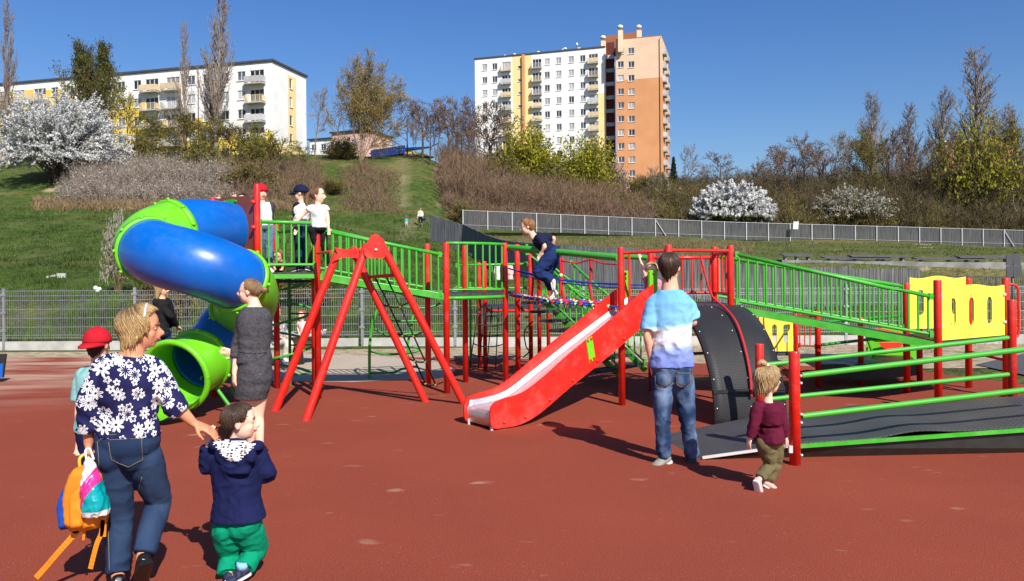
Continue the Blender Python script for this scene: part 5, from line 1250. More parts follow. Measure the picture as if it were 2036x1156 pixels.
poplar('pop1', 3, 20, 3.3); poplar('pop2', 4, 20, 3.9); poplar('pop3', 9, 20, 3.0)
poplar('gpop1', 12, 12, 3.6, M_BARK, M_TWIGO, M_LGREEN); poplar('gpop2', 13, 12, 3.2, M_BARK, M_TWIGO, M_LGREEN)
bare('bare1', 21, 10); bare('bare2', 22, 10, 0.85, kids=(10, 8, 7)); bare('bare3', 23, 10, 1.1, stems=2, kids=(7, 7, 7)); bare('barep', 24, 10, 0.9, M_BARKG, M_TWIGP, M_LCREAM, 0.05, 1)
bare('willow', 31, 13, 0.85, M_BARKT, M_TWIGO, M_LYEL, 0.085, 3, stems=8, kids=(8, 8, 7), trunk=0.2, jit=0.3, fan=0.5)
bare('ylt', 33, 8, 1.0, M_BARK, M_TWIGO, M_LYG, 0.07, 2, kids=(7, 6, 6), trunk=0.3, jit=0.2)
bare('olt', 34, 8, 1.1, M_BARK, M_TWIGO, M_LOL, 0.085, 2, stems=3, kids=(6, 6, 6), trunk=0.15, jit=0.25)
blossom_bush('blos1', 41, 1.0 * 7.2, 8.6, M_LWHITE, M_BARK, 380, 46, 0.088); blossom_bush('blos2', 42, 5.0, 4.4, M_LWHITE, M_BARK, 360, 34, 0.14); blossom_bush('blos3', 43, 5.0, 4.6, M_LCREAM, M_TWIGO, 170, 16, 0.09, fill=0.7)
leafy_bush('yg1', 51, 5.2, 7.5, M_LYG, M_BARK, 190, 11, 0.15, 0.3); leafy_bush('yg2', 52, 5.0, 7.0, M_LYG, M_BARK, 150, 9, 0.14, 0.3)
leafy_bush('yg3', 56, 5.0, 7.2, M_LYG, M_BARK, 120, 5, 0.12, 0.3, 0.06); leafy_bush('ol1', 53, 3.0, 3.4, M_LOL, M_TWIGO, 110, 5, 0.12, 0.2, 0.03); leafy_bush('pk1', 54, 2.6, 3.6, M_LPINK, M_BARK, 70, 5, 0.11, 0.2, 0.03); leafy_bush('ol2', 55, 3.0, 3.2, M_LOL, M_TWIGB, 120, 3, 0.10, 0.2, 0.03)
def conifer(key, seed, h, rx):
    r = random.Random(seed); rg = np.random.default_rng(seed); S = [(0, 0, 0, 0, 0, h, 0.16, 0.02)]; C = []
    for k in range(130):
        z = h * (0.06 + 0.94 * k / 130); L = rx * (1 - k / 130) * r.uniform(0.8, 1.1) + 0.1; az = k * 2.4; e = (L * math.cos(az), L * math.sin(az), z - 0.25 * L); S.append((0, 0, z, *e, 0.03, 0.01))
        for j in range(16): t_ = r.uniform(0.1, 1); C.append((e[0] * t_, e[1] * t_, lerp(z, e[2], t_)))
    proto(key, [('trunk', seg_mesh('trunk', S, M_BARK, 4)), ('foliage', leaf_mesh('foliage', C, 0.17, M_LCON, rg, 0.09, 0.5, 2))])
conifer('con', 61, 7, 1.9)
PH = dict(pop1=20, pop2=20, pop3=20, gpop1=12, gpop2=12, bare1=10, bare2=10, bare3=10, barep=10, willow=13, ylt=8, olt=8, blos1=8.6, blos2=4.4, blos3=4.6, yg1=7.5, yg2=7, ol1=3.4, ol2=3.2, pk1=3.6, con=7)
HT = {}
for k_, parts in PROTO.items():
    mx = 0; mw = 0
    for nm, me in parts:
        co = np.empty(len(me.vertices) * 3, dtype=np.float32); me.vertices.foreach_get('co', co); co = co.reshape(-1, 3)
        mx = max(mx, np.percentile(co[:, 2], 99.7)); mw = max(mw, np.percentile(np.abs(co[:, 0]), 99))
    HT[k_] = (float(mx), float(mw) * 2)
def plant(name, label, cat, key, px, d, top, wpx=None, group=None, sink=0.0, rot=None):
    """stand prototype key on the terrain in column px at distance d so that it reaches photo row top (and width wpx)"""
    g = on(px, d); z1 = P(px, top, d).z; h = max(0.5, z1 - g.z + sink); s = h / HT[key][0]; sxy = s if wpx is None else (wpx / F_PX * d) / HT[key][1]
    t = thing(name, label, cat, (g.x, g.y, g.z - sink), group); t.scale = (sxy, sxy, s); t.rotation_euler = (0, 0, rnd.uniform(0, 6.28) if rot is None else rot)
    for nm, me in PROTO[key]:
        o = bpy.data.objects.new(nm, me); COL.objects.link(o); o.parent = t; ORG[o.name] = ORG[t.name]
    return t
T_ = plant
# ---- left hilltop
T_('poplar_tree', 'tall bare poplar at the far left edge of the picture', 'tree', 'pop3', 15, 100, -8, 58)
T_('poplar_tree', 'slim bare poplar in front of the white block, shorter of the pair', 'tree', 'pop3', 370, 105, 36, 50)
T_('poplar_tree', 'tallest bare poplar in front of the white block, reaching the top of the picture', 'tree', 'pop1', 431, 106, -30, 68)
T_('green_poplar', 'green-leafed poplar before the white block, left one of two', 'tree', 'gpop1', 165, 100, 82, 84)
T_('green_poplar', 'green-leafed poplar before the white block, right one of two', 'tree', 'gpop2', 209, 102, 87, 76)
T_('blossom_tree', 'huge white blossoming shrub on the left slope below the yellow block', 'shrub', 'blos1', 128, 88, 192, 232, rot=0.6)
T_('leafing_tree', 'thin young tree with sparse yellow leaves before the yellow wall', 'tree', 'ylt', 256, 97, 166, 70)
SH = [('dark olive bush at the left edge under the bare poplar', 'olt', 18, 99, 222, 74), ('dark olive bush between the white blossom and the yellow wall', 'olt', 212, 98, 238, 80), ('brownish olive bush left of the paired poplars', 'olt', 318, 98, 226, 80),
      ('broad olive bush under the paired bare poplars', 'olt', 378, 96, 226, 116), ('olive bush right of the paired bare poplars', 'olt', 452, 97, 238, 110), ('green bush against the gable of the white block', 'ol1', 512, 98, 250, 90),
      ('small pale green bush below the yellow wall', 'ol1', 282, 94, 246, 50), ('yellow leafing shrub below the gable of the white block', 'ylt', 556, 88, 258, 110), ('second yellow leafing shrub right of the gable', 'ylt', 604, 92, 280, 70), ('olive shrub on the slope below the poplars', 'ol1', 405, 88, 276, 110), ('olive shrub behind the boys on the deck', 'ol2', 500, 82, 318, 120), ('brown shrub right of the girl on the deck', 'ol2', 660, 84, 352, 70)]
for lb, k, px, d, top, w_ in SH: T_('shrub', lb, 'shrub', k, px, d, top, w_, 'shrubs on the left hill')
for lb, px, w_ in (('brown shrub hiding the left side of the pink house', 668, 50), ('brown shrub hiding the middle of the pink house', 694, 54)): T_('shrub', lb, 'shrub', 'ol2', px, 106, 270, w_, 'shrubs on the left hill')
T_('leafing_tree', 'pale thin tree between the white block gable and the willow', 'tree', 'barep', 628, 108, 168, 84)
T_('willow_tree', 'big spreading yellow-brown willow on the crest of the hill', 'tree', 'willow', 718, 103, 112, 215)
BT = [(812, 110, 196, 60, 'bare1', 'first bare tree right of the willow'), (842, 111, 194, 62, 'bare2', 'second bare tree right of the willow'), (868, 112, 202, 60, 'bare3', 'third bare tree right of the willow'), (893, 110, 190, 70, 'bare2', 'fourth bare tree right of the willow, beside the tower'), (922, 111, 188, 64, 'bare1', 'bare tree just left of the white tower'),
      (946, 106, 206, 70, 'bare3', 'bare tree overlapping the left edge of the white tower'), (978, 108, 206, 90, 'bare2', 'bare tree in front of the left windows of the tower'), (1008, 106, 236, 70, 'bare3', 'reddish bare tree left of the yellow-green bushes')]
BT += [(828, 106, 214, 56, 'bare3', 'low bare tree in front of the second tree right of the willow'), (856, 105, 220, 60, 'bare1', 'low bare tree behind the kiosk annex'), (905, 105, 216, 66, 'bare3', 'low bare tree left of the thicket top'), (934, 113, 196, 60, 'bare2', 'bare tree tucked behind the left tower edge')]
for px, d, top, w_, k, lb in BT: T_('bare_tree', lb, 'tree', k, px, d, top, w_, 'bare trees on the crest')
T_('yellow_green_tree', 'rounded yellow-green leafing tree before the white tower, left of two', 'tree', 'yg1', 1056, 104, 247, 136)
T_('yellow_green_tree', 'rounded yellow-green leafing tree before the white tower, right of two', 'tree', 'yg2', 1168, 105, 270, 130)
for lb, k, px, d, top, w_ in [('olive bush at the left foot of the yellow-green trees', 'ol1', 1000, 100, 292, 100), ('olive bush between the yellow-green trees', 'ol1', 1105, 100, 320, 110), ('pink flowering bush at the foot of the orange tower wing', 'pk1', 1230, 106, 316, 46), ('brown bush below the orange tower wing', 'ol2', 1268, 110, 352, 90), ('olive bush right of the orange tower', 'ol1', 1310, 112, 345, 80), ('pale bush at the right corner of the orange tower', 'barep', 1300, 108, 330, 70)]:
    T_('shrub', lb, 'shrub', k, px, d, top, w_, 'shrubs below the tower')
T_('conifer', 'small dark conifer beside the right edge of the orange tower', 'tree', 'con', 1341, 114, 312, 30)
for px, d, top, w_, k, lb in [(1368, 118, 288, 74, 'barep', 'pale bare tree just right of the conifer'), (1432, 118, 304, 84, 'bare1', 'bare spreading tree above the round white blossom shrub'), (1396, 116, 322, 60, 'barep', 'low pale bare tree above the white blossom shrub'), (1520, 114, 308, 80, 'bare3', 'leftmost bare tree of the right-hand ridge'), (1562, 114, 284, 70, 'bare2', 'second bare tree of the right-hand ridge'), (1605, 113, 264, 80, 'bare1', 'dark bare tree on the right-hand ridge, third along'),
      (1655, 114, 258, 84, 'barep', 'pale leafing tree on the right-hand ridge'), (1708, 112, 256, 84, 'olt', 'olive leafing tree left of the first right-hand poplar'), (1770, 112, 252, 64, 'bare2', 'bare tree between the first two right-hand poplars'), (1845, 114, 270, 64, 'bare3', 'bare tree left of the third right-hand poplar'), (1480, 112, 330, 60, 'bare3', 'low bare tree above the right end of the white blossom shrub'), (1900, 112, 262, 60, 'bare1', 'bare tree left of the yellow-green tree at far right'), (1500, 108, 322, 60, 'bare1', 'low bare tree at the left start of the right-hand ridge'), (1545, 109, 300, 66, 'bare1', 'mid-height bare tree in front of the second ridge tree'), (1585, 110, 282, 66, 'bare3', 'twiggy bare tree between the second and third ridge trees'), (1632, 109, 276, 70, 'bare2', 'bare tree before the pale leafing ridge tree'), (1680, 110, 270, 76, 'barep', 'second pale leafing tree on the right-hand ridge'), (1725, 109, 276, 70, 'olt', 'olive leafing tree under the first right-hand poplar'), (1795, 110, 268, 70, 'bare3', 'bare tree left of the second right-hand poplar'), (1830, 109, 276, 66, 'bare1', 'bare tree right of the second right-hand poplar'), (1876, 108, 278, 70, 'olt', 'olive leafing tree under the third right-hand poplar')]:
    T_('bare_tree', lb, 'tree', k, px, d, top, w_, 'trees on the right-hand ridge')
for px, d, top, w_, k, lb in [(1735, 125, 183, 70, 'pop2', 'first bare poplar of the right-hand ridge'), (1812, 126, 202, 54, 'pop1', 'second and smallest bare poplar of the right-hand ridge'), (1874, 124, 174, 70, 'pop2', 'third bare poplar of the right-hand ridge'), (1938, 124, 97, 92, 'pop1', 'tallest bare poplar of the right-hand ridge'), (2017, 126, 202, 62, 'pop2', 'rightmost bare poplar at the picture edge')]:
    T_('poplar_tree', lb, 'tree', k, px, d, top, w_, 'poplars on the right-hand ridge')
T_('yellow_green_tree', 'large yellow-green leafing tree at the far right below the poplars', 'tree', 'yg3', 1950, 100, 224, 150)
T_('yellow_green_tree', 'olive-green leafing tree at the far right edge', 'tree', 'olt', 2025, 101, 232, 90)
T_('blossom_shrub', 'round dense white blossom shrub behind the upper fence', 'shrub', 'blos2', 1457, 92, 366, 150)
T_('blossom_shrub', 'round cream half-open blossom shrub behind the upper fence at right', 'shrub', 'blos3', 1692, 93, 368, 156)
T_('shrub', 'low olive shrub on the grass below the brown thicket', 'shrub', 'ol2', 916, 82, 394, 70)
# small flowering twig bush by the tube slide
T_('blossom_shrub', 'thin flowering twigs beside the top bend of the tube slide', 'shrub', 'blos3', 236, 26, 420, 60)
T_('shrub', 'scrubby yellowish bush behind the mesh fence under the tube slide', 'shrub', 'ol2', 330, 21.5, 515, 130)
T_('shrub', 'yellow-leafed bush behind the mesh fence under the tower deck', 'shrub', 'ol1', 600, 24, 525, 130)
T_('shrub', 'low scrubby bush behind the mesh fence left of the A-frame', 'shrub', 'ol2', 480, 22, 545, 110)

def ribbons(p0, p1, w0, w1, rg):
    d = p1 - p0; d /= np.linalg.norm(d, axis=1, keepdims=True) + 1e-9; a = np.cross(d, rg.normal(0, 1, d.shape)); a /= np.linalg.norm(a, axis=1, keepdims=True) + 1e-9
    w0 = np.reshape(w0, (-1, 1)); w1 = np.reshape(w1, (-1, 1))
    vs = np.stack([p0 - a * w0, p0 + a * w0, p1 + a * w1, p1 - a * w1], axis=1).reshape(-1, 3); return vs
def thicket(name, label, seed, pxr, dr, n, hfun, m, leafm_=None, leaf_n=0, leaf_s=0.08, tw=11, w=0.022, mask=None, twl=(0.18, 0.42)):
    """dense leafless scrub: one uncountable mass"""
    rg = np.random.default_rng(seed); px = rg.uniform(*pxr, n); d = rg.uniform(*dr, n); h = np.array([hfun(a, b) for a, b in zip(px, d)]) * rg.uniform(0.65, 1.1, n); k = h > 0.25
    px, d, h = px[k], d[k], h[k]; n = len(h); x = (px - CX) / F_PX * d; B = np.array([(a, b, HN(a, b) - 0.1) for a, b in zip(x, d)])
    lean = rg.normal(0, 0.28, (n, 3)); lean[:, 2] = 0; P0 = B; P1 = B + np.c_[lean[:, :2] * 0.4, np.full(n, 0.5)] * h[:, None]; P2 = B + np.c_[lean[:, :2], np.full(n, 0.95)] * h[:, None]
    V_ = [ribbons(P0, P1, np.full(n, w * 1.3), np.full(n, w), rg), ribbons(P1, P2, np.full(n, w), np.full(n, w * 0.4), rg)]; C = []
    for q in range(tw):
        t = rg.uniform(0.15, 0.95, (n, 1)); base = np.where(t < 0.5, P0 + (P1 - P0) * t * 2, P1 + (P2 - P1) * (t * 2 - 1)); dd = rg.normal(0, 0.6, (n, 3)); dd[:, 2] = np.abs(dd[:, 2]) + 0.45; dd /= np.linalg.norm(dd, axis=1, keepdims=True)
        e = base + dd * (h[:, None] * rg.uniform(*twl, (n, 1))); V_.append(ribbons(base, e, np.full(n, w * 0.62), np.full(n, w * 0.28), rg)); C.append(e); C.append(base + (e - base) * 0.6)
    vs = np.concatenate(V_); fs = np.arange(len(vs)).reshape(-1, 4); o = link(name, quick_mesh(name, vs, fs, m)); tag(o, label, 'scrub', kind='stuff')
    if leafm_ is not None:
        C = np.concatenate(C); C = C[rg.permutation(len(C))[:leaf_n]]; o2 = link('scrub_leaves', leaf_mesh('scrub_leaves', C, leaf_s, leafm_, rg, 0.08), o); o2['kind'] = 'stuff'
    return o
def nz(a, b, s, k): return mnoise.noise(V((a * s, b * s * 10, k)))
def hl(px, d): return (2.9 if d > 80 else 2.2) * min(1, max(0, (px - 105) / 60)) * (1 if px < 430 else max(0, (520 - px) / 90)) * (1 + 0.35 * nz(px, d, 0.02, 1))
thicket('blossom_thicket', 'grey thicket dotted with pale blossom on the left slope', 1, (105, 520), (76, 91), 4200, hl, M_TWIGP, M_LCREAM, 17000, 0.085)
thicket('brown_thicket', 'brown leafless thicket on the slope behind the deck', 2, (420, 820), (76, 98), 2600, lambda px, d: (1.9 if px < 640 else 2.1 * max(0, 1 - abs(px - 735) / 75)) * (1 + 0.6 * nz(px, d, 0.03, 2)), M_TWIGB, M_LOL, 3500, 0.08)
def hm(px, d):
    if px < 878: return 0
    top = interp(px, [(880, 3.2), (930, 5.0), (1000, 4.2), (1100, 3.6), (1200, 3.0), (1290, 1.8)]); return top * (0.55 if d < 87 else 1) * (1 + 0.3 * nz(px, d, 0.02, 3)) * (1 if px < 1240 or d < 100 else 0.6)
thicket('brown_thicket', 'wide brown leafless thicket below the tower block', 3, (880, 1300), (84, 112), 6500, hm, M_TWIGB, M_LOL, 2500, 0.07, tw=13, w=0.024)
def hr(px, d): return interp(px, [(1260, 2.0), (1400, 2.6), (1600, 3.4), (1900, 4.0), (2100, 4.5)]) * (0.7 if d < 96 else 1.0) * (1 + 0.45 * nz(px, d, 0.02, 4))
thicket('ridge_thicket', 'dark brown scrub covering the right-hand ridge behind the upper fence', 4, (1270, 2120), (91, 126), 8500, hr, bark('twig_dark', (0.095, 0.074, 0.040), 0.5), M_LOL, 9000, 0.10, tw=12, w=0.028)
thicket('green_scrub', 'olive green scrub along the foot of the right-hand ridge', 5, (1300, 2120), (90, 116), 5200, lambda px, d: 3.6 * (0.5 + nz(px, d, 0.018, 9)), M_TWIGO, M_LOL, 34000, 0.12, tw=10, w=0.022)
thicket('dry_grass_fringe', 'pale dry grass along the lower edge of the left thicket', 6, (70, 640), (72, 78), 3600, lambda px, d: 0.75, M_DRY, tw=5, w=0.03, twl=(0.4, 0.7))
thicket('dry_grass_fringe', 'dry grass tufts on the bank above the board fence', 7, (930, 1500), (46, 76), 4200, lambda px, d: 0.34 + 0.3 * nz(px, d, 0.03, 6), M_DRY, tw=4, w=0.012, twl=(0.5, 0.9))
# grass blades on the nearer slopes
def blades(name, label, seed, n, pxr, dr, hr_, m, w):
    rg = np.random.default_rng(seed); px = rg.uniform(*pxr, n); d = dr[0] * (dr[1] / dr[0]) ** rg.uniform(0, 1, n); x = (px - CX) / F_PX * d
    k = np.array([0.5 + mnoise.noise(V((a * 0.7, b * 0.5, 2.0))) for a, b in zip(x, d)]); keep = k + rg.uniform(-0.3, 0.3, n) > 0.35; x, d, k = x[keep], d[keep], k[keep]; n = len(x)
    B = np.array([(a, b, HN(a, b) - 0.02) for a, b in zip(x, d)]); h = rg.uniform(*hr_, n) * (0.5 + k); t = rg.normal(0, 0.45, (n, 3)); t[:, 2] = 1; E = B + t * h[:, None]
    ww = w * (d / 25) ; vs = ribbons(B, E, ww, ww * 0.2, rg); o = link(name, quick_mesh(name, vs, np.arange(len(vs)).reshape(-1, 4), m)); tag(o, label, 'grass', kind='stuff')
blades('grass', 'short green grass on the hill behind the mesh fence', 8, 70000, (-60, 1000), (18, 76), (0.08, 0.26), M_GRS, 0.012)
blades('bank_grass', 'short grass on the bank between the two board fences', 9, 26000, (900, 2100), (19, 84), (0.06, 0.20), M_GRS, 0.011)
blades('weeds', 'dry weeds at the foot of the mesh fence', 10, 4000, (600, 2100), (15.2, 18.5), (0.03, 0.12), M_DRY, 0.008)

thicket('green_scrub', 'olive leafing scrub among the brown thicket below the tower', 12, (900, 1280), (92, 110), 1500, lambda px, d: 4.2 * (0.30 + nz(px, d, 0.018, 19)), M_TWIGO, M_LOL, 9000, 0.11, tw=10, w=0.022)
thicket('pale_scrub', 'pale grey leafless scrub streaks on the right-hand ridge', 13, (1300, 2120), (95, 124), 1000, lambda px, d: 5.0 * (0.25 + nz(px, d, 0.015, 29)), M_TWIGP, tw=11, w=0.026)
# ================================================================== people
from mathutils.bvhtree import BVHTree
M_SKIN = mat('skin', rgb(222, 164, 132), 0.5, var=0.10, scale=9, col2=rgb(236, 182, 152), spec=0.35, bump=0.06, bscale=180)
M_SKINP = mat('skin_pale', rgb(238, 190, 164), 0.5, var=0.08, scale=9, spec=0.35, bump=0.05, bscale=180)
M_SKINT = mat('skin_tan', rgb(206, 142, 106), 0.5, var=0.12, scale=9, spec=0.35, bump=0.08, bscale=160)
M_LIP = mat('lips', rgb(190, 96, 90), 0.4); M_EYEW = mat('eye_white', (0.75, 0.74, 0.72), 0.2); M_EYED = mat('eye_dark', (0.02, 0.015, 0.012), 0.15)
def cloth_mat(name, col, rough=0.85, var=0.12, scale=7, fine=500, col2=None, sheen=0.0): return mat(name, col, rough, var=var, scale=scale, bump=0.25, bscale=fine, spec=0.15, sheen=sheen, col2=col2)
def hair_mat(name, c1, c2, root=None):
    m = bpy.data.materials.new(name); m.use_nodes = True; t = m.node_tree; L = t.links.new; b = t.nodes['Principled BSDF']
    uv = NN(t, 'ShaderNodeUVMap'); mp = NN(t, 'ShaderNodeMapping'); mp.inputs['Scale'].default_value = (70, 2.2, 1); L(uv.outputs[0], mp.inputs[0])
    n = NN(t, 'ShaderNodeTexNoise'); n.inputs['Scale'].default_value = 1.0; n.inputs['Detail'].default_value = 6; L(mp.outputs[0], n.inputs[0])
    r = NN(t, 'ShaderNodeValToRGB'); L(n.outputs[0], r.inputs[0]); e = r.color_ramp.elements; e[0].color = (*c1, 1); e[1].color = (*c2, 1); e[0].position = 0.36; e[1].position = 0.64; out = r.outputs[0]
    if root:
        sx = NN(t, 'ShaderNodeSeparateXYZ'); L(uv.outputs[0], sx.inputs[0]); mr = NN(t, 'ShaderNodeMapRange'); L(sx.outputs[1], mr.inputs[0]); mr.inputs[1].default_value = 0.10; mr.inputs[2].default_value = 0.42; mr.inputs[3].default_value = 0.85; mr.inputs[4].default_value = 0
        mx = NN(t, 'ShaderNodeMix', data_type='RGBA'); L(mr.outputs[0], mx.inputs[0]); L(out, mx.inputs[6]); mx.inputs[7].default_value = (*root, 1); out = mx.outputs[2]
    L(out, b.inputs['Base Color']); b.inputs['Roughness'].default_value = 0.42; b.inputs['Specular IOR Level'].default_value = 0.4
    bm = NN(t, 'ShaderNodeBump'); bm.inputs['Strength'].default_value = 0.7; bm.inputs['Distance'].default_value = 0.006; L(n.outputs[0], bm.inputs['Height']); L(bm.outputs[0], b.inputs['Normal']); return m
HB = hair_mat('hair_brown', (0.022, 0.012, 0.007), (0.085, 0.048, 0.028)); HBL = hair_mat('hair_blonde', (0.24, 0.135, 0.045), (0.58, 0.40, 0.18), (0.10, 0.06, 0.03)); HGB = hair_mat('hair_golden', (0.25, 0.15, 0.06), (0.55, 0.38, 0.19)); HDB = hair_mat('hair_dark_blonde', (0.12, 0.065, 0.03), (0.33, 0.20, 0.10)); HGI = hair_mat('hair_ginger', (0.16, 0.06, 0.02), (0.36, 0.17, 0.07)); HD = hair_mat('hair_dark', (0.008, 0.006, 0.005), (0.035, 0.024, 0.018)); HMB = hair_mat('hair_mid_brown', (0.09, 0.042, 0.018), (0.26, 0.13, 0.06))

TMP = bpy.data.scenes.new('workbench')
def remesh(mb, voxel, it=6, fold=0.0, seed=0.0, fs=(9, 9, 9), spots=()):
    """fuse closed shapes into one continuous surface"""
    me = mb.mesh('tmp', M_SKIN); o = bpy.data.objects.new('tmp', me); TMP.collection.objects.link(o)
    m = o.modifiers.new('r', 'REMESH'); m.mode = 'VOXEL'; m.voxel_size = voxel; m.use_smooth_shade = True
    if it: s = o.modifiers.new('s', 'SMOOTH'); s.factor = 0.5; s.iterations = it
    with bpy.context.temp_override(scene=TMP, view_layer=TMP.view_layers[0]):
        dg = bpy.context.evaluated_depsgraph_get(); dg.update(); out = bpy.data.meshes.new_from_object(o.evaluated_get(dg))
    bpy.data.objects.remove(o); bpy.data.meshes.remove(me)
    if fold or spots:
        n = len(out.vertices); co = np.empty(n * 3, dtype=np.float32); no = np.empty(n * 3, dtype=np.float32); out.vertices.foreach_get('co', co); out.vertices.foreach_get('normal', no)
        co = co.reshape(-1, 3); no = no.reshape(-1, 3); d = np.zeros(n)
        for i in range(n):
            p = co[i]; q = V((p[0] * fs[0] + seed, p[1] * fs[1], p[2] * fs[2])); a = fold
            w_ = mnoise.noise(q * 0.6) ; f = (1 - abs(mnoise.noise(q + V((w_, w_, 0)) * 0.8)) * 2.4) + 0.22 * (1 - abs(mnoise.noise(q * 2.1 + V((w_, 3, w_)))) * 2.4)
            for (c, r, am) in spots:
                k = (V(p) - c).length / r
                if k < 1: a += am * (1 - k)
            d[i] = a * (f - 0.45) * 1.2
        co += no * d[:, None]; out.vertices.foreach_set('co', co.astype(np.float32).ravel()); out.update()
    out.polygons.foreach_set('use_smooth', np.ones(len(out.polygons), dtype=bool)); return out
def put(name, me, m, parent):
    org = ORG[parent.name]; me.transform(Matrix.Translation(-org)); me.materials.clear(); me.materials.append(m); me.name = name; return link(name, me, parent)
def az(deg): a = math.radians(deg); return V((math.sin(a), math.cos(a), 0))
def ring(c, R, F, a, b, n=20, sq=1.0):
    out = []
    for k in range(n):
        t = 2 * math.pi * k / n; ct, st = math.cos(t), math.sin(t)
        out.append(c + R * (a * math.copysign(abs(ct) ** sq, ct)) + F * (b * math.copysign(abs(st) ** sq, st)))
    return out
def limb(mb, pts, rad, n=14, sub=5, ends=True):
    ps = spline([V(p) for p in pts], sub); rs_ = spline(list(map(float, rad)), sub)
    mb.tube(ps, [max(0.004, r) for r in rs_], n)
    if ends: mb.ball(ps[0], rs_[0] * 0.99, 12, 8); mb.ball(ps[-1], rs_[-1] * 0.99, 12, 8)
    return mb
class Person:
    def __init__(s, label, d, J, face=0, hip_face=None, head_face=None, hh=0.225, sc=1.0, tilt=0.0, roll=0.0, voxel=0.009, group=None, girth=1.0, skin=None, nw=1.0):
        """J: joint -> (px, py, extra depth).  l/r = left/right side in the picture"""
        s.J = {k: P(v[0], v[1], d + (v[2] if len(v) > 2 else 0)) for k, v in J.items()}; s.d = d; s.sc = sc; s.hh = hh; s.vx = voxel; s.g = girth; s.skin = skin or M_SKIN; s.nw = nw
        feet = [s.J[k] for k in ('al', 'ar') if k in s.J]; b = sum(feet, V()) / len(feet) if feet else s.J['pelvis']
        s.t = thing('person', label, 'person', (b.x, b.y, min([f.z for f in feet] + [s.J['pelvis'].z]) - 0.07 * sc), group)
        s.Fc = az(face); s.Fh = az(face if hip_face is None else hip_face); s.Ff = az(face if head_face is None else head_face)
        # picture-left/right aligned side vectors: from the left joint to the right joint
        def side(F, a, b):
            r = V((F.y, -F.x, 0)); q = s.J[b] - s.J[a]; q.z = 0
            return r if r.dot(q) >= 0 else -r
        s.Rc = side(s.Fc, 'sl', 'sr'); s.Rh = side(s.Fh, 'hl', 'hr')
        s.U = (V((0, 0, 1)) + s.Ff * tilt + V((s.Ff.y, -s.Ff.x, 0)) * roll).normalized(); s.HF = (s.Ff - s.U * s.Ff.dot(s.U)).normalized(); s.HR = s.HF.cross(s.U)
    def spine(s, t):
        pts = [s.J['pelvis'] - (s.J['chest'] - s.J['pelvis']) * 0.22, s.J['pelvis'], s.J['pelvis'].lerp(s.J['chest'], 0.5) , s.J['chest'], s.J['neck']]; ks = [-0.2, 0.0, 0.45, 0.82, 1.0]
        pts = [pts[0], pts[1], pts[2], pts[3], pts[4]]
        for i in range(4):
            if t <= ks[i + 1] or i == 3:
                u = (t - ks[i]) / (ks[i + 1] - ks[i]); return pts[i].lerp(pts[i + 1], u)
    PROF = [(-0.16, 0.10, 0.085), (-0.08, 0.150, 0.115), (0.02, 0.168, 0.125), (0.15, 0.160, 0.115), (0.32, 0.138, 0.100), (0.50, 0.145, 0.105), (0.68, 0.160, 0.115), (0.80, 0.160, 0.108), (0.88, 0.128, 0.090), (0.95, 0.082, 0.066), (1.02, 0.055, 0.055)]
    def torso(s, mb, t0, t1, pad=0.0, prof=None, n=9, wide=1.0, flare=0.0):
        prof = prof or s.PROF; R = []
        for k in range(n):
            t = lerp(t0, t1, k / (n - 1)); a = interp(t, [(p[0], p[1]) for p in prof]) * s.sc * s.g * wide + pad; b = interp(t, [(p[0], p[2]) for p in prof]) * s.sc * s.g + pad
            a += flare * (1 - k / (n - 1)); b += flare * (1 - k / (n - 1))
            w = max(0, min(1, (t - 0.1) / 0.6)); Rr = s.Rh.lerp(s.Rc, w).normalized(); c = s.spine(t)
            ax = (s.spine(t + 0.03) - s.spine(t - 0.03)).normalized(); Rr = (Rr - ax * Rr.dot(ax)).normalized(); Fr = ax.cross(Rr)
            R.append(ring(c, Rr, Fr, a, b, 22, 0.9))
        return mb.rings(R, True)
    def hand(s, mb, side, curl=0.5, dirv=None, palm=None, size=1.0, spread=0.12):
        """palm and five curled fingers beyond the wrist"""
        w = s.J['w' + side]; e = s.J['e' + side]; D = (dirv or (w - e)).normalized(); N = palm or V((0, -1, 0)); N = (N - D * N.dot(D)).normalized(); X = D.cross(N); k = s.sc * size
        mb.rings([ring(w + D * (0.0 * k), X, N, 0.024 * k, 0.018 * k, 12), ring(w + D * (0.03 * k), X, N, 0.034 * k, 0.017 * k, 12), ring(w + D * (0.08 * k), X, N, 0.039 * k, 0.015 * k, 12), ring(w + D * (0.095 * k), X, N, 0.034 * k, 0.011 * k, 12)])
        for i, (o, L) in enumerate(((-0.029, 0.070), (-0.010, 0.080), (0.010, 0.075), (0.028, 0.058))):
            p = w + D * 0.086 * k + X * o * k; d_ = (D + X * o * spread * 20).normalized(); pts = [p]
            for j in range(3):
                a = curl * (0.55 + 0.5 * j); d2 = (d_ * math.cos(a) + N * math.sin(a)); p = p + d2 * L * k * (0.45 - 0.08 * j); pts.append(p)
            limb(mb, pts, [0.0095 * k, 0.009 * k, 0.0085 * k, 0.007 * k], 8, 3)
        p = w + D * 0.03 * k - X * 0.030 * k; limb(mb, [p, p + (D * 0.5 - X * 0.55 + N * 0.3).normalized() * 0.04 * k, p + (D * 0.9 - X * 0.45 + N * 0.6 * (0.4 + curl)).normalized() * 0.075 * k], [0.013 * k, 0.011 * k, 0.008 * k], 8, 3)
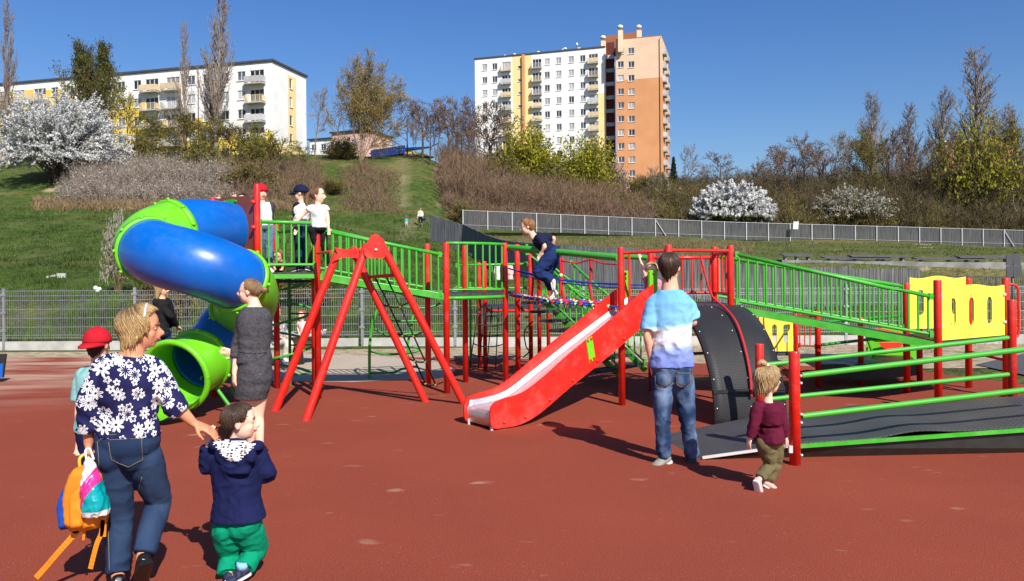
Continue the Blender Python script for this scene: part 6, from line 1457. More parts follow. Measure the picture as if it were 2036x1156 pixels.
    def body(s, hands=('l', 'r'), hand_kw=None, legs=True, feet_bare=False):
        k = s.sc; g = s.g; J = s.J; mb = MB(); s.torso(mb, -0.12, 1.0, -0.012)
        limb(mb, [J['neck'] - V((0, 0, 0.03)) * k, J['neck'].lerp(J['head'], 0.45), J['head'] - s.HF * 0.02], [0.064 * k * g ** .5 * s.nw, 0.052 * k * g ** .5 * s.nw, 0.052 * k * s.nw])
        for q in 'lr':
            if 'e' + q in J:
                limb(mb, [J['s' + q], J['s' + q].lerp(J['e' + q], 0.5), J['e' + q], J['e' + q].lerp(J['w' + q], 0.35), J['w' + q]], [0.050 * k * g, 0.043 * k * g, 0.036 * k * g, 0.037 * k * g, 0.025 * k])
                if q in hands: s.hand(mb, q, **((hand_kw or {}).get(q, {})))
            if legs and 'k' + q in J:
                limb(mb, [J['h' + q], J['h' + q].lerp(J['k' + q], 0.5), J['k' + q], J['k' + q].lerp(J['a' + q], 0.3), J['a' + q]], [0.085 * k * g, 0.072 * k * g, 0.052 * k * g, 0.050 * k * g, 0.034 * k])
                limb(mb, [J['a' + q], J['a' + q].lerp(J['t' + q], 0.35), J['a' + q].lerp(J['t' + q], 0.7)], [0.024 * k, 0.020 * k, 0.014 * k])
        s.head_shapes(mb); o = put('body', remesh(mb, s.vx, 3), s.skin, s.t); s.bo = o; return o
    def hp(s, r, f, u): return s.J['head'] + (s.HR * r + s.HF * f + s.U * u) * s.hh
    def head_shapes(s, mb):
        h = s.hh; rot = Matrix((s.HR, s.HF, s.U)).transposed()
        mb.ball(s.hp(0, -0.03, 0.13), (0.335 * h, 0.42 * h, 0.37 * h), 22, 14, rot); mb.ball(s.hp(0, 0.10, -0.16), (0.275 * h, 0.29 * h, 0.33 * h), 18, 12, rot)
        mb.ball(s.hp(0, 0.24, -0.36), (0.13 * h, 0.11 * h, 0.10 * h), 12, 8, rot); mb.ball(s.hp(0, 0.26, 0.06), (0.26 * h, 0.13 * h, 0.16 * h), 14, 8, rot)
        for q in (-1, 1): mb.ball(s.hp(q * 0.15, 0.24, -0.14), (0.11 * h, 0.11 * h, 0.12 * h), 10, 8, rot); mb.ball(s.hp(q * 0.325, -0.04, -0.04), (0.045 * h, 0.085 * h, 0.135 * h), 10, 8, rot)
        limb(mb, [s.hp(0, 0.37, 0.04), s.hp(0, 0.43, -0.05), s.hp(0, 0.475, -0.12), s.hp(0, 0.40, -0.15)], [0.035 * h, 0.045 * h, 0.058 * h, 0.05 * h], 10, 3)
        limb(mb, [s.hp(-0.09, 0.35, -0.25), s.hp(0, 0.395, -0.245), s.hp(0.09, 0.35, -0.25)], [0.03 * h, 0.05 * h, 0.03 * h], 8, 3)
    def face(s, brow=None, lips=True, smile=0.02, glasses=False):
        h = s.hh; rot = Matrix((s.HR, s.HF, s.U)).transposed()
        for q in (-1, 1):
            e = MB().ball(s.hp(q * 0.135, 0.332, 0.0), (0.05 * h, 0.028 * h, 0.026 * h), 12, 8, rot).build('eye', M_EYEW, s.bo); MB().ball(s.hp(q * 0.135, 0.350, 0.0), (0.026 * h, 0.014 * h, 0.026 * h), 10, 6, rot).build('iris', M_EYED, s.bo)
            MB().tube(spline([s.hp(q * 0.21, 0.325, 0.085), s.hp(q * 0.14, 0.382, 0.105), s.hp(q * 0.06, 0.395, 0.09)], 4), 0.013 * h, 6).build('eyebrow', brow or HB, s.bo)
        if lips: MB().tube(spline([s.hp(-0.12, 0.345, -0.235 + smile), s.hp(-0.05, 0.415, -0.25), s.hp(0.05, 0.415, -0.25), s.hp(0.12, 0.345, -0.235 + smile)], 4), 0.02 * h, 8).build('lips', M_LIP, s.bo)
    def hair(s, m, front=62, side=98, back=128, vol=0.06, amp=0.035, hang=0.0, crown=14, seed=1.0, wave=0.0, part=None, name='hair', strands=260, taper=0.0, nape=0.0):
        """streaky hair shell over the skull; angles are polar limits from the crown; hang: length below the limit"""
        h = s.hh; nA, nT = 90, 22; cr = math.radians(crown); C = (s.U * math.cos(cr) - s.HF * math.sin(cr)).normalized(); Fw = (s.HF - C * s.HF.dot(C)).normalized(); R = s.HR; c0 = s.hp(0, -0.03, 0.11); outer = []; inner = []; UVs = []
        rx, ry, rz = 0.345 * h, 0.43 * h, 0.385 * h
        for j in range(nT + 1):
            for i in range(nA):
                a = 2 * math.pi * i / nA; w = abs(math.atan2(math.sin(a), math.cos(a))) / math.pi     # 0 front .. 1 back
                lim = interp(w, [(0, front), (0.26, front + 6), (0.40, side), (0.62, lerp(side, back, 0.6)), (1, back)]); t = j / nT; nsv = mnoise.noise(V((math.cos(a) * 6, math.sin(a) * 6, seed)))
                th = math.radians(lim * t * (1 + 0.06 * nsv * t)); ext = 0
                if th > math.radians(112) and hang > 0: ext = th - math.radians(112); th = math.radians(112)
                dv = Fw * (math.sin(th) * math.cos(a)) + R * (math.sin(th) * math.sin(a)) + C * math.cos(th)
                loc = V((dv.dot(s.HR) * rx, dv.dot(s.HF) * ry, dv.dot(s.U) * rz)); st = mnoise.noise(V((math.cos(a) * 9 + seed, math.sin(a) * 9, t * 1.2 + seed))) + 0.5 * mnoise.noise(V((math.cos(a) * 22, math.sin(a) * 22 + seed, t * 1.5)))
                sc = 1 + vol * min(1, 0.4 + t * 2) * (1 - taper * t ** 3) + amp * st * min(1, t * 2.5) * (1 - 0.6 * taper * t); wv = wave * math.sin(t * 16 + 6 * nsv) * t
                base = c0 + s.HR * loc.x + s.HF * loc.y + s.U * loc.z; o_ = c0 + (s.HR * loc.x + s.HF * loc.y + s.U * loc.z) * (sc + wv); dn = V((0, 0, -1)) * (ext * 0.5 * h * (1 + hang + 0.25 * st)) - (s.HR * loc.x + s.HF * (loc.y + 0.10 * h)) * min(0.8, ext * nape)
                outer.append(o_ + dn); inner.append(c0 + (base - c0) * 0.90 + dn * 0.96); UVs.append((i / nA, t))
        N = nA * (nT + 1); vs = outer + inner; fs = []
        for j in range(nT):
            for i in range(nA):
                q = (i + 1) % nA; f = (j * nA + i, (j + 1) * nA + i, (j + 1) * nA + q, j * nA + q); fs.append(f); fs.append(tuple(N + x for x in reversed(f)))
        for i in range(nA): q = (i + 1) % nA; a, b = nT * nA + i, nT * nA + q; fs.append((a, N + a, N + b, b))
        rs_ = random.Random(int(seed * 10)); mb = MB().add(vs, fs, True); UV2 = UVs + UVs
        for _ in range(strands):
            i = rs_.randrange(nA); j0 = rs_.randint(2, 9); ps = []; di = rs_.uniform(-0.25, 0.25); lift = rs_.uniform(0.005, 0.05)
            for j in range(j0, nT + 1, 3):
                ii = int(i + di * (j - j0)) % nA; p = outer[j * nA + ii]; ps.append(c0 + (p - c0) * (1 + lift * (j - j0) / nT))
            if len(ps) < 3: continue
            e_ = ps[-1] + (ps[-1] - ps[-2]) * rs_.uniform(0.1, 0.7) + V((rs_.gauss(0, 1), rs_.gauss(0, 1), rs_.gauss(0, 1))) * 0.004; ps.append(e_); n0 = len(mb.v)
            w0 = rs_.uniform(0.0014, 0.0042) * h / 0.22; mb.tube(ps, [w0 * (0.5 + 0.5 * math.sin(math.pi * (k + 0.6) / len(ps))) * (1 if k < len(ps) - 1 else 0.25) for k in range(len(ps))], 4); UV2 += [(i / nA + rs_.random() * 0.1, k / len(ps)) for k in range(len(ps)) for _q in range(4)]
        o = mb.build(name, m, s.t); ul = o.data.uv_layers.new(name='UVMap'); uu = UV2
        for lp in o.data.loops: ul.data[lp.index].uv = uu[lp.vertex_index]
        return o
    def lock(s, m, pts, rad, name='hair_lock'):
        mb = MB().tube(spline([V(p) for p in pts], 6), spline(list(map(float, rad)), 6), 14); o = mb.build(name, m, s.t); ul = o.data.uv_layers.new(name='UVMap'); n = len(o.data.vertices)
        for lp in o.data.loops: i = lp.vertex_index; ul.data[lp.index].uv = ((i % 14) / 14 * 0.4, i / n)
        return o
    def top(s, m, hem=-0.02, neck=0.95, sl=1.0, pad=0.014, sleeve=1.0, fold=0.004, name='top', seed=0.0, wide=1.0, extra=None, neck_r=None, flare=0.0, spots=None, it=5, cut=None, hood=False):
        """sleeve length sl: 0..1 upper arm, 1..2 forearm"""
        k = s.sc; J = s.J; g = s.g; mb = MB(); s.torso(mb, hem, neck, pad, wide=wide, n=13, flare=flare)
        for q in 'lr':
            if 'e' + q not in J: continue
            S, E, W = J['s' + q], J['e' + q], J['w' + q]; full = [S, S.lerp(E, 0.5), E, E.lerp(W, 0.5), W]; rad = [0.058 / sleeve, 0.054, 0.048, 0.045, 0.036]; cut_ = (sl[q] if isinstance(sl, dict) else sl) * 2; n = int(math.ceil(cut_)); pts = full[:n + 1]; rr = rad[:n + 1]
            f = cut_ - (n - 1); pts[-1] = full[n - 1].lerp(full[n], f); rr[-1] = lerp(rad[n - 1], rad[n], f)
            sh_in = s.spine(0.86); limb(mb, [sh_in.lerp(S, 0.45)] + pts, [0.066 * k * g] + [(r * k * g) * sleeve + pad * 0.6 for r in rr], 16, 5, False); mb.ball(S, 0.056 * k * g + pad * 0.6, 14, 10)
        if extra: extra(mb)
        sp_ = [(s.J['e' + q], 0.14 * k, 0.009 * k) for q in 'lr' if 'e' + q in J] + [(s.spine(0.3), 0.26 * k, 0.006 * k)] + (spots or [])
        o = put(name, remesh(mb, s.vx, it, fold * k, seed, (8 / k, 8 / k, 11 / k), sp_), m, s.t); return o
    def trousers(s, m, length=1.95, waist=0.16, pad=0.012, fit=1.0, cuff=None, fold=0.003, name='trousers', seed=3.0, butt=True, extra=None, it=5):
        k = s.sc; J = s.J; g = s.g; mb = MB(); s.torso(mb, -0.14, waist, pad, n=7)
        for q in 'lr':
            A, K, Z = J['h' + q], J['k' + q], J['a' + q]; full = [A, A.lerp(K, 0.5), K, K.lerp(Z, 0.45), Z]; rad = [0.094, 0.083, 0.064, 0.062, cuff or 0.052]
            c = length * 2; n = int(math.ceil(c)); pts = full[:n + 1]; rr = rad[:n + 1]; f = c - (n - 1); pts[-1] = full[n - 1].lerp(full[n], f); rr[-1] = lerp(rad[n - 1], rad[n], f)
            limb(mb, pts, [(r * k * g) * fit + pad * 0.4 for r in rr], 18, 5, False); mb.ball(A, 0.094 * k * g * fit + pad * 0.4, 14, 10); mb.ball(K, 0.064 * k * g * fit + pad * 0.4, 12, 8)
            if butt: mb.ball(A.lerp(s.J['pelvis'], 0.25) - s.Fh * 0.05 * k * g + V((0, 0, 0.0)), (0.085 * k * g, 0.085 * k * g, 0.09 * k * g), 14, 10)
        if extra: extra(mb)
        sp_ = [(J['k' + q], 0.16 * k, 0.007 * k) for q in 'lr'] + [(J['a' + q], 0.16 * k, 0.007 * k) for q in 'lr'] + [(s.J['pelvis'] + V((0, 0, -0.14 * k)), 0.16 * k, 0.009 * k)]
        return put(name, remesh(mb, s.vx, it, fold * k, seed, (9 / k, 9 / k, 10 / k), sp_), m, s.t)
    def shoe(s, q, m, sole=None, h=0.055, w=0.043, L=1.0, low=False, name='shoe'):
        k = s.sc; a, t = s.J['a' + q], s.J['t' + q]; D = (t - a); D = D.normalized(); up = V((0, 0, 1)); 
        if abs(D.z) > 0.93: up = -s.Fh
        X = D.cross(up).normalized(); Uu = X.cross(D); heel = a - D * 0.055 * k - Uu * 0.035 * k; tip = t + D * 0.035 * k - Uu * 0.0 * k; ln = (tip - heel).length; R = []; S = []
        for f, ww, hh in ((0.0, 0.55, 0.75), (0.06, 0.85, 1.15), (0.2, 0.95, 1.25 if not low else 0.8), (0.38, 0.92, 1.15 if not low else 0.45), (0.55, 1.0, 0.9 if not low else 0.55), (0.75, 1.08, 0.72), (0.9, 0.92, 0.6), (1.0, 0.5, 0.38)):
            c = heel + D * ln * f - Uu * 0.008 * k; R.append(ring(c + Uu * h * k * hh * 0.5, X, Uu, w * k * ww, h * k * hh * 0.62, 14)); S.append(ring(c - Uu * 0.012 * k, X, Uu, w * k * ww * 1.06, 0.013 * k, 14, 0.6))
        o = put(name, remesh(MB().rings(R), max(0.006, s.vx * 0.8), 2), m, s.t)
        MB().rings(S).build('sole', sole or M_BOLT, o); return o
def patch(name, target, poly, m, parent, off=0.003, n=14):
    """thin raised cloth patch: photo-pixel outline dropped onto a garment"""
    org = ORG[target.name]; me = target.data; bv = BVHTree.FromPolygons([v.co + org for v in me.vertices], [tuple(p.vertices) for p in me.polygons]); O = V((0, 0, CAMH))
    xs = [p[0] for p in poly]; ys = [p[1] for p in poly]; x0, x1, y0, y1 = min(xs), max(xs), min(ys), max(ys)
    def inside(x, y):
        c = False
        for i in range(len(poly)):
            a, b = poly[i], poly[i - 1]
            if (a[1] > y) != (b[1] > y) and x < (b[0] - a[0]) * (y - a[1]) / (b[1] - a[1]) + a[0]: c = not c
        return c
    G_ = {}; vs = []; fs = []
    def gv(i, j):
        if (i, j) not in G_:
            x = x0 + (x1 - x0) * i / n; y = y0 + (y1 - y0) * j / n; dr = (P(x, y, 1.0) - O).normalized(); h = bv.ray_cast(O, dr)
            if h[0] is None: G_[(i, j)] = None
            else: vs.append(h[0] + h[1] * off); G_[(i, j)] = len(vs) - 1
        return G_[(i, j)]
    for i in range(n):
        for j in range(n):
            if inside(x0 + (x1 - x0) * (i + 0.5) / n, y0 + (y1 - y0) * (j + 0.5) / n):
                q = [gv(i, j), gv(i + 1, j), gv(i + 1, j + 1), gv(i, j + 1)]
                if None not in q and max((vs[q[0]] - vs[k]).length for k in q[1:]) < 0.15: fs.append(tuple(q))
    if not fs: return None
    return MB().add(vs, fs, True).build(name, m, parent)
def seam(name, target, line, m, parent, r=0.0022, off=0.002):
    org = ORG[target.name]; me = target.data; bv = BVHTree.FromPolygons([v.co + org for v in me.vertices], [tuple(p.vertices) for p in me.polygons]); O = V((0, 0, CAMH)); pts = []
    for (a, b) in zip(line, line[1:]):
        k = max(2, int(math.hypot(b[0] - a[0], b[1] - a[1]) / 4))
        for i in range(k):
            h = bv.ray_cast(O, (P(lerp(a[0], b[0], i / k), lerp(a[1], b[1], i / k), 1.0) - O).normalized())
            if h[0] is not None: pts.append(h[0] + h[1] * off)
    if len(pts) > 2: return MB().tube(pts, r, 5).build(name, m, parent)

# ------------------------------------------------ cloth materials
def flower_material():
    m = bpy.data.materials.new('floral_cloth'); m.use_nodes = True; t = m.node_tree; L = t.links.new; b = t.nodes['Principled BSDF']; tc = NN(t, 'ShaderNodeTexCoord')
    sp = NN(t, 'ShaderNodeSeparateXYZ'); L(tc.outputs['Object'], sp.inputs[0]); my = NN(t, 'ShaderNodeMath', operation='MULTIPLY'); L(sp.outputs[1], my.inputs[0]); my.inputs[1].default_value = 0.75
    ax_ = NN(t, 'ShaderNodeMath', operation='ADD'); L(sp.outputs[0], ax_.inputs[0]); L(my.outputs[0], ax_.inputs[1]); cb = NN(t, 'ShaderNodeCombineXYZ'); L(ax_.outputs[0], cb.inputs[0]); L(sp.outputs[2], cb.inputs[1])
    def M(op, a, b_=None, clamp=False):
        n = NN(t, 'ShaderNodeMath', operation=op, use_clamp=clamp)
        for i, v in enumerate((a, b_)):
            if v is None: continue
            if isinstance(v, (int, float)): n.inputs[i].default_value = v
            else: L(v, n.inputs[i])
        return n.outputs[0]
    def layer(scale, off, petals, R0, R1):
        mp = NN(t, 'ShaderNodeMapping'); mp.inputs['Scale'].default_value = (scale,) * 3; mp.inputs['Location'].default_value = (off, off * 1.7, 0); L(cb.outputs[0], mp.inputs[0])
        v = NN(t, 'ShaderNodeTexVoronoi', voronoi_dimensions='2D'); v.inputs['Scale'].default_value = 1.0; v.inputs['Randomness'].default_value = 0.75; L(mp.outputs[0], v.inputs['Vector'])
        df = NN(t, 'ShaderNodeVectorMath', operation='SUBTRACT'); L(mp.outputs[0], df.inputs[0]); L(v.outputs['Position'], df.inputs[1]); s2 = NN(t, 'ShaderNodeSeparateXYZ'); L(df.outputs[0], s2.inputs[0])
        an = M('ARCTAN2', s2.outputs[1], s2.outputs[0]); cs = NN(t, 'ShaderNodeSeparateColor'); L(v.outputs['Color'], cs.inputs[0]); an = M('ADD', an, M('MULTIPLY', cs.outputs[0], 6.0)); pt = M('ABSOLUTE', M('COSINE', M('MULTIPLY', an, petals / 2)))
        lim = M('ADD', M('MULTIPLY', M('POWER', pt, 0.8), R1), R0); lim = M('MULTIPLY', lim, M('ADD', M('MULTIPLY', cs.outputs[1], 0.35), 0.75)); d = v.outputs['Distance']
        petal = M('LESS_THAN', d, lim); core = M('GREATER_THAN', d, 0.075); vein = M('SUBTRACT', 1.0, M('MULTIPLY', M('GREATER_THAN', pt, 0.965), M('MULTIPLY', M('LESS_THAN', d, M('MULTIPLY', lim, 0.8)), M('GREATER_THAN', cs.outputs[2], 0.25)))); hollow = M('SUBTRACT', 1.0, M('MULTIPLY', M('LESS_THAN', d, M('MULTIPLY', lim, 0.62)), M('GREATER_THAN', cs.outputs[2], 0.72)))
        return M('MULTIPLY', M('MULTIPLY', petal, core), M('MULTIPLY', vein, hollow))
    f = M('MAXIMUM', layer(11.0, 0.0, 8, 0.12, 0.33), layer(14.5, 3.3, 5, 0.13, 0.18), True)
    mx = NN(t, 'ShaderNodeMix', data_type='RGBA'); L(f, mx.inputs[0]); mx.inputs[6].default_value = (0.014, 0.014, 0.075, 1); mx.inputs[7].default_value = (0.74, 0.74, 0.75, 1); L(mx.outputs[2], b.inputs['Base Color']); b.inputs['Roughness'].default_value = 0.8; b.inputs['Specular IOR Level'].default_value = 0.2; return m
def zgrad_material(name, stops, zlo, zhi, wob=0.05):
    """dip-dyed cloth: colour by height"""
    m = bpy.data.materials.new(name); m.use_nodes = True; t = m.node_tree; L = t.links.new; b = t.nodes['Principled BSDF']; tc = NN(t, 'ShaderNodeTexCoord'); sp = NN(t, 'ShaderNodeSeparateXYZ'); L(tc.outputs['Object'], sp.inputs[0])
    n = NN(t, 'ShaderNodeTexNoise'); n.inputs['Scale'].default_value = 4; L(tc.outputs['Object'], n.inputs[0]); mm = NN(t, 'ShaderNodeMath', operation='MULTIPLY_ADD'); L(n.outputs[0], mm.inputs[0]); mm.inputs[1].default_value = wob; L(sp.outputs[2], mm.inputs[2])
    mx_ = NN(t, 'ShaderNodeMath', operation='MULTIPLY_ADD'); L(sp.outputs[0], mx_.inputs[0]); mx_.inputs[1].default_value = -0.12; L(mm.outputs[0], mx_.inputs[2])
    mr = NN(t, 'ShaderNodeMapRange'); L(mx_.outputs[0], mr.inputs[0]); mr.inputs[1].default_value = zlo; mr.inputs[2].default_value = zhi; r = NN(t, 'ShaderNodeValToRGB'); L(mr.outputs[0], r.inputs[0]); e = r.color_ramp.elements
    e[0].position, e[0].color = stops[0][0], (*stops[0][1], 1); e[1].position, e[1].color = stops[-1][0], (*stops[-1][1], 1)
    for p, c in stops[1:-1]: q = e.new(p); q.color = (*c, 1)
    L(r.outputs[0], b.inputs['Base Color']); b.inputs['Roughness'].default_value = 0.85; b.inputs['Specular IOR Level'].default_value = 0.15; return m
def denim(name, dark, light, fade=0.5, scale=3.0):
    m = mat(name, dark, 0.85, var=0.1, scale=scale, col2=light, bump=0.3, bscale=350, spec=0.12, lo=0.42, hi=0.42 + fade, stretch=(1, 1, 0.6)); return m
M_DENIM = denim('dark_denim', (0.018, 0.036, 0.085), (0.055, 0.095, 0.18), 0.4); M_DENIMF = denim('faded_denim', (0.020, 0.045, 0.115), (0.20, 0.29, 0.45), 0.26, 5.0); M_DENIML = denim('light_denim', (0.11, 0.17, 0.29), (0.26, 0.34, 0.48), 0.4)
M_NAVY = cloth_mat('navy_cloth', (0.009, 0.013, 0.062)); M_NAVYT = cloth_mat('navy_cotton', (0.010, 0.013, 0.045)); M_NAVYP = cloth_mat('navy_track_cloth', (0.012, 0.028, 0.105)); M_EMER = cloth_mat('emerald_cloth', (0.0, 0.24, 0.125)); M_MAROON = cloth_mat('maroon_cloth', (0.105, 0.008, 0.028)); M_OLIVE = cloth_mat('olive_cloth', (0.14, 0.115, 0.055))
M_CHAR = cloth_mat('charcoal_marl', (0.062, 0.060, 0.067), var=0.3, scale=60); M_TEAL = cloth_mat('pale_teal_cloth', (0.22, 0.46, 0.44)); M_WCLOTH = cloth_mat('white_cloth', (0.74, 0.73, 0.72), var=0.04); M_BLACKC = cloth_mat('black_cloth', (0.012, 0.012, 0.014)); M_PINKC = cloth_mat('pink_cloth', (0.52, 0.20, 0.28), var=0.3, scale=30); M_PALEP = cloth_mat('pale_pink_cloth', (0.66, 0.46, 0.44)); M_PURP = cloth_mat('purple_pattern_cloth', (0.13, 0.045, 0.11), var=0.6, scale=45); M_GREYC = cloth_mat('dark_grey_cloth', (0.05, 0.05, 0.052)); M_REDCAP = cloth_mat('red_cap_cloth', (0.46, 0.012, 0.022)); M_CREAM = cloth_mat('cream_cloth', (0.62, 0.58, 0.48))
M_SHOEB = mat('black_patent', (0.01, 0.01, 0.01), 0.25); M_SHOEG = cloth_mat('grey_canvas', (0.30, 0.30, 0.26)); M_SHOEP = cloth_mat('pale_pink_leather', (0.72, 0.46, 0.40)); M_SHOEN = cloth_mat('navy_shoe', (0.03, 0.035, 0.07), var=0.5, scale=60); M_SHOEW = cloth_mat('white_shoe', (0.66, 0.65, 0.63))
def cap(p, m, brim=0, name='cap', lift=0.02):
    """baseball cap; brim: azimuth of the peak relative to the face in degrees"""
    h = p.hh; c0 = p.hp(0, -0.02, 0.10 + lift); R = []; n = 32
    for th in np.linspace(0.02, math.radians(98), 10):
        R.append([c0 + (p.HR * (0.40 * math.sin(th) * math.sin(a)) + p.HF * (0.49 * math.sin(th) * math.cos(a)) + p.U * (0.45 * math.cos(th))) * h for a in np.linspace(0, 2 * math.pi, n, endpoint=False)])
    o = MB().rings(R, True).build(name, m, p.t); b = math.radians(brim); D = p.HF * math.cos(b) + p.HR * math.sin(b); X = D.cross(p.U); e = 0.46 if abs(math.cos(b)) > 0.7 else 0.38; w_ = 0.375 if abs(math.cos(b)) > 0.7 else 0.45
    top = []
    for k in range(13):
        a = math.pi * (k / 12 - 0.5) * 0.86; top.append((c0 + (X * (w_ * math.sin(a)) + D * (e * math.cos(a) * 0.98) + p.U * (-0.03)) * h, c0 + (X * (w_ * 0.98 * math.sin(a)) + D * (e * math.cos(a) + 0.34 * math.cos(a) ** 0.8) + p.U * (-0.10 - 0.04 * math.cos(a))) * h))
    vs = []; fs = []
    for a, q in top: vs += [a, q, a - p.U * 0.012, q - p.U * 0.012]
    for k in range(12): i = k * 4; fs += [(i, i + 1, i + 5, i + 4), (i + 2, i + 6, i + 7, i + 3), (i + 1, i + 3, i + 7, i + 5)]
    MB().add(vs, fs, True).build('peak', m, o); MB().ball(c0 + p.U * 0.425 * h, 0.012, 8, 5).build('button', m, o); return o
# ------------------------------------------------ woman with the floral blouse
gm = Person('blonde woman in floral navy blouse and jeans leading a small boy by the hand', 4.0, dict(head=(279, 653, 0.02), neck=(262, 699, 0), chest=(257, 732, 0), pelvis=(254, 882, 0), sl=(208, 732, 0.0), el=(178, 802, -0.02), wl=(176, 884, 0.02), sr=(303, 734, 0.02), er=(347, 806, 0.02), wr=(384, 842, 0.06),
     hl=(226, 910, 0.0), hr=(286, 910, 0.02), kl=(238, 1030, 0.08), al=(234, 1150, 0.0), tl=(226, 1176, 0.17), kr=(315, 1000, 0.16), ar=(283, 1112, -0.05), tr=(268, 1160, 0.06)), face=14, head_face=72, hh=0.222, sc=0.94, tilt=0.05, voxel=0.0075, girth=0.97, skin=M_SKINT)
gm.body(hand_kw={'l': dict(curl=0.95, dirv=V((0, 0, -1)), palm=V((1, 0.4, 0))), 'r': dict(curl=0.45, dirv=V((0.75, 0.2, -0.40)), palm=V((-0.1, 0.3, -1)))}); gm.face(HDB)
gm.hair(HBL, 66, 120, 150, 0.19, 0.018, 0.10, crown=24, seed=2.0, strands=420)
MB().tube([gm.hp(0.40 * math.sin(a), 0.12, 0.12 + 0.44 * math.cos(a)) for a in np.linspace(-1.25, 1.25, 16)], 0.006, 6).build('hair_band', M_BOLT, gm.t)
MB().ball(gm.hp(0.36, -0.02, -0.20), 0.009, 8, 6).build('earring', M_CLIPY, gm.t)
bl = gm.top(flower_material(), 0.10, 0.955, {'l': 1.70, 'r': 1.36}, 0.016, 1.12, 0.003, 'blouse', 1.0, spots=[(gm.spine(0.28), 0.24, 0.008)])
je = gm.trousers(M_DENIM, 1.93, 0.20, 0.012, 1.02, 0.056, 0.0025, 'jeans')
M_STIT = mat('stitching', (0.20, 0.15, 0.09), 0.8)
patch('back_pocket', je, [(216, 872), (281, 869), (283, 915), (256, 929), (222, 915)], M_DENIM, gm.t, 0.004)
seam('pocket_stitch', je, [(217, 876), (281, 873), (283, 915), (256, 929), (222, 915), (217, 876)], M_STIT, gm.t, 0.0016, 0.0055)
seam('side_seam', je, [(194, 880), (198, 940), (215, 1040), (218, 1140)], M_STIT, gm.t, 0.0016, 0.001); seam('side_seam', je, [(282, 950), (270, 1000), (262, 1100)], M_STIT, gm.t, 0.0016, 0.001)
seam('yoke_seam', je, [(190, 882), (215, 866), (300, 862)], M_STIT, gm.t, 0.0016, 0.001)
for q in 'lr': gm.shoe(q, M_SHOEB, M_SHOEB, 0.045, 0.042, low=True)

# bags in her hand
M_ORNG = cloth_mat('orange_nylon', (0.72, 0.24, 0.02), 0.6); M_BLUN = cloth_mat('blue_nylon', (0.015, 0.075, 0.42), 0.6)
bk = thing('backpack', 'orange and blue school backpack with dangling straps held by the woman', 'backpack', P(165, 1040, 3.95))
def slab(pts, thick, vox=0.007, it=6, d=3.95):
    mb = MB(); c = [P(x, y, d) for x, y in pts]; R = []
    for f, s_ in ((-1.0, 0.80), (-0.6, 0.97), (0, 1.0), (0.6, 0.97), (1.0, 0.80)):
        m_ = sum(c, V()) / len(c); R.append([m_ + (p - m_) * s_ + V((0, f * thick / 2, 0)) for p in c])
    return remesh(mb.rings(R), vox, it, 0.004, 2.0, (12, 12, 12))
put('pack_body', slab([(158, 928), (185, 925), (205, 940), (210, 1000), (206, 1046), (170, 1055), (140, 1045), (136, 985), (146, 940)], 0.17), M_ORNG, bk)
put('side_panel', slab([(146, 955), (150, 945), (152, 1000), (146, 1050), (128, 1052), (123, 1010), (130, 975)], 0.13, d=3.96), M_BLUN, bk)
put('front_pocket', slab([(140, 985), (162, 965), (168, 1020), (165, 1048), (143, 1052)], 0.06, d=3.86), M_ORNG, bk)
MB().tube(spline([P(160, 935, 3.95), P(158, 915, 3.95), P(168, 905, 3.97), P(178, 912, 3.97), P(178, 930, 3.95)], 5), 0.008, 8).build('handle', M_CLIPY, bk)
def ribbon(pts, w, t=0.004, d=3.92):
    mb = MB(); ps = spline([P(x, y, d + (z[0] if z else 0)) for x, y, *z in pts], 6)
    for a, b in zip(ps, ps[1:]): mb.bar(a, b + (b - a) * 0.05, w, t, V((0, -1, 0)))
    return mb
ribbon([(163, 1050), (150, 1062), (120, 1095), (90, 1130), (72, 1150)], 0.028).build('strap', M_ORNG, bk); ribbon([(204, 1035), (202, 1060), (192, 1085), (180, 1132)], 0.024).build('strap', M_ORNG, bk); ribbon([(203, 1000), (206, 1020), (205, 1068)], 0.03).build('strap', M_ORNG, bk); ribbon([(136, 1052), (150, 1060), (166, 1052), (166, 1075)], 0.012).build('strap', M_ORNG, bk)
def bag_material():
    m = bpy.data.materials.new('printed_plastic'); m.use_nodes = True; t = m.node_tree; L = t.links.new; b = t.nodes['Principled BSDF']; tc = NN(t, 'ShaderNodeTexCoord'); sp = NN(t, 'ShaderNodeSeparateXYZ'); L(tc.outputs['Object'], sp.inputs[0])
    mm = NN(t, 'ShaderNodeMath', operation='MULTIPLY_ADD'); L(sp.outputs[0], mm.inputs[0]); mm.inputs[1].default_value = -1.5; L(sp.outputs[2], mm.inputs[2]); mr = NN(t, 'ShaderNodeMapRange'); L(mm.outputs[0], mr.inputs[0]); mr.inputs[1].default_value = -0.02; mr.inputs[2].default_value = 0.36
    r = NN(t, 'ShaderNodeValToRGB'); r.color_ramp.interpolation = 'CONSTANT'; L(mr.outputs[0], r.inputs[0]); e = r.color_ramp.elements; e[0].position = 0; e[0].color = (0.0, 0.30, 0.33, 1); e[1].position = 0.40; e[1].color = (0.60, 0.03, 0.24, 1); q = e.new(0.66); q.color = (0.74, 0.73, 0.74, 1)
    mz = NN(t, 'ShaderNodeMath', operation='LESS_THAN'); L(sp.outputs[2], mz.inputs[0]); mz.inputs[1].default_value = 0.035; mx = NN(t, 'ShaderNodeMix', data_type='RGBA'); L(mz.outputs[0], mx.inputs[0]); L(r.outputs[0], mx.inputs[6]); mx.inputs[7].default_value = (0.7, 0.72, 0.74, 1)
    L(mx.outputs[2], b.inputs['Base Color']); b.inputs['Roughness'].default_value = 0.3; b.inputs['Specular IOR Level'].default_value = 0.5; return m
pb_ = thing('plastic_bag', 'white, pink and teal plastic carrier bag hanging over the orange backpack', 'bag', P(190, 1028, 3.86))
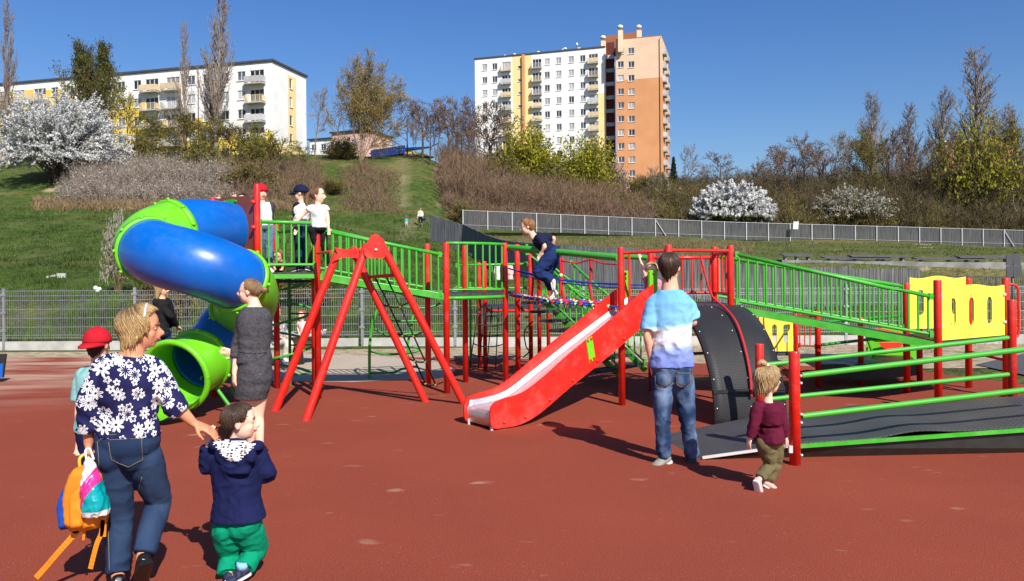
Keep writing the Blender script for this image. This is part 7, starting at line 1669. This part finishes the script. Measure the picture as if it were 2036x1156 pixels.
mb = MB(); R = []
for y, x0, x1, th_ in ((912, 172, 184, 0.02), (930, 167, 190, 0.05), (955, 165, 198, 0.09), (990, 165, 209, 0.12), (1015, 166, 214, 0.12), (1026, 168, 212, 0.09)):
    a, b_ = P(x0, y, 3.86), P(x1, y, 3.86); R.append(ring((a + b_) / 2, V((1, 0, 0)), V((0, 1, 0)), (b_ - a).length / 2, th_ / 2, 24, 0.8))
put('bag_body', remesh(mb.rings(R), 0.006, 3, 0.007, 5.0, (22, 22, 16)), bag_material(), pb_); MB().tube(spline([P(172, 914, 3.86), P(170, 898, 3.9), P(178, 893, 3.93), P(186, 914, 3.86)], 5), 0.006, 6).build('handle', M_WCLOTH, pb_)
# ------------------------------------------------ small boy in navy jacket
by = Person('small boy in navy hooded jacket and green trousers holding the woman\'s hand', 4.15, dict(head=(476, 840, 0), neck=(468, 884, 0), chest=(468, 905, 0), pelvis=(474, 1042, 0), sl=(432, 905, 0), el=(416, 930, 0.03), wl=(414, 884, 0.0), sr=(508, 905, 0.02), er=(530, 944, 0.05), wr=(506, 902, 0.16),
     hl=(453, 1056, 0), hr=(494, 1056, 0.02), kl=(456, 1102, 0.06), al=(453, 1148, -0.02), tl=(452, 1165, 0.10), kr=(511, 1092, 0.08), ar=(482, 1136, -0.04), tr=(454, 1152, -0.08)), face=18, head_face=70, hh=0.20, sc=0.62, tilt=0.0, voxel=0.006, girth=1.12, skin=M_SKINP)
by.body(hand_kw={'l': dict(curl=0.7, dirv=V((0.1, 0, 1)), palm=V((0, 1, 0)), size=1.0), 'r': dict(curl=0.9, dirv=V((-0.4, 0.5, 0.6)), palm=V((-0.5, 0.5, 0)))}); by.face(HB); by.hair(HB, 62, 98, 137, 0.05, 0.02, 0.01, seed=4, taper=0.7, nape=0.9)
def hoodx(mb):
    rot = Matrix((by.Rc, by.Fc, V((0, 0, 1)))).transposed(); mb.ball(P(468, 905, 4.15 - 0.085), (0.125, 0.055, 0.085), 18, 12, rot); mb.ball(P(468, 928, 4.15 - 0.085), (0.095, 0.05, 0.06), 18, 12, rot); mb.ball(P(430, 886, 4.1), (0.04, 0.05, 0.03), 12, 8); mb.ball(P(510, 888, 4.12), (0.04, 0.05, 0.03), 12, 8)
jk = by.top(M_NAVY, 0.06, 0.95, 1.9, 0.022, 1.16, 0.004, 'jacket', 2.0, extra=hoodx, flare=0.012, spots=[(P(468, 935, 4.0), 0.16, 0.008)])
def print_material():
    m = bpy.data.materials.new('moustache_print'); m.use_nodes = True; t = m.node_tree; L = t.links.new; b = t.nodes['Principled BSDF']; tc = NN(t, 'ShaderNodeTexCoord'); mp = NN(t, 'ShaderNodeMapping'); mp.inputs['Scale'].default_value = (42, 42, 78); L(tc.outputs['Object'], mp.inputs[0]); v = NN(t, 'ShaderNodeTexVoronoi'); v.inputs['Scale'].default_value = 1; v.inputs['Randomness'].default_value = 0.45; L(mp.outputs[0], v.inputs['Vector'])
    r = NN(t, 'ShaderNodeValToRGB'); L(v.outputs[0], r.inputs[0]); e = r.color_ramp.elements; e[0].color = (0.02, 0.02, 0.04, 1); e[1].color = (0.7, 0.7, 0.7, 1); e[0].position = 0.34; e[1].position = 0.38; L(r.outputs[0], b.inputs['Base Color']); b.inputs['Roughness'].default_value = 0.9; return m
patch('hood_lining', jk, [(424, 882), (440, 874), (470, 880), (500, 876), (508, 886), (490, 904), (474, 918), (460, 918), (444, 908)], print_material(), by.t, 0.004, 18)
tr_ = by.trousers(M_EMER, 1.9, 0.10, 0.012, 1.18, 0.062, 0.005, 'trousers')
for q in 'lr': by.shoe(q, M_SHOEN, M_BOLT, 0.06, 0.045)
MB().tube([by.J['ar'] + V((0, 0, 0.01)), by.J['ar'] + V((0, 0, 0.045))], 0.030, 12).build('sock', mat('sky_sock', (0.25, 0.5, 0.75), 0.9), by.t)
# ------------------------------------------------ boy with red cap beside the woman
cb = Person('boy in red baseball cap and pale teal shirt half hidden behind the woman', 5.4, dict(head=(194, 686, 0), neck=(194, 726, 0), chest=(194, 745, 0), pelvis=(190, 860, 0), sl=(166, 748, 0), el=(157, 812, 0), wl=(157, 872, -0.02), sr=(222, 748, 0), er=(230, 810, 0), wr=(228, 870, 0), hl=(178, 870), hr=(206, 870), kl=(188, 945, 0.03), al=(196, 1008, 0), tl=(198, 1020, 0.12), kr=(212, 945, 0.03), ar=(216, 1008, 0), tr=(218, 1020, .12)), face=5, hh=0.215, sc=0.74, voxel=0.008, skin=M_SKIN)
cb.body(); cb.hair(HD, 60, 100, 148, 0.0, 0.015, 0.01, strands=0, nape=0.7); cap(cb, M_REDCAP, 180); cb.top(M_TEAL, 0.0, 0.95, 0.8, 0.018, 1.25, 0.005, 'shirt', 3.0); cb.trousers(M_NAVY, 1.1, 0.12, 0.014, 1.15, name='shorts')
for q in 'lr': cb.shoe(q, M_SHOEG)
# ------------------------------------------------ woman in grey dress
gw = Person('woman in dark grey dress with her hair in a bun, watching the tube slide', 7.1, dict(head=(497, 580, 0), neck=(506, 605, 0), chest=(506, 628, 0), pelvis=(506, 735, 0), sl=(486, 631, -0.02), el=(473, 690, -0.03), wl=(466, 744, -0.08), sr=(528, 633, 0.02), er=(520, 690, 0.22), wr=(470, 706, 0.30), hl=(490, 752, 0), hr=(520, 752, 0.02), kl=(494, 828, -0.02), al=(500, 892, 0.05), tl=(484, 903, 0.03), kr=(514, 826, 0.04), ar=(517, 892, 0.0), tr=(500, 904, 0.03)), face=318, head_face=274, hh=0.235, sc=0.95, tilt=-0.03, voxel=0.009, skin=M_SKINP, girth=0.98)
gw.body(hand_kw={'l': dict(curl=0.8, dirv=V((0, -0.1, -1)), palm=V((0.6, 0.6, 0))), 'r': dict(curl=0.5, dirv=V((-0.7, 0.1, 0.2)))}); gw.face(HDB, smile=0.05); gw.hair(HDB, 52, 90, 116, 0.04, 0.012, crown=24, seed=6, taper=0.6)
gw.lock(HDB, [gw.hp(0, -0.40, 0.1), gw.hp(0.02, -0.50, 0.08), gw.hp(0, -0.60, 0.05), gw.hp(0, -0.68, 0.02)], [0.02, 0.032, 0.034, 0.012], 'hair_bun'); MB().tube([gw.hp(0.10 * math.cos(a), -0.53, 0.07 + 0.11 * math.sin(a)) for a in np.linspace(0, 6.28, 14)], 0.007, 6).build('hair_tie', M_PINKC, gw.t)
def dress(mb):
    R = []
    for y, x0, x1, dp in ((700, 476, 536, 0.125), (725, 473, 539, 0.145), (750, 470, 541, 0.155), (775, 467, 536, 0.145), (794, 466, 530, 0.13)):
        a, b_ = P(x0, y, 7.1), P(x1, y, 7.1); R.append(ring((a + b_) / 2, V((1, 0, 0)), V((0, 1, 0)), (b_ - a).length / 2, dp, 22))
    mb.rings(R)
dr = gw.top(M_CHAR, 0.12, 0.95, 1.42, 0.014, 1.08, 0.003, 'dress', 4.0, extra=dress, spots=[(P(506, 700, 7.0), 0.2, 0.006), (P(515, 765, 7.0), 0.2, 0.006)])
seam('waist_seam', dr, [(477, 702), (505, 705), (534, 702)], M_BLACKC, gw.t, 0.004, -0.001)
for q in 'lr': gw.shoe(q, M_SHOEB, M_SHOEB, 0.045, 0.04, low=True)
# ------------------------------------------------ man in dip-dyed T-shirt
mn = Person('man in blue and white dip-dyed T-shirt and faded jeans standing with his back turned', 6.6, dict(head=(1331, 531, 0), neck=(1332, 571, 0), chest=(1333, 598, 0), pelvis=(1336, 735, 0), sl=(1302, 604, 0), el=(1287, 668, -0.02), wl=(1296, 722, 0.03), sr=(1364, 604, 0.02), er=(1378, 642, 0.02), wr=(1368, 634, 0.22), hl=(1316, 757, 0), hr=(1358, 757, 0), kl=(1318, 838, -0.02), al=(1320, 912, 0.02), tl=(1298, 926, -0.03), kr=(1367, 840, 0.02), ar=(1376, 910, 0.10), tr=(1380, 922, 0.22)), face=8, head_face=25, hh=0.25, sc=1.0, tilt=0.04, voxel=0.009, skin=M_SKIN, girth=0.97, nw=1.22)
mn.body(hand_kw={'l': dict(curl=0.3, dirv=V((0.1, 0.1, -1)), palm=V((0.8, 0.2, 0)))}); mn.face(HD); mn.hair(HB, 58, 96, 150, 0.05, 0.03, 0.01, seed=8, taper=0.8, nape=0.8)
zlo, zhi = P(1335, 728, 6.6).z - mn.t.location.z, P(1335, 575, 6.6).z - mn.t.location.z
SKYB = (0.15, 0.40, 0.64)
ts = mn.top(zgrad_material('dip_dye', [(0.0, (0.15, 0.19, 0.52)), (0.26, (0.22, 0.29, 0.60)), (0.36, (0.72, 0.74, 0.80)), (0.52, (0.78, 0.80, 0.82)), (0.60, (0.22, 0.50, 0.76)), (1.0, SKYB)], zlo, zhi), 0.03, 0.955, 0.86, 0.02, 1.28, 0.005, 't_shirt', 5.0, flare=0.008, spots=[(P(1335, 680, 6.5), 0.3, 0.006)])
mj = mn.trousers(M_DENIMF, 1.97, 0.16, 0.012, 0.98, 0.060, 0.005, 'jeans')
patch('back_pocket', mj, [(1303, 742), (1328, 741), (1329, 766), (1316, 772), (1304, 766)], M_DENIMF, mn.t, 0.004); patch('back_pocket', mj, [(1345, 741), (1372, 741), (1372, 766), (1360, 772), (1346, 766)], M_DENIMF, mn.t, 0.004)
seam('pocket_stitch', mj, [(1303, 744), (1328, 743), (1329, 766), (1316, 772), (1304, 766), (1303, 744)], M_STIT, mn.t, 0.003, 0.004); seam('pocket_stitch', mj, [(1345, 743), (1372, 743), (1372, 766), (1360, 772), (1346, 766), (1345, 743)], M_STIT, mn.t, 0.003, 0.004)
mn.shoe('l', M_SHOEG, M_BOLT, 0.06, 0.046); mn.shoe('r', M_GREYC, M_GREYC, 0.06, 0.046)
# ------------------------------------------------ little girl in maroon
gl = Person('little blonde girl in maroon top and olive trousers walking past the ramp', 5.8, dict(head=(1527, 757, 0), neck=(1526, 797, 0), chest=(1527, 812, 0), pelvis=(1530, 878, 0), sl=(1507, 810, -0.02), el=(1498, 846, -0.03), wl=(1492, 872, -0.02), sr=(1547, 810, 0.03), er=(1556, 846, 0.03), wr=(1562, 870, 0.05), hl=(1521, 884, -0.02), hr=(1541, 884, 0.03), kl=(1533, 924, 0.03), al=(1507, 958, -0.06), tl=(1513, 983, -0.02), kr=(1543, 922, 0.05), ar=(1527, 962, 0.05), tr=(1546, 972, 0.05)), face=62, head_face=72, hh=0.205, sc=0.56, voxel=0.006, girth=1.1, skin=M_SKINP)
gl.body(hand_kw={'l': dict(curl=0.5, palm=V((0.8, 0.5, 0))), 'r': dict(curl=0.5, palm=V((-0.5, 0.8, 0)))}); gl.face(HDB); gl.hair(HGB, 62, 118, 150, 0.20, 0.04, 0.12, crown=12, seed=9, wave=0.06, strands=420)
gl.lock(HGB, [gl.hp(0, -0.08, 0.48), gl.hp(0.02, -0.16, 0.60), gl.hp(0, -0.30, 0.66), gl.hp(-0.02, -0.42, 0.58)], [0.016, 0.022, 0.02, 0.006], 'top_knot'); MB().ball(gl.hp(0.04, -0.06, 0.53), (0.022, 0.018, 0.018), 10, 7).build('hair_bobble', M_WCLOTH, gl.t)
gl.top(M_MAROON, -0.02, 0.95, 1.95, 0.012, 1.15, 0.004, 'sweater', 6.0, flare=0.012); gl.trousers(M_OLIVE, 1.85, 0.10, 0.008, 1.12, 0.055, 0.005, 'trousers'); gl.shoe('l', M_SHOEP, M_WCLOTH, 0.065, 0.05); gl.shoe('r', M_SHOEP, M_WCLOTH, 0.065, 0.05)
# ------------------------------------------------ boy on the rope bridge
nb_ = Person('boy in navy T-shirt and tracksuit trousers leaning on the rope bridge handrail', 10.55, dict(head=(1049, 450, 0), neck=(1061, 468, 0), chest=(1070, 474, 0), pelvis=(1097, 503, 0), sl=(1072, 472, -0.10), el=(1083, 489, -0.13), wl=(1078, 499, -0.10), sr=(1080, 470, 0.14), er=(1101, 473, 0.2), wr=(1098, 492, 0.26), hl=(1096, 508, -0.06), hr=(1100, 508, 0.06), kl=(1070, 540, -0.08), al=(1102, 560, -0.06), tl=(1105, 573, -0.06), kr=(1087, 545, 0.06), ar=(1101, 583, 0.04), tr=(1092, 592, 0.04)), face=275, hh=0.22, sc=0.80, voxel=0.010, tilt=0.15, skin=M_SKINP)
nb_.body(); nb_.face(HGI); nb_.hair(HGI, 58, 98, 148, 0.05, 0.04, 0.01, seed=3, taper=0.6, nape=0.7); nb_.top(M_NAVYT, 0.0, 0.95, 0.75, 0.014, 1.2, 0.004, 't_shirt', 7.0); nb_.trousers(M_NAVYP, 1.85, 0.16, 0.02, 1.3, 0.06, 0.008, 'track_trousers'); nb_.shoe('l', M_SHOEW); nb_.shoe('r', M_SHOEW)
# ------------------------------------------------ children on the tower deck
dk = 10.42
def stand(label, px, top, foot, d, face, hf, sc, hh, arms, legs=None, skin=None, dx=0, girth=1.0):
    """upright figure from head-top row to foot row"""
    ppm = F_PX / d; Hh = (foot - top) / ppm; hpx = hh * ppm; cy = top + hpx * 0.5; ny = top + hpx * 1.08; shy = ny + 0.035 * (foot - top); hipy = foot - 0.50 * (foot - top); w = 0.115 * Hh * ppm * girth; cs = abs(math.cos(math.radians(face)))
    sx = max(0.35, cs) * w; J = dict(head=(px, cy), neck=(px + dx * 0.3, ny), chest=(px + dx * 0.5, ny + 0.05 * (foot - top)), pelvis=(px + dx, hipy), sl=(px + dx * .4 - sx, shy + 2, -0.05), sr=(px + dx * .4 + sx, shy + 2, 0.05), hl=(px + dx - sx * 0.6, hipy + 3, -0.03), hr=(px + dx + sx * 0.6, hipy + 3, 0.03))
    J.update(arms); lg = dict(kl=(px + dx - sx * 0.6, lerp(hipy, foot, 0.5), 0.0), al=(px + dx - sx * 0.6, foot - 4, 0.03), kr=(px + dx + sx * 0.6, lerp(hipy, foot, 0.5), 0.04), ar=(px + dx + sx * 0.6, foot - 4, 0.06)); lg.update(legs or {}); J.update(lg)
    f = az(face)
    for q in 'lr': a = J['a' + q]; J['t' + q] = (a[0] + f.x * 0.12 * ppm * sc, a[1] + 3, (a[2] if len(a) > 2 else 0) + f.y * 0.12 * sc)
    return Person(label, d, J, face=face, head_face=hf, hh=hh, sc=sc, voxel=0.011, skin=skin or M_SKINP, girth=girth)
rc = stand('boy in backward red cap, white shirt and open dark jacket on the tower deck', 519, 366, 537, 10.55, 150, 140, 0.72, 0.22, dict(el=(507, 432, 0), wl=(508, 458, -0.05), er=(536, 432, 0.05), wr=(535, 458, 0.05)), dx=6)
rc.body(); rc.face(HB); cap(rc, M_REDCAP, 180); rc.top(M_WCLOTH, 0.05, 0.95, 0.5, 0.012, 1.0, 0.003, 'shirt'); rc.trousers(M_DENIML, 1.95, 0.14, 0.01, 1.05, name='jeans'); 
mb = MB()
for q in 'lr': limb(mb, [rc.J['s' + q], rc.J['e' + q], rc.J['w' + q]], [0.062, 0.052, 0.042], 12); 
R = []
for t_ in (0.02, 0.25, 0.5, 0.75, 0.9): c = rc.spine(t_); R.append(ring(c - rc.Fc * 0.055, rc.Rc, rc.Fc, 0.145, 0.075, 16))
put('jacket', remesh(mb.rings(R), 0.011, 4, 0.004), M_GREYC, rc.t); rc.shoe('l', M_SHOEW); rc.shoe('r', M_SHOEW)
nc = stand('boy in navy baseball cap and white shirt standing in profile on the deck', 598, 368, 535, 10.75, 285, 275, 0.70, 0.22, dict(el=(590, 432, -0.05), wl=(588, 452, -0.08), er=(612, 430, 0.08), wr=(604, 452, 0.08)))
nc.body(); nc.face(HB); nc.hair(HB, 60, 96, 126, 0.0, 0.015, strands=0); cap(nc, M_NAVYT, 0); nc.top(M_WCLOTH, 0.02, 0.95, 0.8, 0.016, 1.15, 0.004, 'shirt'); nc.trousers(M_DENIM, 1.95, 0.14, 0.01, 1.08, name='jeans'); nc.shoe('l', M_SHOEN); nc.shoe('r', M_SHOEN)
ptc = MB(); limb(ptc, [nc.J['sl'], nc.J['sl'].lerp(nc.J['el'], 0.8)], [0.066, 0.062], 12); put('dark_sleeve', remesh(ptc, 0.01, 2), M_BLACKC, nc.t)
pg = stand('girl with brown ponytail in white top and black leggings holding the deck rail', 632, 371, 538, 10.30, 40, 95, 0.72, 0.215, dict(el=(604, 424, -0.05), wl=(590, 440, -0.08), er=(651, 428, 0.02), wr=(653, 452, -0.02)), dict(kl=(628, 490, 0.0), al=(612, 531, 0.1), kr=(645, 490, 0.05), ar=(652, 526, 0.15)))
pg.body(); pg.face(HMB); pg.hair(HMB, 60, 106, 124, 0.06, 0.03, crown=25, seed=12); pg.lock(HMB, [pg.hp(0, -0.36, 0.12), pg.hp(0, -0.55, 0.08), pg.hp(0, -0.68, -0.15), pg.hp(0, -0.72, -0.45), pg.hp(0, -0.64, -0.72)], [0.022, 0.03, 0.034, 0.028, 0.008], 'ponytail')
pg.top(M_WCLOTH, 0.03, 0.95, 0.35, 0.014, 1.1, 0.004, 'top'); pg.trousers(M_BLACKC, 1.97, 0.12, 0.006, 0.92, 0.04, 0.001, 'leggings'); pg.shoe('l', M_SHOEN); pg.shoe('r', M_SHOEN)
hk = stand('child mostly hidden behind the brown panel with fingers over its top edge', 484, 384, 540, 10.95, 190, 190, 0.66, 0.21, dict(el=(440, 420, 0), wl=(436, 398, -0.28), er=(500, 420, -0.2), wr=(468, 394, -0.34)), dx=4)
hk.body(hand_kw={'l': dict(dirv=V((0, -0.3, 1)), palm=V((0, -1, 0)), curl=0.8), 'r': dict(dirv=V((0, -0.3, 1)), palm=V((0, -1, 0)), curl=0.8)}); hk.face(HD); hk.hair(HD, 62, 96, 120, 0.04, 0.03); hk.top(M_REDCAP, 0.0, 0.95, 0.7, 0.014, 1.1, 0.003, 'shirt'); hk.trousers(M_NAVY, 1.95, 0.12); hk.shoe('l', M_SHOEG); hk.shoe('r', M_SHOEG)
# crouching child on the deck
ck = Person('small brown-haired child crouching on the deck behind the green balusters', 11.0, dict(head=(553, 508, 0), neck=(553, 518, 0.03), chest=(553, 521, 0.05), pelvis=(553, 533, 0.12), sl=(545, 521, 0.03), sr=(562, 521, 0.03), el=(541, 529, -0.02), wl=(546, 534, -0.10), er=(566, 529, -0.02), wr=(560, 534, -0.10), hl=(548, 533, 0.1), hr=(559, 533, 0.1), kl=(543, 522, -0.10), al=(546, 536, -0.08), tl=(544, 538, -0.16), kr=(564, 522, -0.10), ar=(561, 536, -0.08), tr=(563, 538, -0.16)), face=180, hh=0.19, sc=0.5, voxel=0.011, tilt=0.35, skin=M_SKIN)
ck.body(); ck.face(HB); ck.hair(HMB, 60, 110, 130, 0.08, 0.05, 0.1); ck.top(M_PALEP, 0.0, 0.95, 0.6, 0.01, 1.1, 0.002, 'shirt'); ck.trousers(M_OLIVE, 1.0, 0.1, 0.008, 1.1, name='shorts')
# ------------------------------------------------ toddler girl at the top of the slide
sg = Person('toddler girl in pink reaching for the bar at the top of the straight slide', 9.62, dict(head=(1296, 537, 0), neck=(1297, 555, 0.03), chest=(1298, 563, 0.04), pelvis=(1301, 598, 0.08), sl=(1286, 559, 0.0), el=(1281, 540, -0.02), wl=(1272, 514, -0.02), sr=(1309, 560, 0.04), er=(1316, 577, 0), wr=(1310, 592, -0.08), hl=(1294, 600, 0.05), hr=(1308, 602, 0.08), kl=(1279, 582, -0.12), al=(1273, 604, -0.16), tl=(1265, 609, -0.20), kr=(1306, 592, -0.18), ar=(1306, 616, -0.22), tr=(1302, 620, -0.30)), face=195, head_face=205, hh=0.2, sc=0.54, voxel=0.009, tilt=0.12, girth=1.08, skin=M_SKINP)
sg.body(hand_kw={'l': dict(curl=0.9, dirv=V((-0.1, 0.1, 1)), palm=V((0, 1, 0)))}); sg.face(HDB); sg.hair(HGB, 58, 112, 140, 0.08, 0.04, 0.1, seed=15); sg.lock(HGB, [sg.hp(0.3, 0.0, 0.1), sg.hp(0.46, -0.02, 0.02), sg.hp(0.46, 0, -0.35)], [0.014, 0.022, 0.006], 'pigtail')
sg.top(M_PINKC, 0.0, 0.95, 0.55, 0.012, 1.15, 0.003, 'dress', flare=0.02); sg.trousers(M_PURP, 1.9, 0.1, 0.008, 1.05, 0.05, 0.003, 'leggings'); sg.shoe('l', M_SHOEW); sg.shoe('r', M_SHOEW)
# ------------------------------------------------ people beyond
bw = stand('blonde woman in black top and sunglasses behind the tube slide', 322, 560, 765, 11.9, 60, 95, 0.86, 0.23, dict(el=(338, 628, -0.10), wl=(352, 650, 0.1), er=(345, 640, 0.15), wr=(330, 655, 0.15)), skin=M_SKIN)
bw.body(); bw.face(HB); bw.hair(HBL, 58, 125, 172, 0.10, 0.04, 0.6, seed=17); bw.top(M_BLACKC, 0.0, 0.95, 1.9, 0.014, 1.1, 0.003, 'top'); bw.trousers(M_DENIM, 1.95, 0.15); bw.shoe('l', M_SHOEB); bw.shoe('r', M_SHOEB)
for q in (-1, 1): MB().ball(bw.hp(q * 0.14, 0.37, 0.0), (0.03, 0.018, 0.024), 10, 6, Matrix((bw.HR, bw.HF, bw.U)).transposed()).build('sunglass_lens', M_SHOEB, bw.t)
c_t = G(590, 728); td_d = c_t.y - 0.15
td = Person('toddler in pale pink top sitting on the low round table', td_d, dict(head=(600, 628), neck=(601, 641), chest=(601, 645), pelvis=(606, 664), sl=(594, 644), sr=(609, 644), el=(592, 653, -0.02), wl=(594, 662, -0.05), er=(612, 653), wr=(616, 662, -0.03), hl=(603, 663, -0.03), hr=(609, 663, 0.04), kl=(622, 657, -0.06), al=(640, 662, -0.06), tl=(643, 656, -0.08), kr=(624, 658, 0.06), ar=(642, 662, 0.06), tr=(646, 656, 0.05)), face=115, head_face=190, hh=0.19, sc=0.48, voxel=0.011, girth=1.1, skin=M_SKINP)
td.body(); td.face(HMB); td.hair(HGI, 62, 106, 126, 0.05, 0.04); td.top(M_PALEP, 0.0, 0.95, 0.6, 0.01, 1.1, 0.002, 'shirt'); td.trousers(M_PALEP, 1.9, 0.1, 0.006, 1.0); td.shoe('l', M_PINKC); td.shoe('r', M_PINKC)
st_ = Person('seated adult in dark clothes behind the woman in the grey dress', c_t.y - 0.5, dict(head=(549, 622), neck=(551, 640), chest=(552, 646), pelvis=(556, 682), sl=(543, 646, -0.1), sr=(560, 648, 0.1), el=(548, 664, -0.2), wl=(562, 674, -0.25), er=(568, 664, 0.1), wr=(572, 672, 0.0), hl=(554, 684, -0.08), hr=(560, 684, 0.08), kl=(572, 684, -0.35), al=(566, 714, -0.32), tl=(572, 719, -0.45), kr=(578, 686, -0.2), ar=(572, 714, -0.2), tr=(580, 719, -0.3)), face=130, hh=0.225, sc=0.85, voxel=0.013, skin=M_SKIN)
st_.body(); st_.face(HD); st_.hair(HD, 60, 110, 135, 0.06, 0.03); st_.top(cloth_mat('black_white_print', (0.01, 0.01, 0.012), col2=(0.6, 0.6, 0.6), scale=40), 0.0, 0.95, 1.9, 0.014, 1.1, 0.003, 'jacket'); st_.trousers(M_CREAM, 1.9, 0.12); st_.shoe('l', M_SHOEW); st_.shoe('r', M_SHOEW)
def far_person(label, px, top, foot, d, face, topm, legm, hairm, sc, hh, bag=False):
    ppm = F_PX / d; h = foot - top; g = on(px, d); f = g.z - P(px, foot, d).z; sh = -f * ppm
    top += sh; foot += sh
    p = stand(label, px, top, foot, d, face, face, sc, hh, dict(el=(px - 0.13 * h, top + 0.38 * h, 0), wl=(px - 0.15 * h, top + 0.5 * h, -0.05), er=(px + 0.13 * h, top + 0.38 * h, 0), wr=(px + 0.13 * h, top + 0.5 * h, -0.05)))
    p.vx = 0.02; p.body(); p.hair(hairm, 60, 110, 140, 0.07, 0.03, 0.1); p.top(topm, 0.0, 0.95, 1.8, 0.02, 1.2, 0.003, 'top'); p.trousers(legm, 1.95, 0.14, 0.012); p.shoe('l', M_SHOEG); p.shoe('r', M_SHOEG); return p
hw_ = far_person('woman in cream top and black trousers walking up the grass hill', 836, 410, 446, 70, 20, M_CREAM, M_BLACKC, HBL, 0.94, 0.23)
hbg = thing('handbag', 'small navy bag carried by the woman on the hill', 'bag', hw_.J['wr']); MB().ball(hw_.J['wr'] + V((0.08, 0, -0.22)), (0.2, 0.1, 0.17), 12, 8).build('pouch', M_NAVYP, hbg); MB().tube(spline([hw_.J['wr'] + V((0.0, 0, -0.12)), hw_.J['wr'] + V((0.04, 0, 0.0)), hw_.J['wr'] + V((0.16, 0, -0.12))], 4), 0.015, 6).build('strap', M_NAVYP, hbg)
far_person('child in turquoise top and pale trousers up on the grass hill', 808, 402, 424, 69, 340, cloth_mat('turquoise_cloth', (0.03, 0.38, 0.46)), M_CREAM, HDB, 0.6, 0.2)
# ------------------------------------------------ small things lying about
jt = thing('hung_jacket', 'white and pink children\'s jackets hung over the rear railing', 'jacket', P(1005, 556, 13.0))
for x0, m in ((988, M_WCLOTH), (1000, M_BLACKC), (1014, M_PALEP)):
    mb = MB(); mb.rings([ring(P(x0, 528, 12.98), V((1, 0, 0)), V((0, 1, 0)), 0.05, 0.03, 14), ring(P(x0, 540, 12.98), V((1, 0, 0)), V((0, 1, 0)), 0.055, 0.04, 14), ring(P(x0 + 1, 556, 12.98), V((1, 0, 0)), V((0, 1, 0)), 0.04, 0.03, 14)]); put('garment', remesh(mb, 0.01, 2, 0.01), m, jt)
g_ = on(122, 34); bx_ = thing('stone_block', 'pale stone block lying in the grass on the left hill', 'stone', P(122, 461, 32)); z_ = HN(bx_.location.x, 32); bx_.location.z = z_; ORG[bx_.name] = V(bx_.location)
MB().box(V((bx_.location.x, 32, z_ + 0.08)), (0.32, 0.25, 0.2), Matrix.Rotation(0.3, 3, 'Z')).build('block', M_CONC, bx_); MB().box(V((bx_.location.x - 0.36, 31.9, z_ + 0.05)), (0.4, 0.2, 0.08), Matrix.Rotation(-0.2, 3, 'Y')).build('slab', M_CONC, bx_)
fb = thing('white_flower_bunch', 'white bunch of flowers on the top of the mesh fence at left', 'flowers', P(193, 574, 17.5))
MB().ball(P(190, 572, 17.5), (0.05, 0.04, 0.05), 10, 7).ball(P(197, 574, 17.5), (0.055, 0.04, 0.045), 10, 7).ball(P(194, 579, 17.45), (0.045, 0.04, 0.04), 10, 7).build('blooms', M_WCLOTH, fb)
bs = thing('blue_red_play_panel', 'edge of a blue and red play panel at the far left', 'play panel', G(0, 752)); MB().prism([P(-30, 705, 12.2), P(12, 705, 12.2), P(6, 752, 12.2), P(-30, 752, 12.2)], (0, 0.03, 0)).build('frame', M_BLKMET, bs); MB().prism([P(-30, 728, 12.15), P(5, 724, 12.15), P(3, 752, 12.15), P(-30, 752, 12.15)], (0, 0.03, 0)).build('blue_board', M_BLUE, bs)

bpy.data.scenes.remove(TMP)
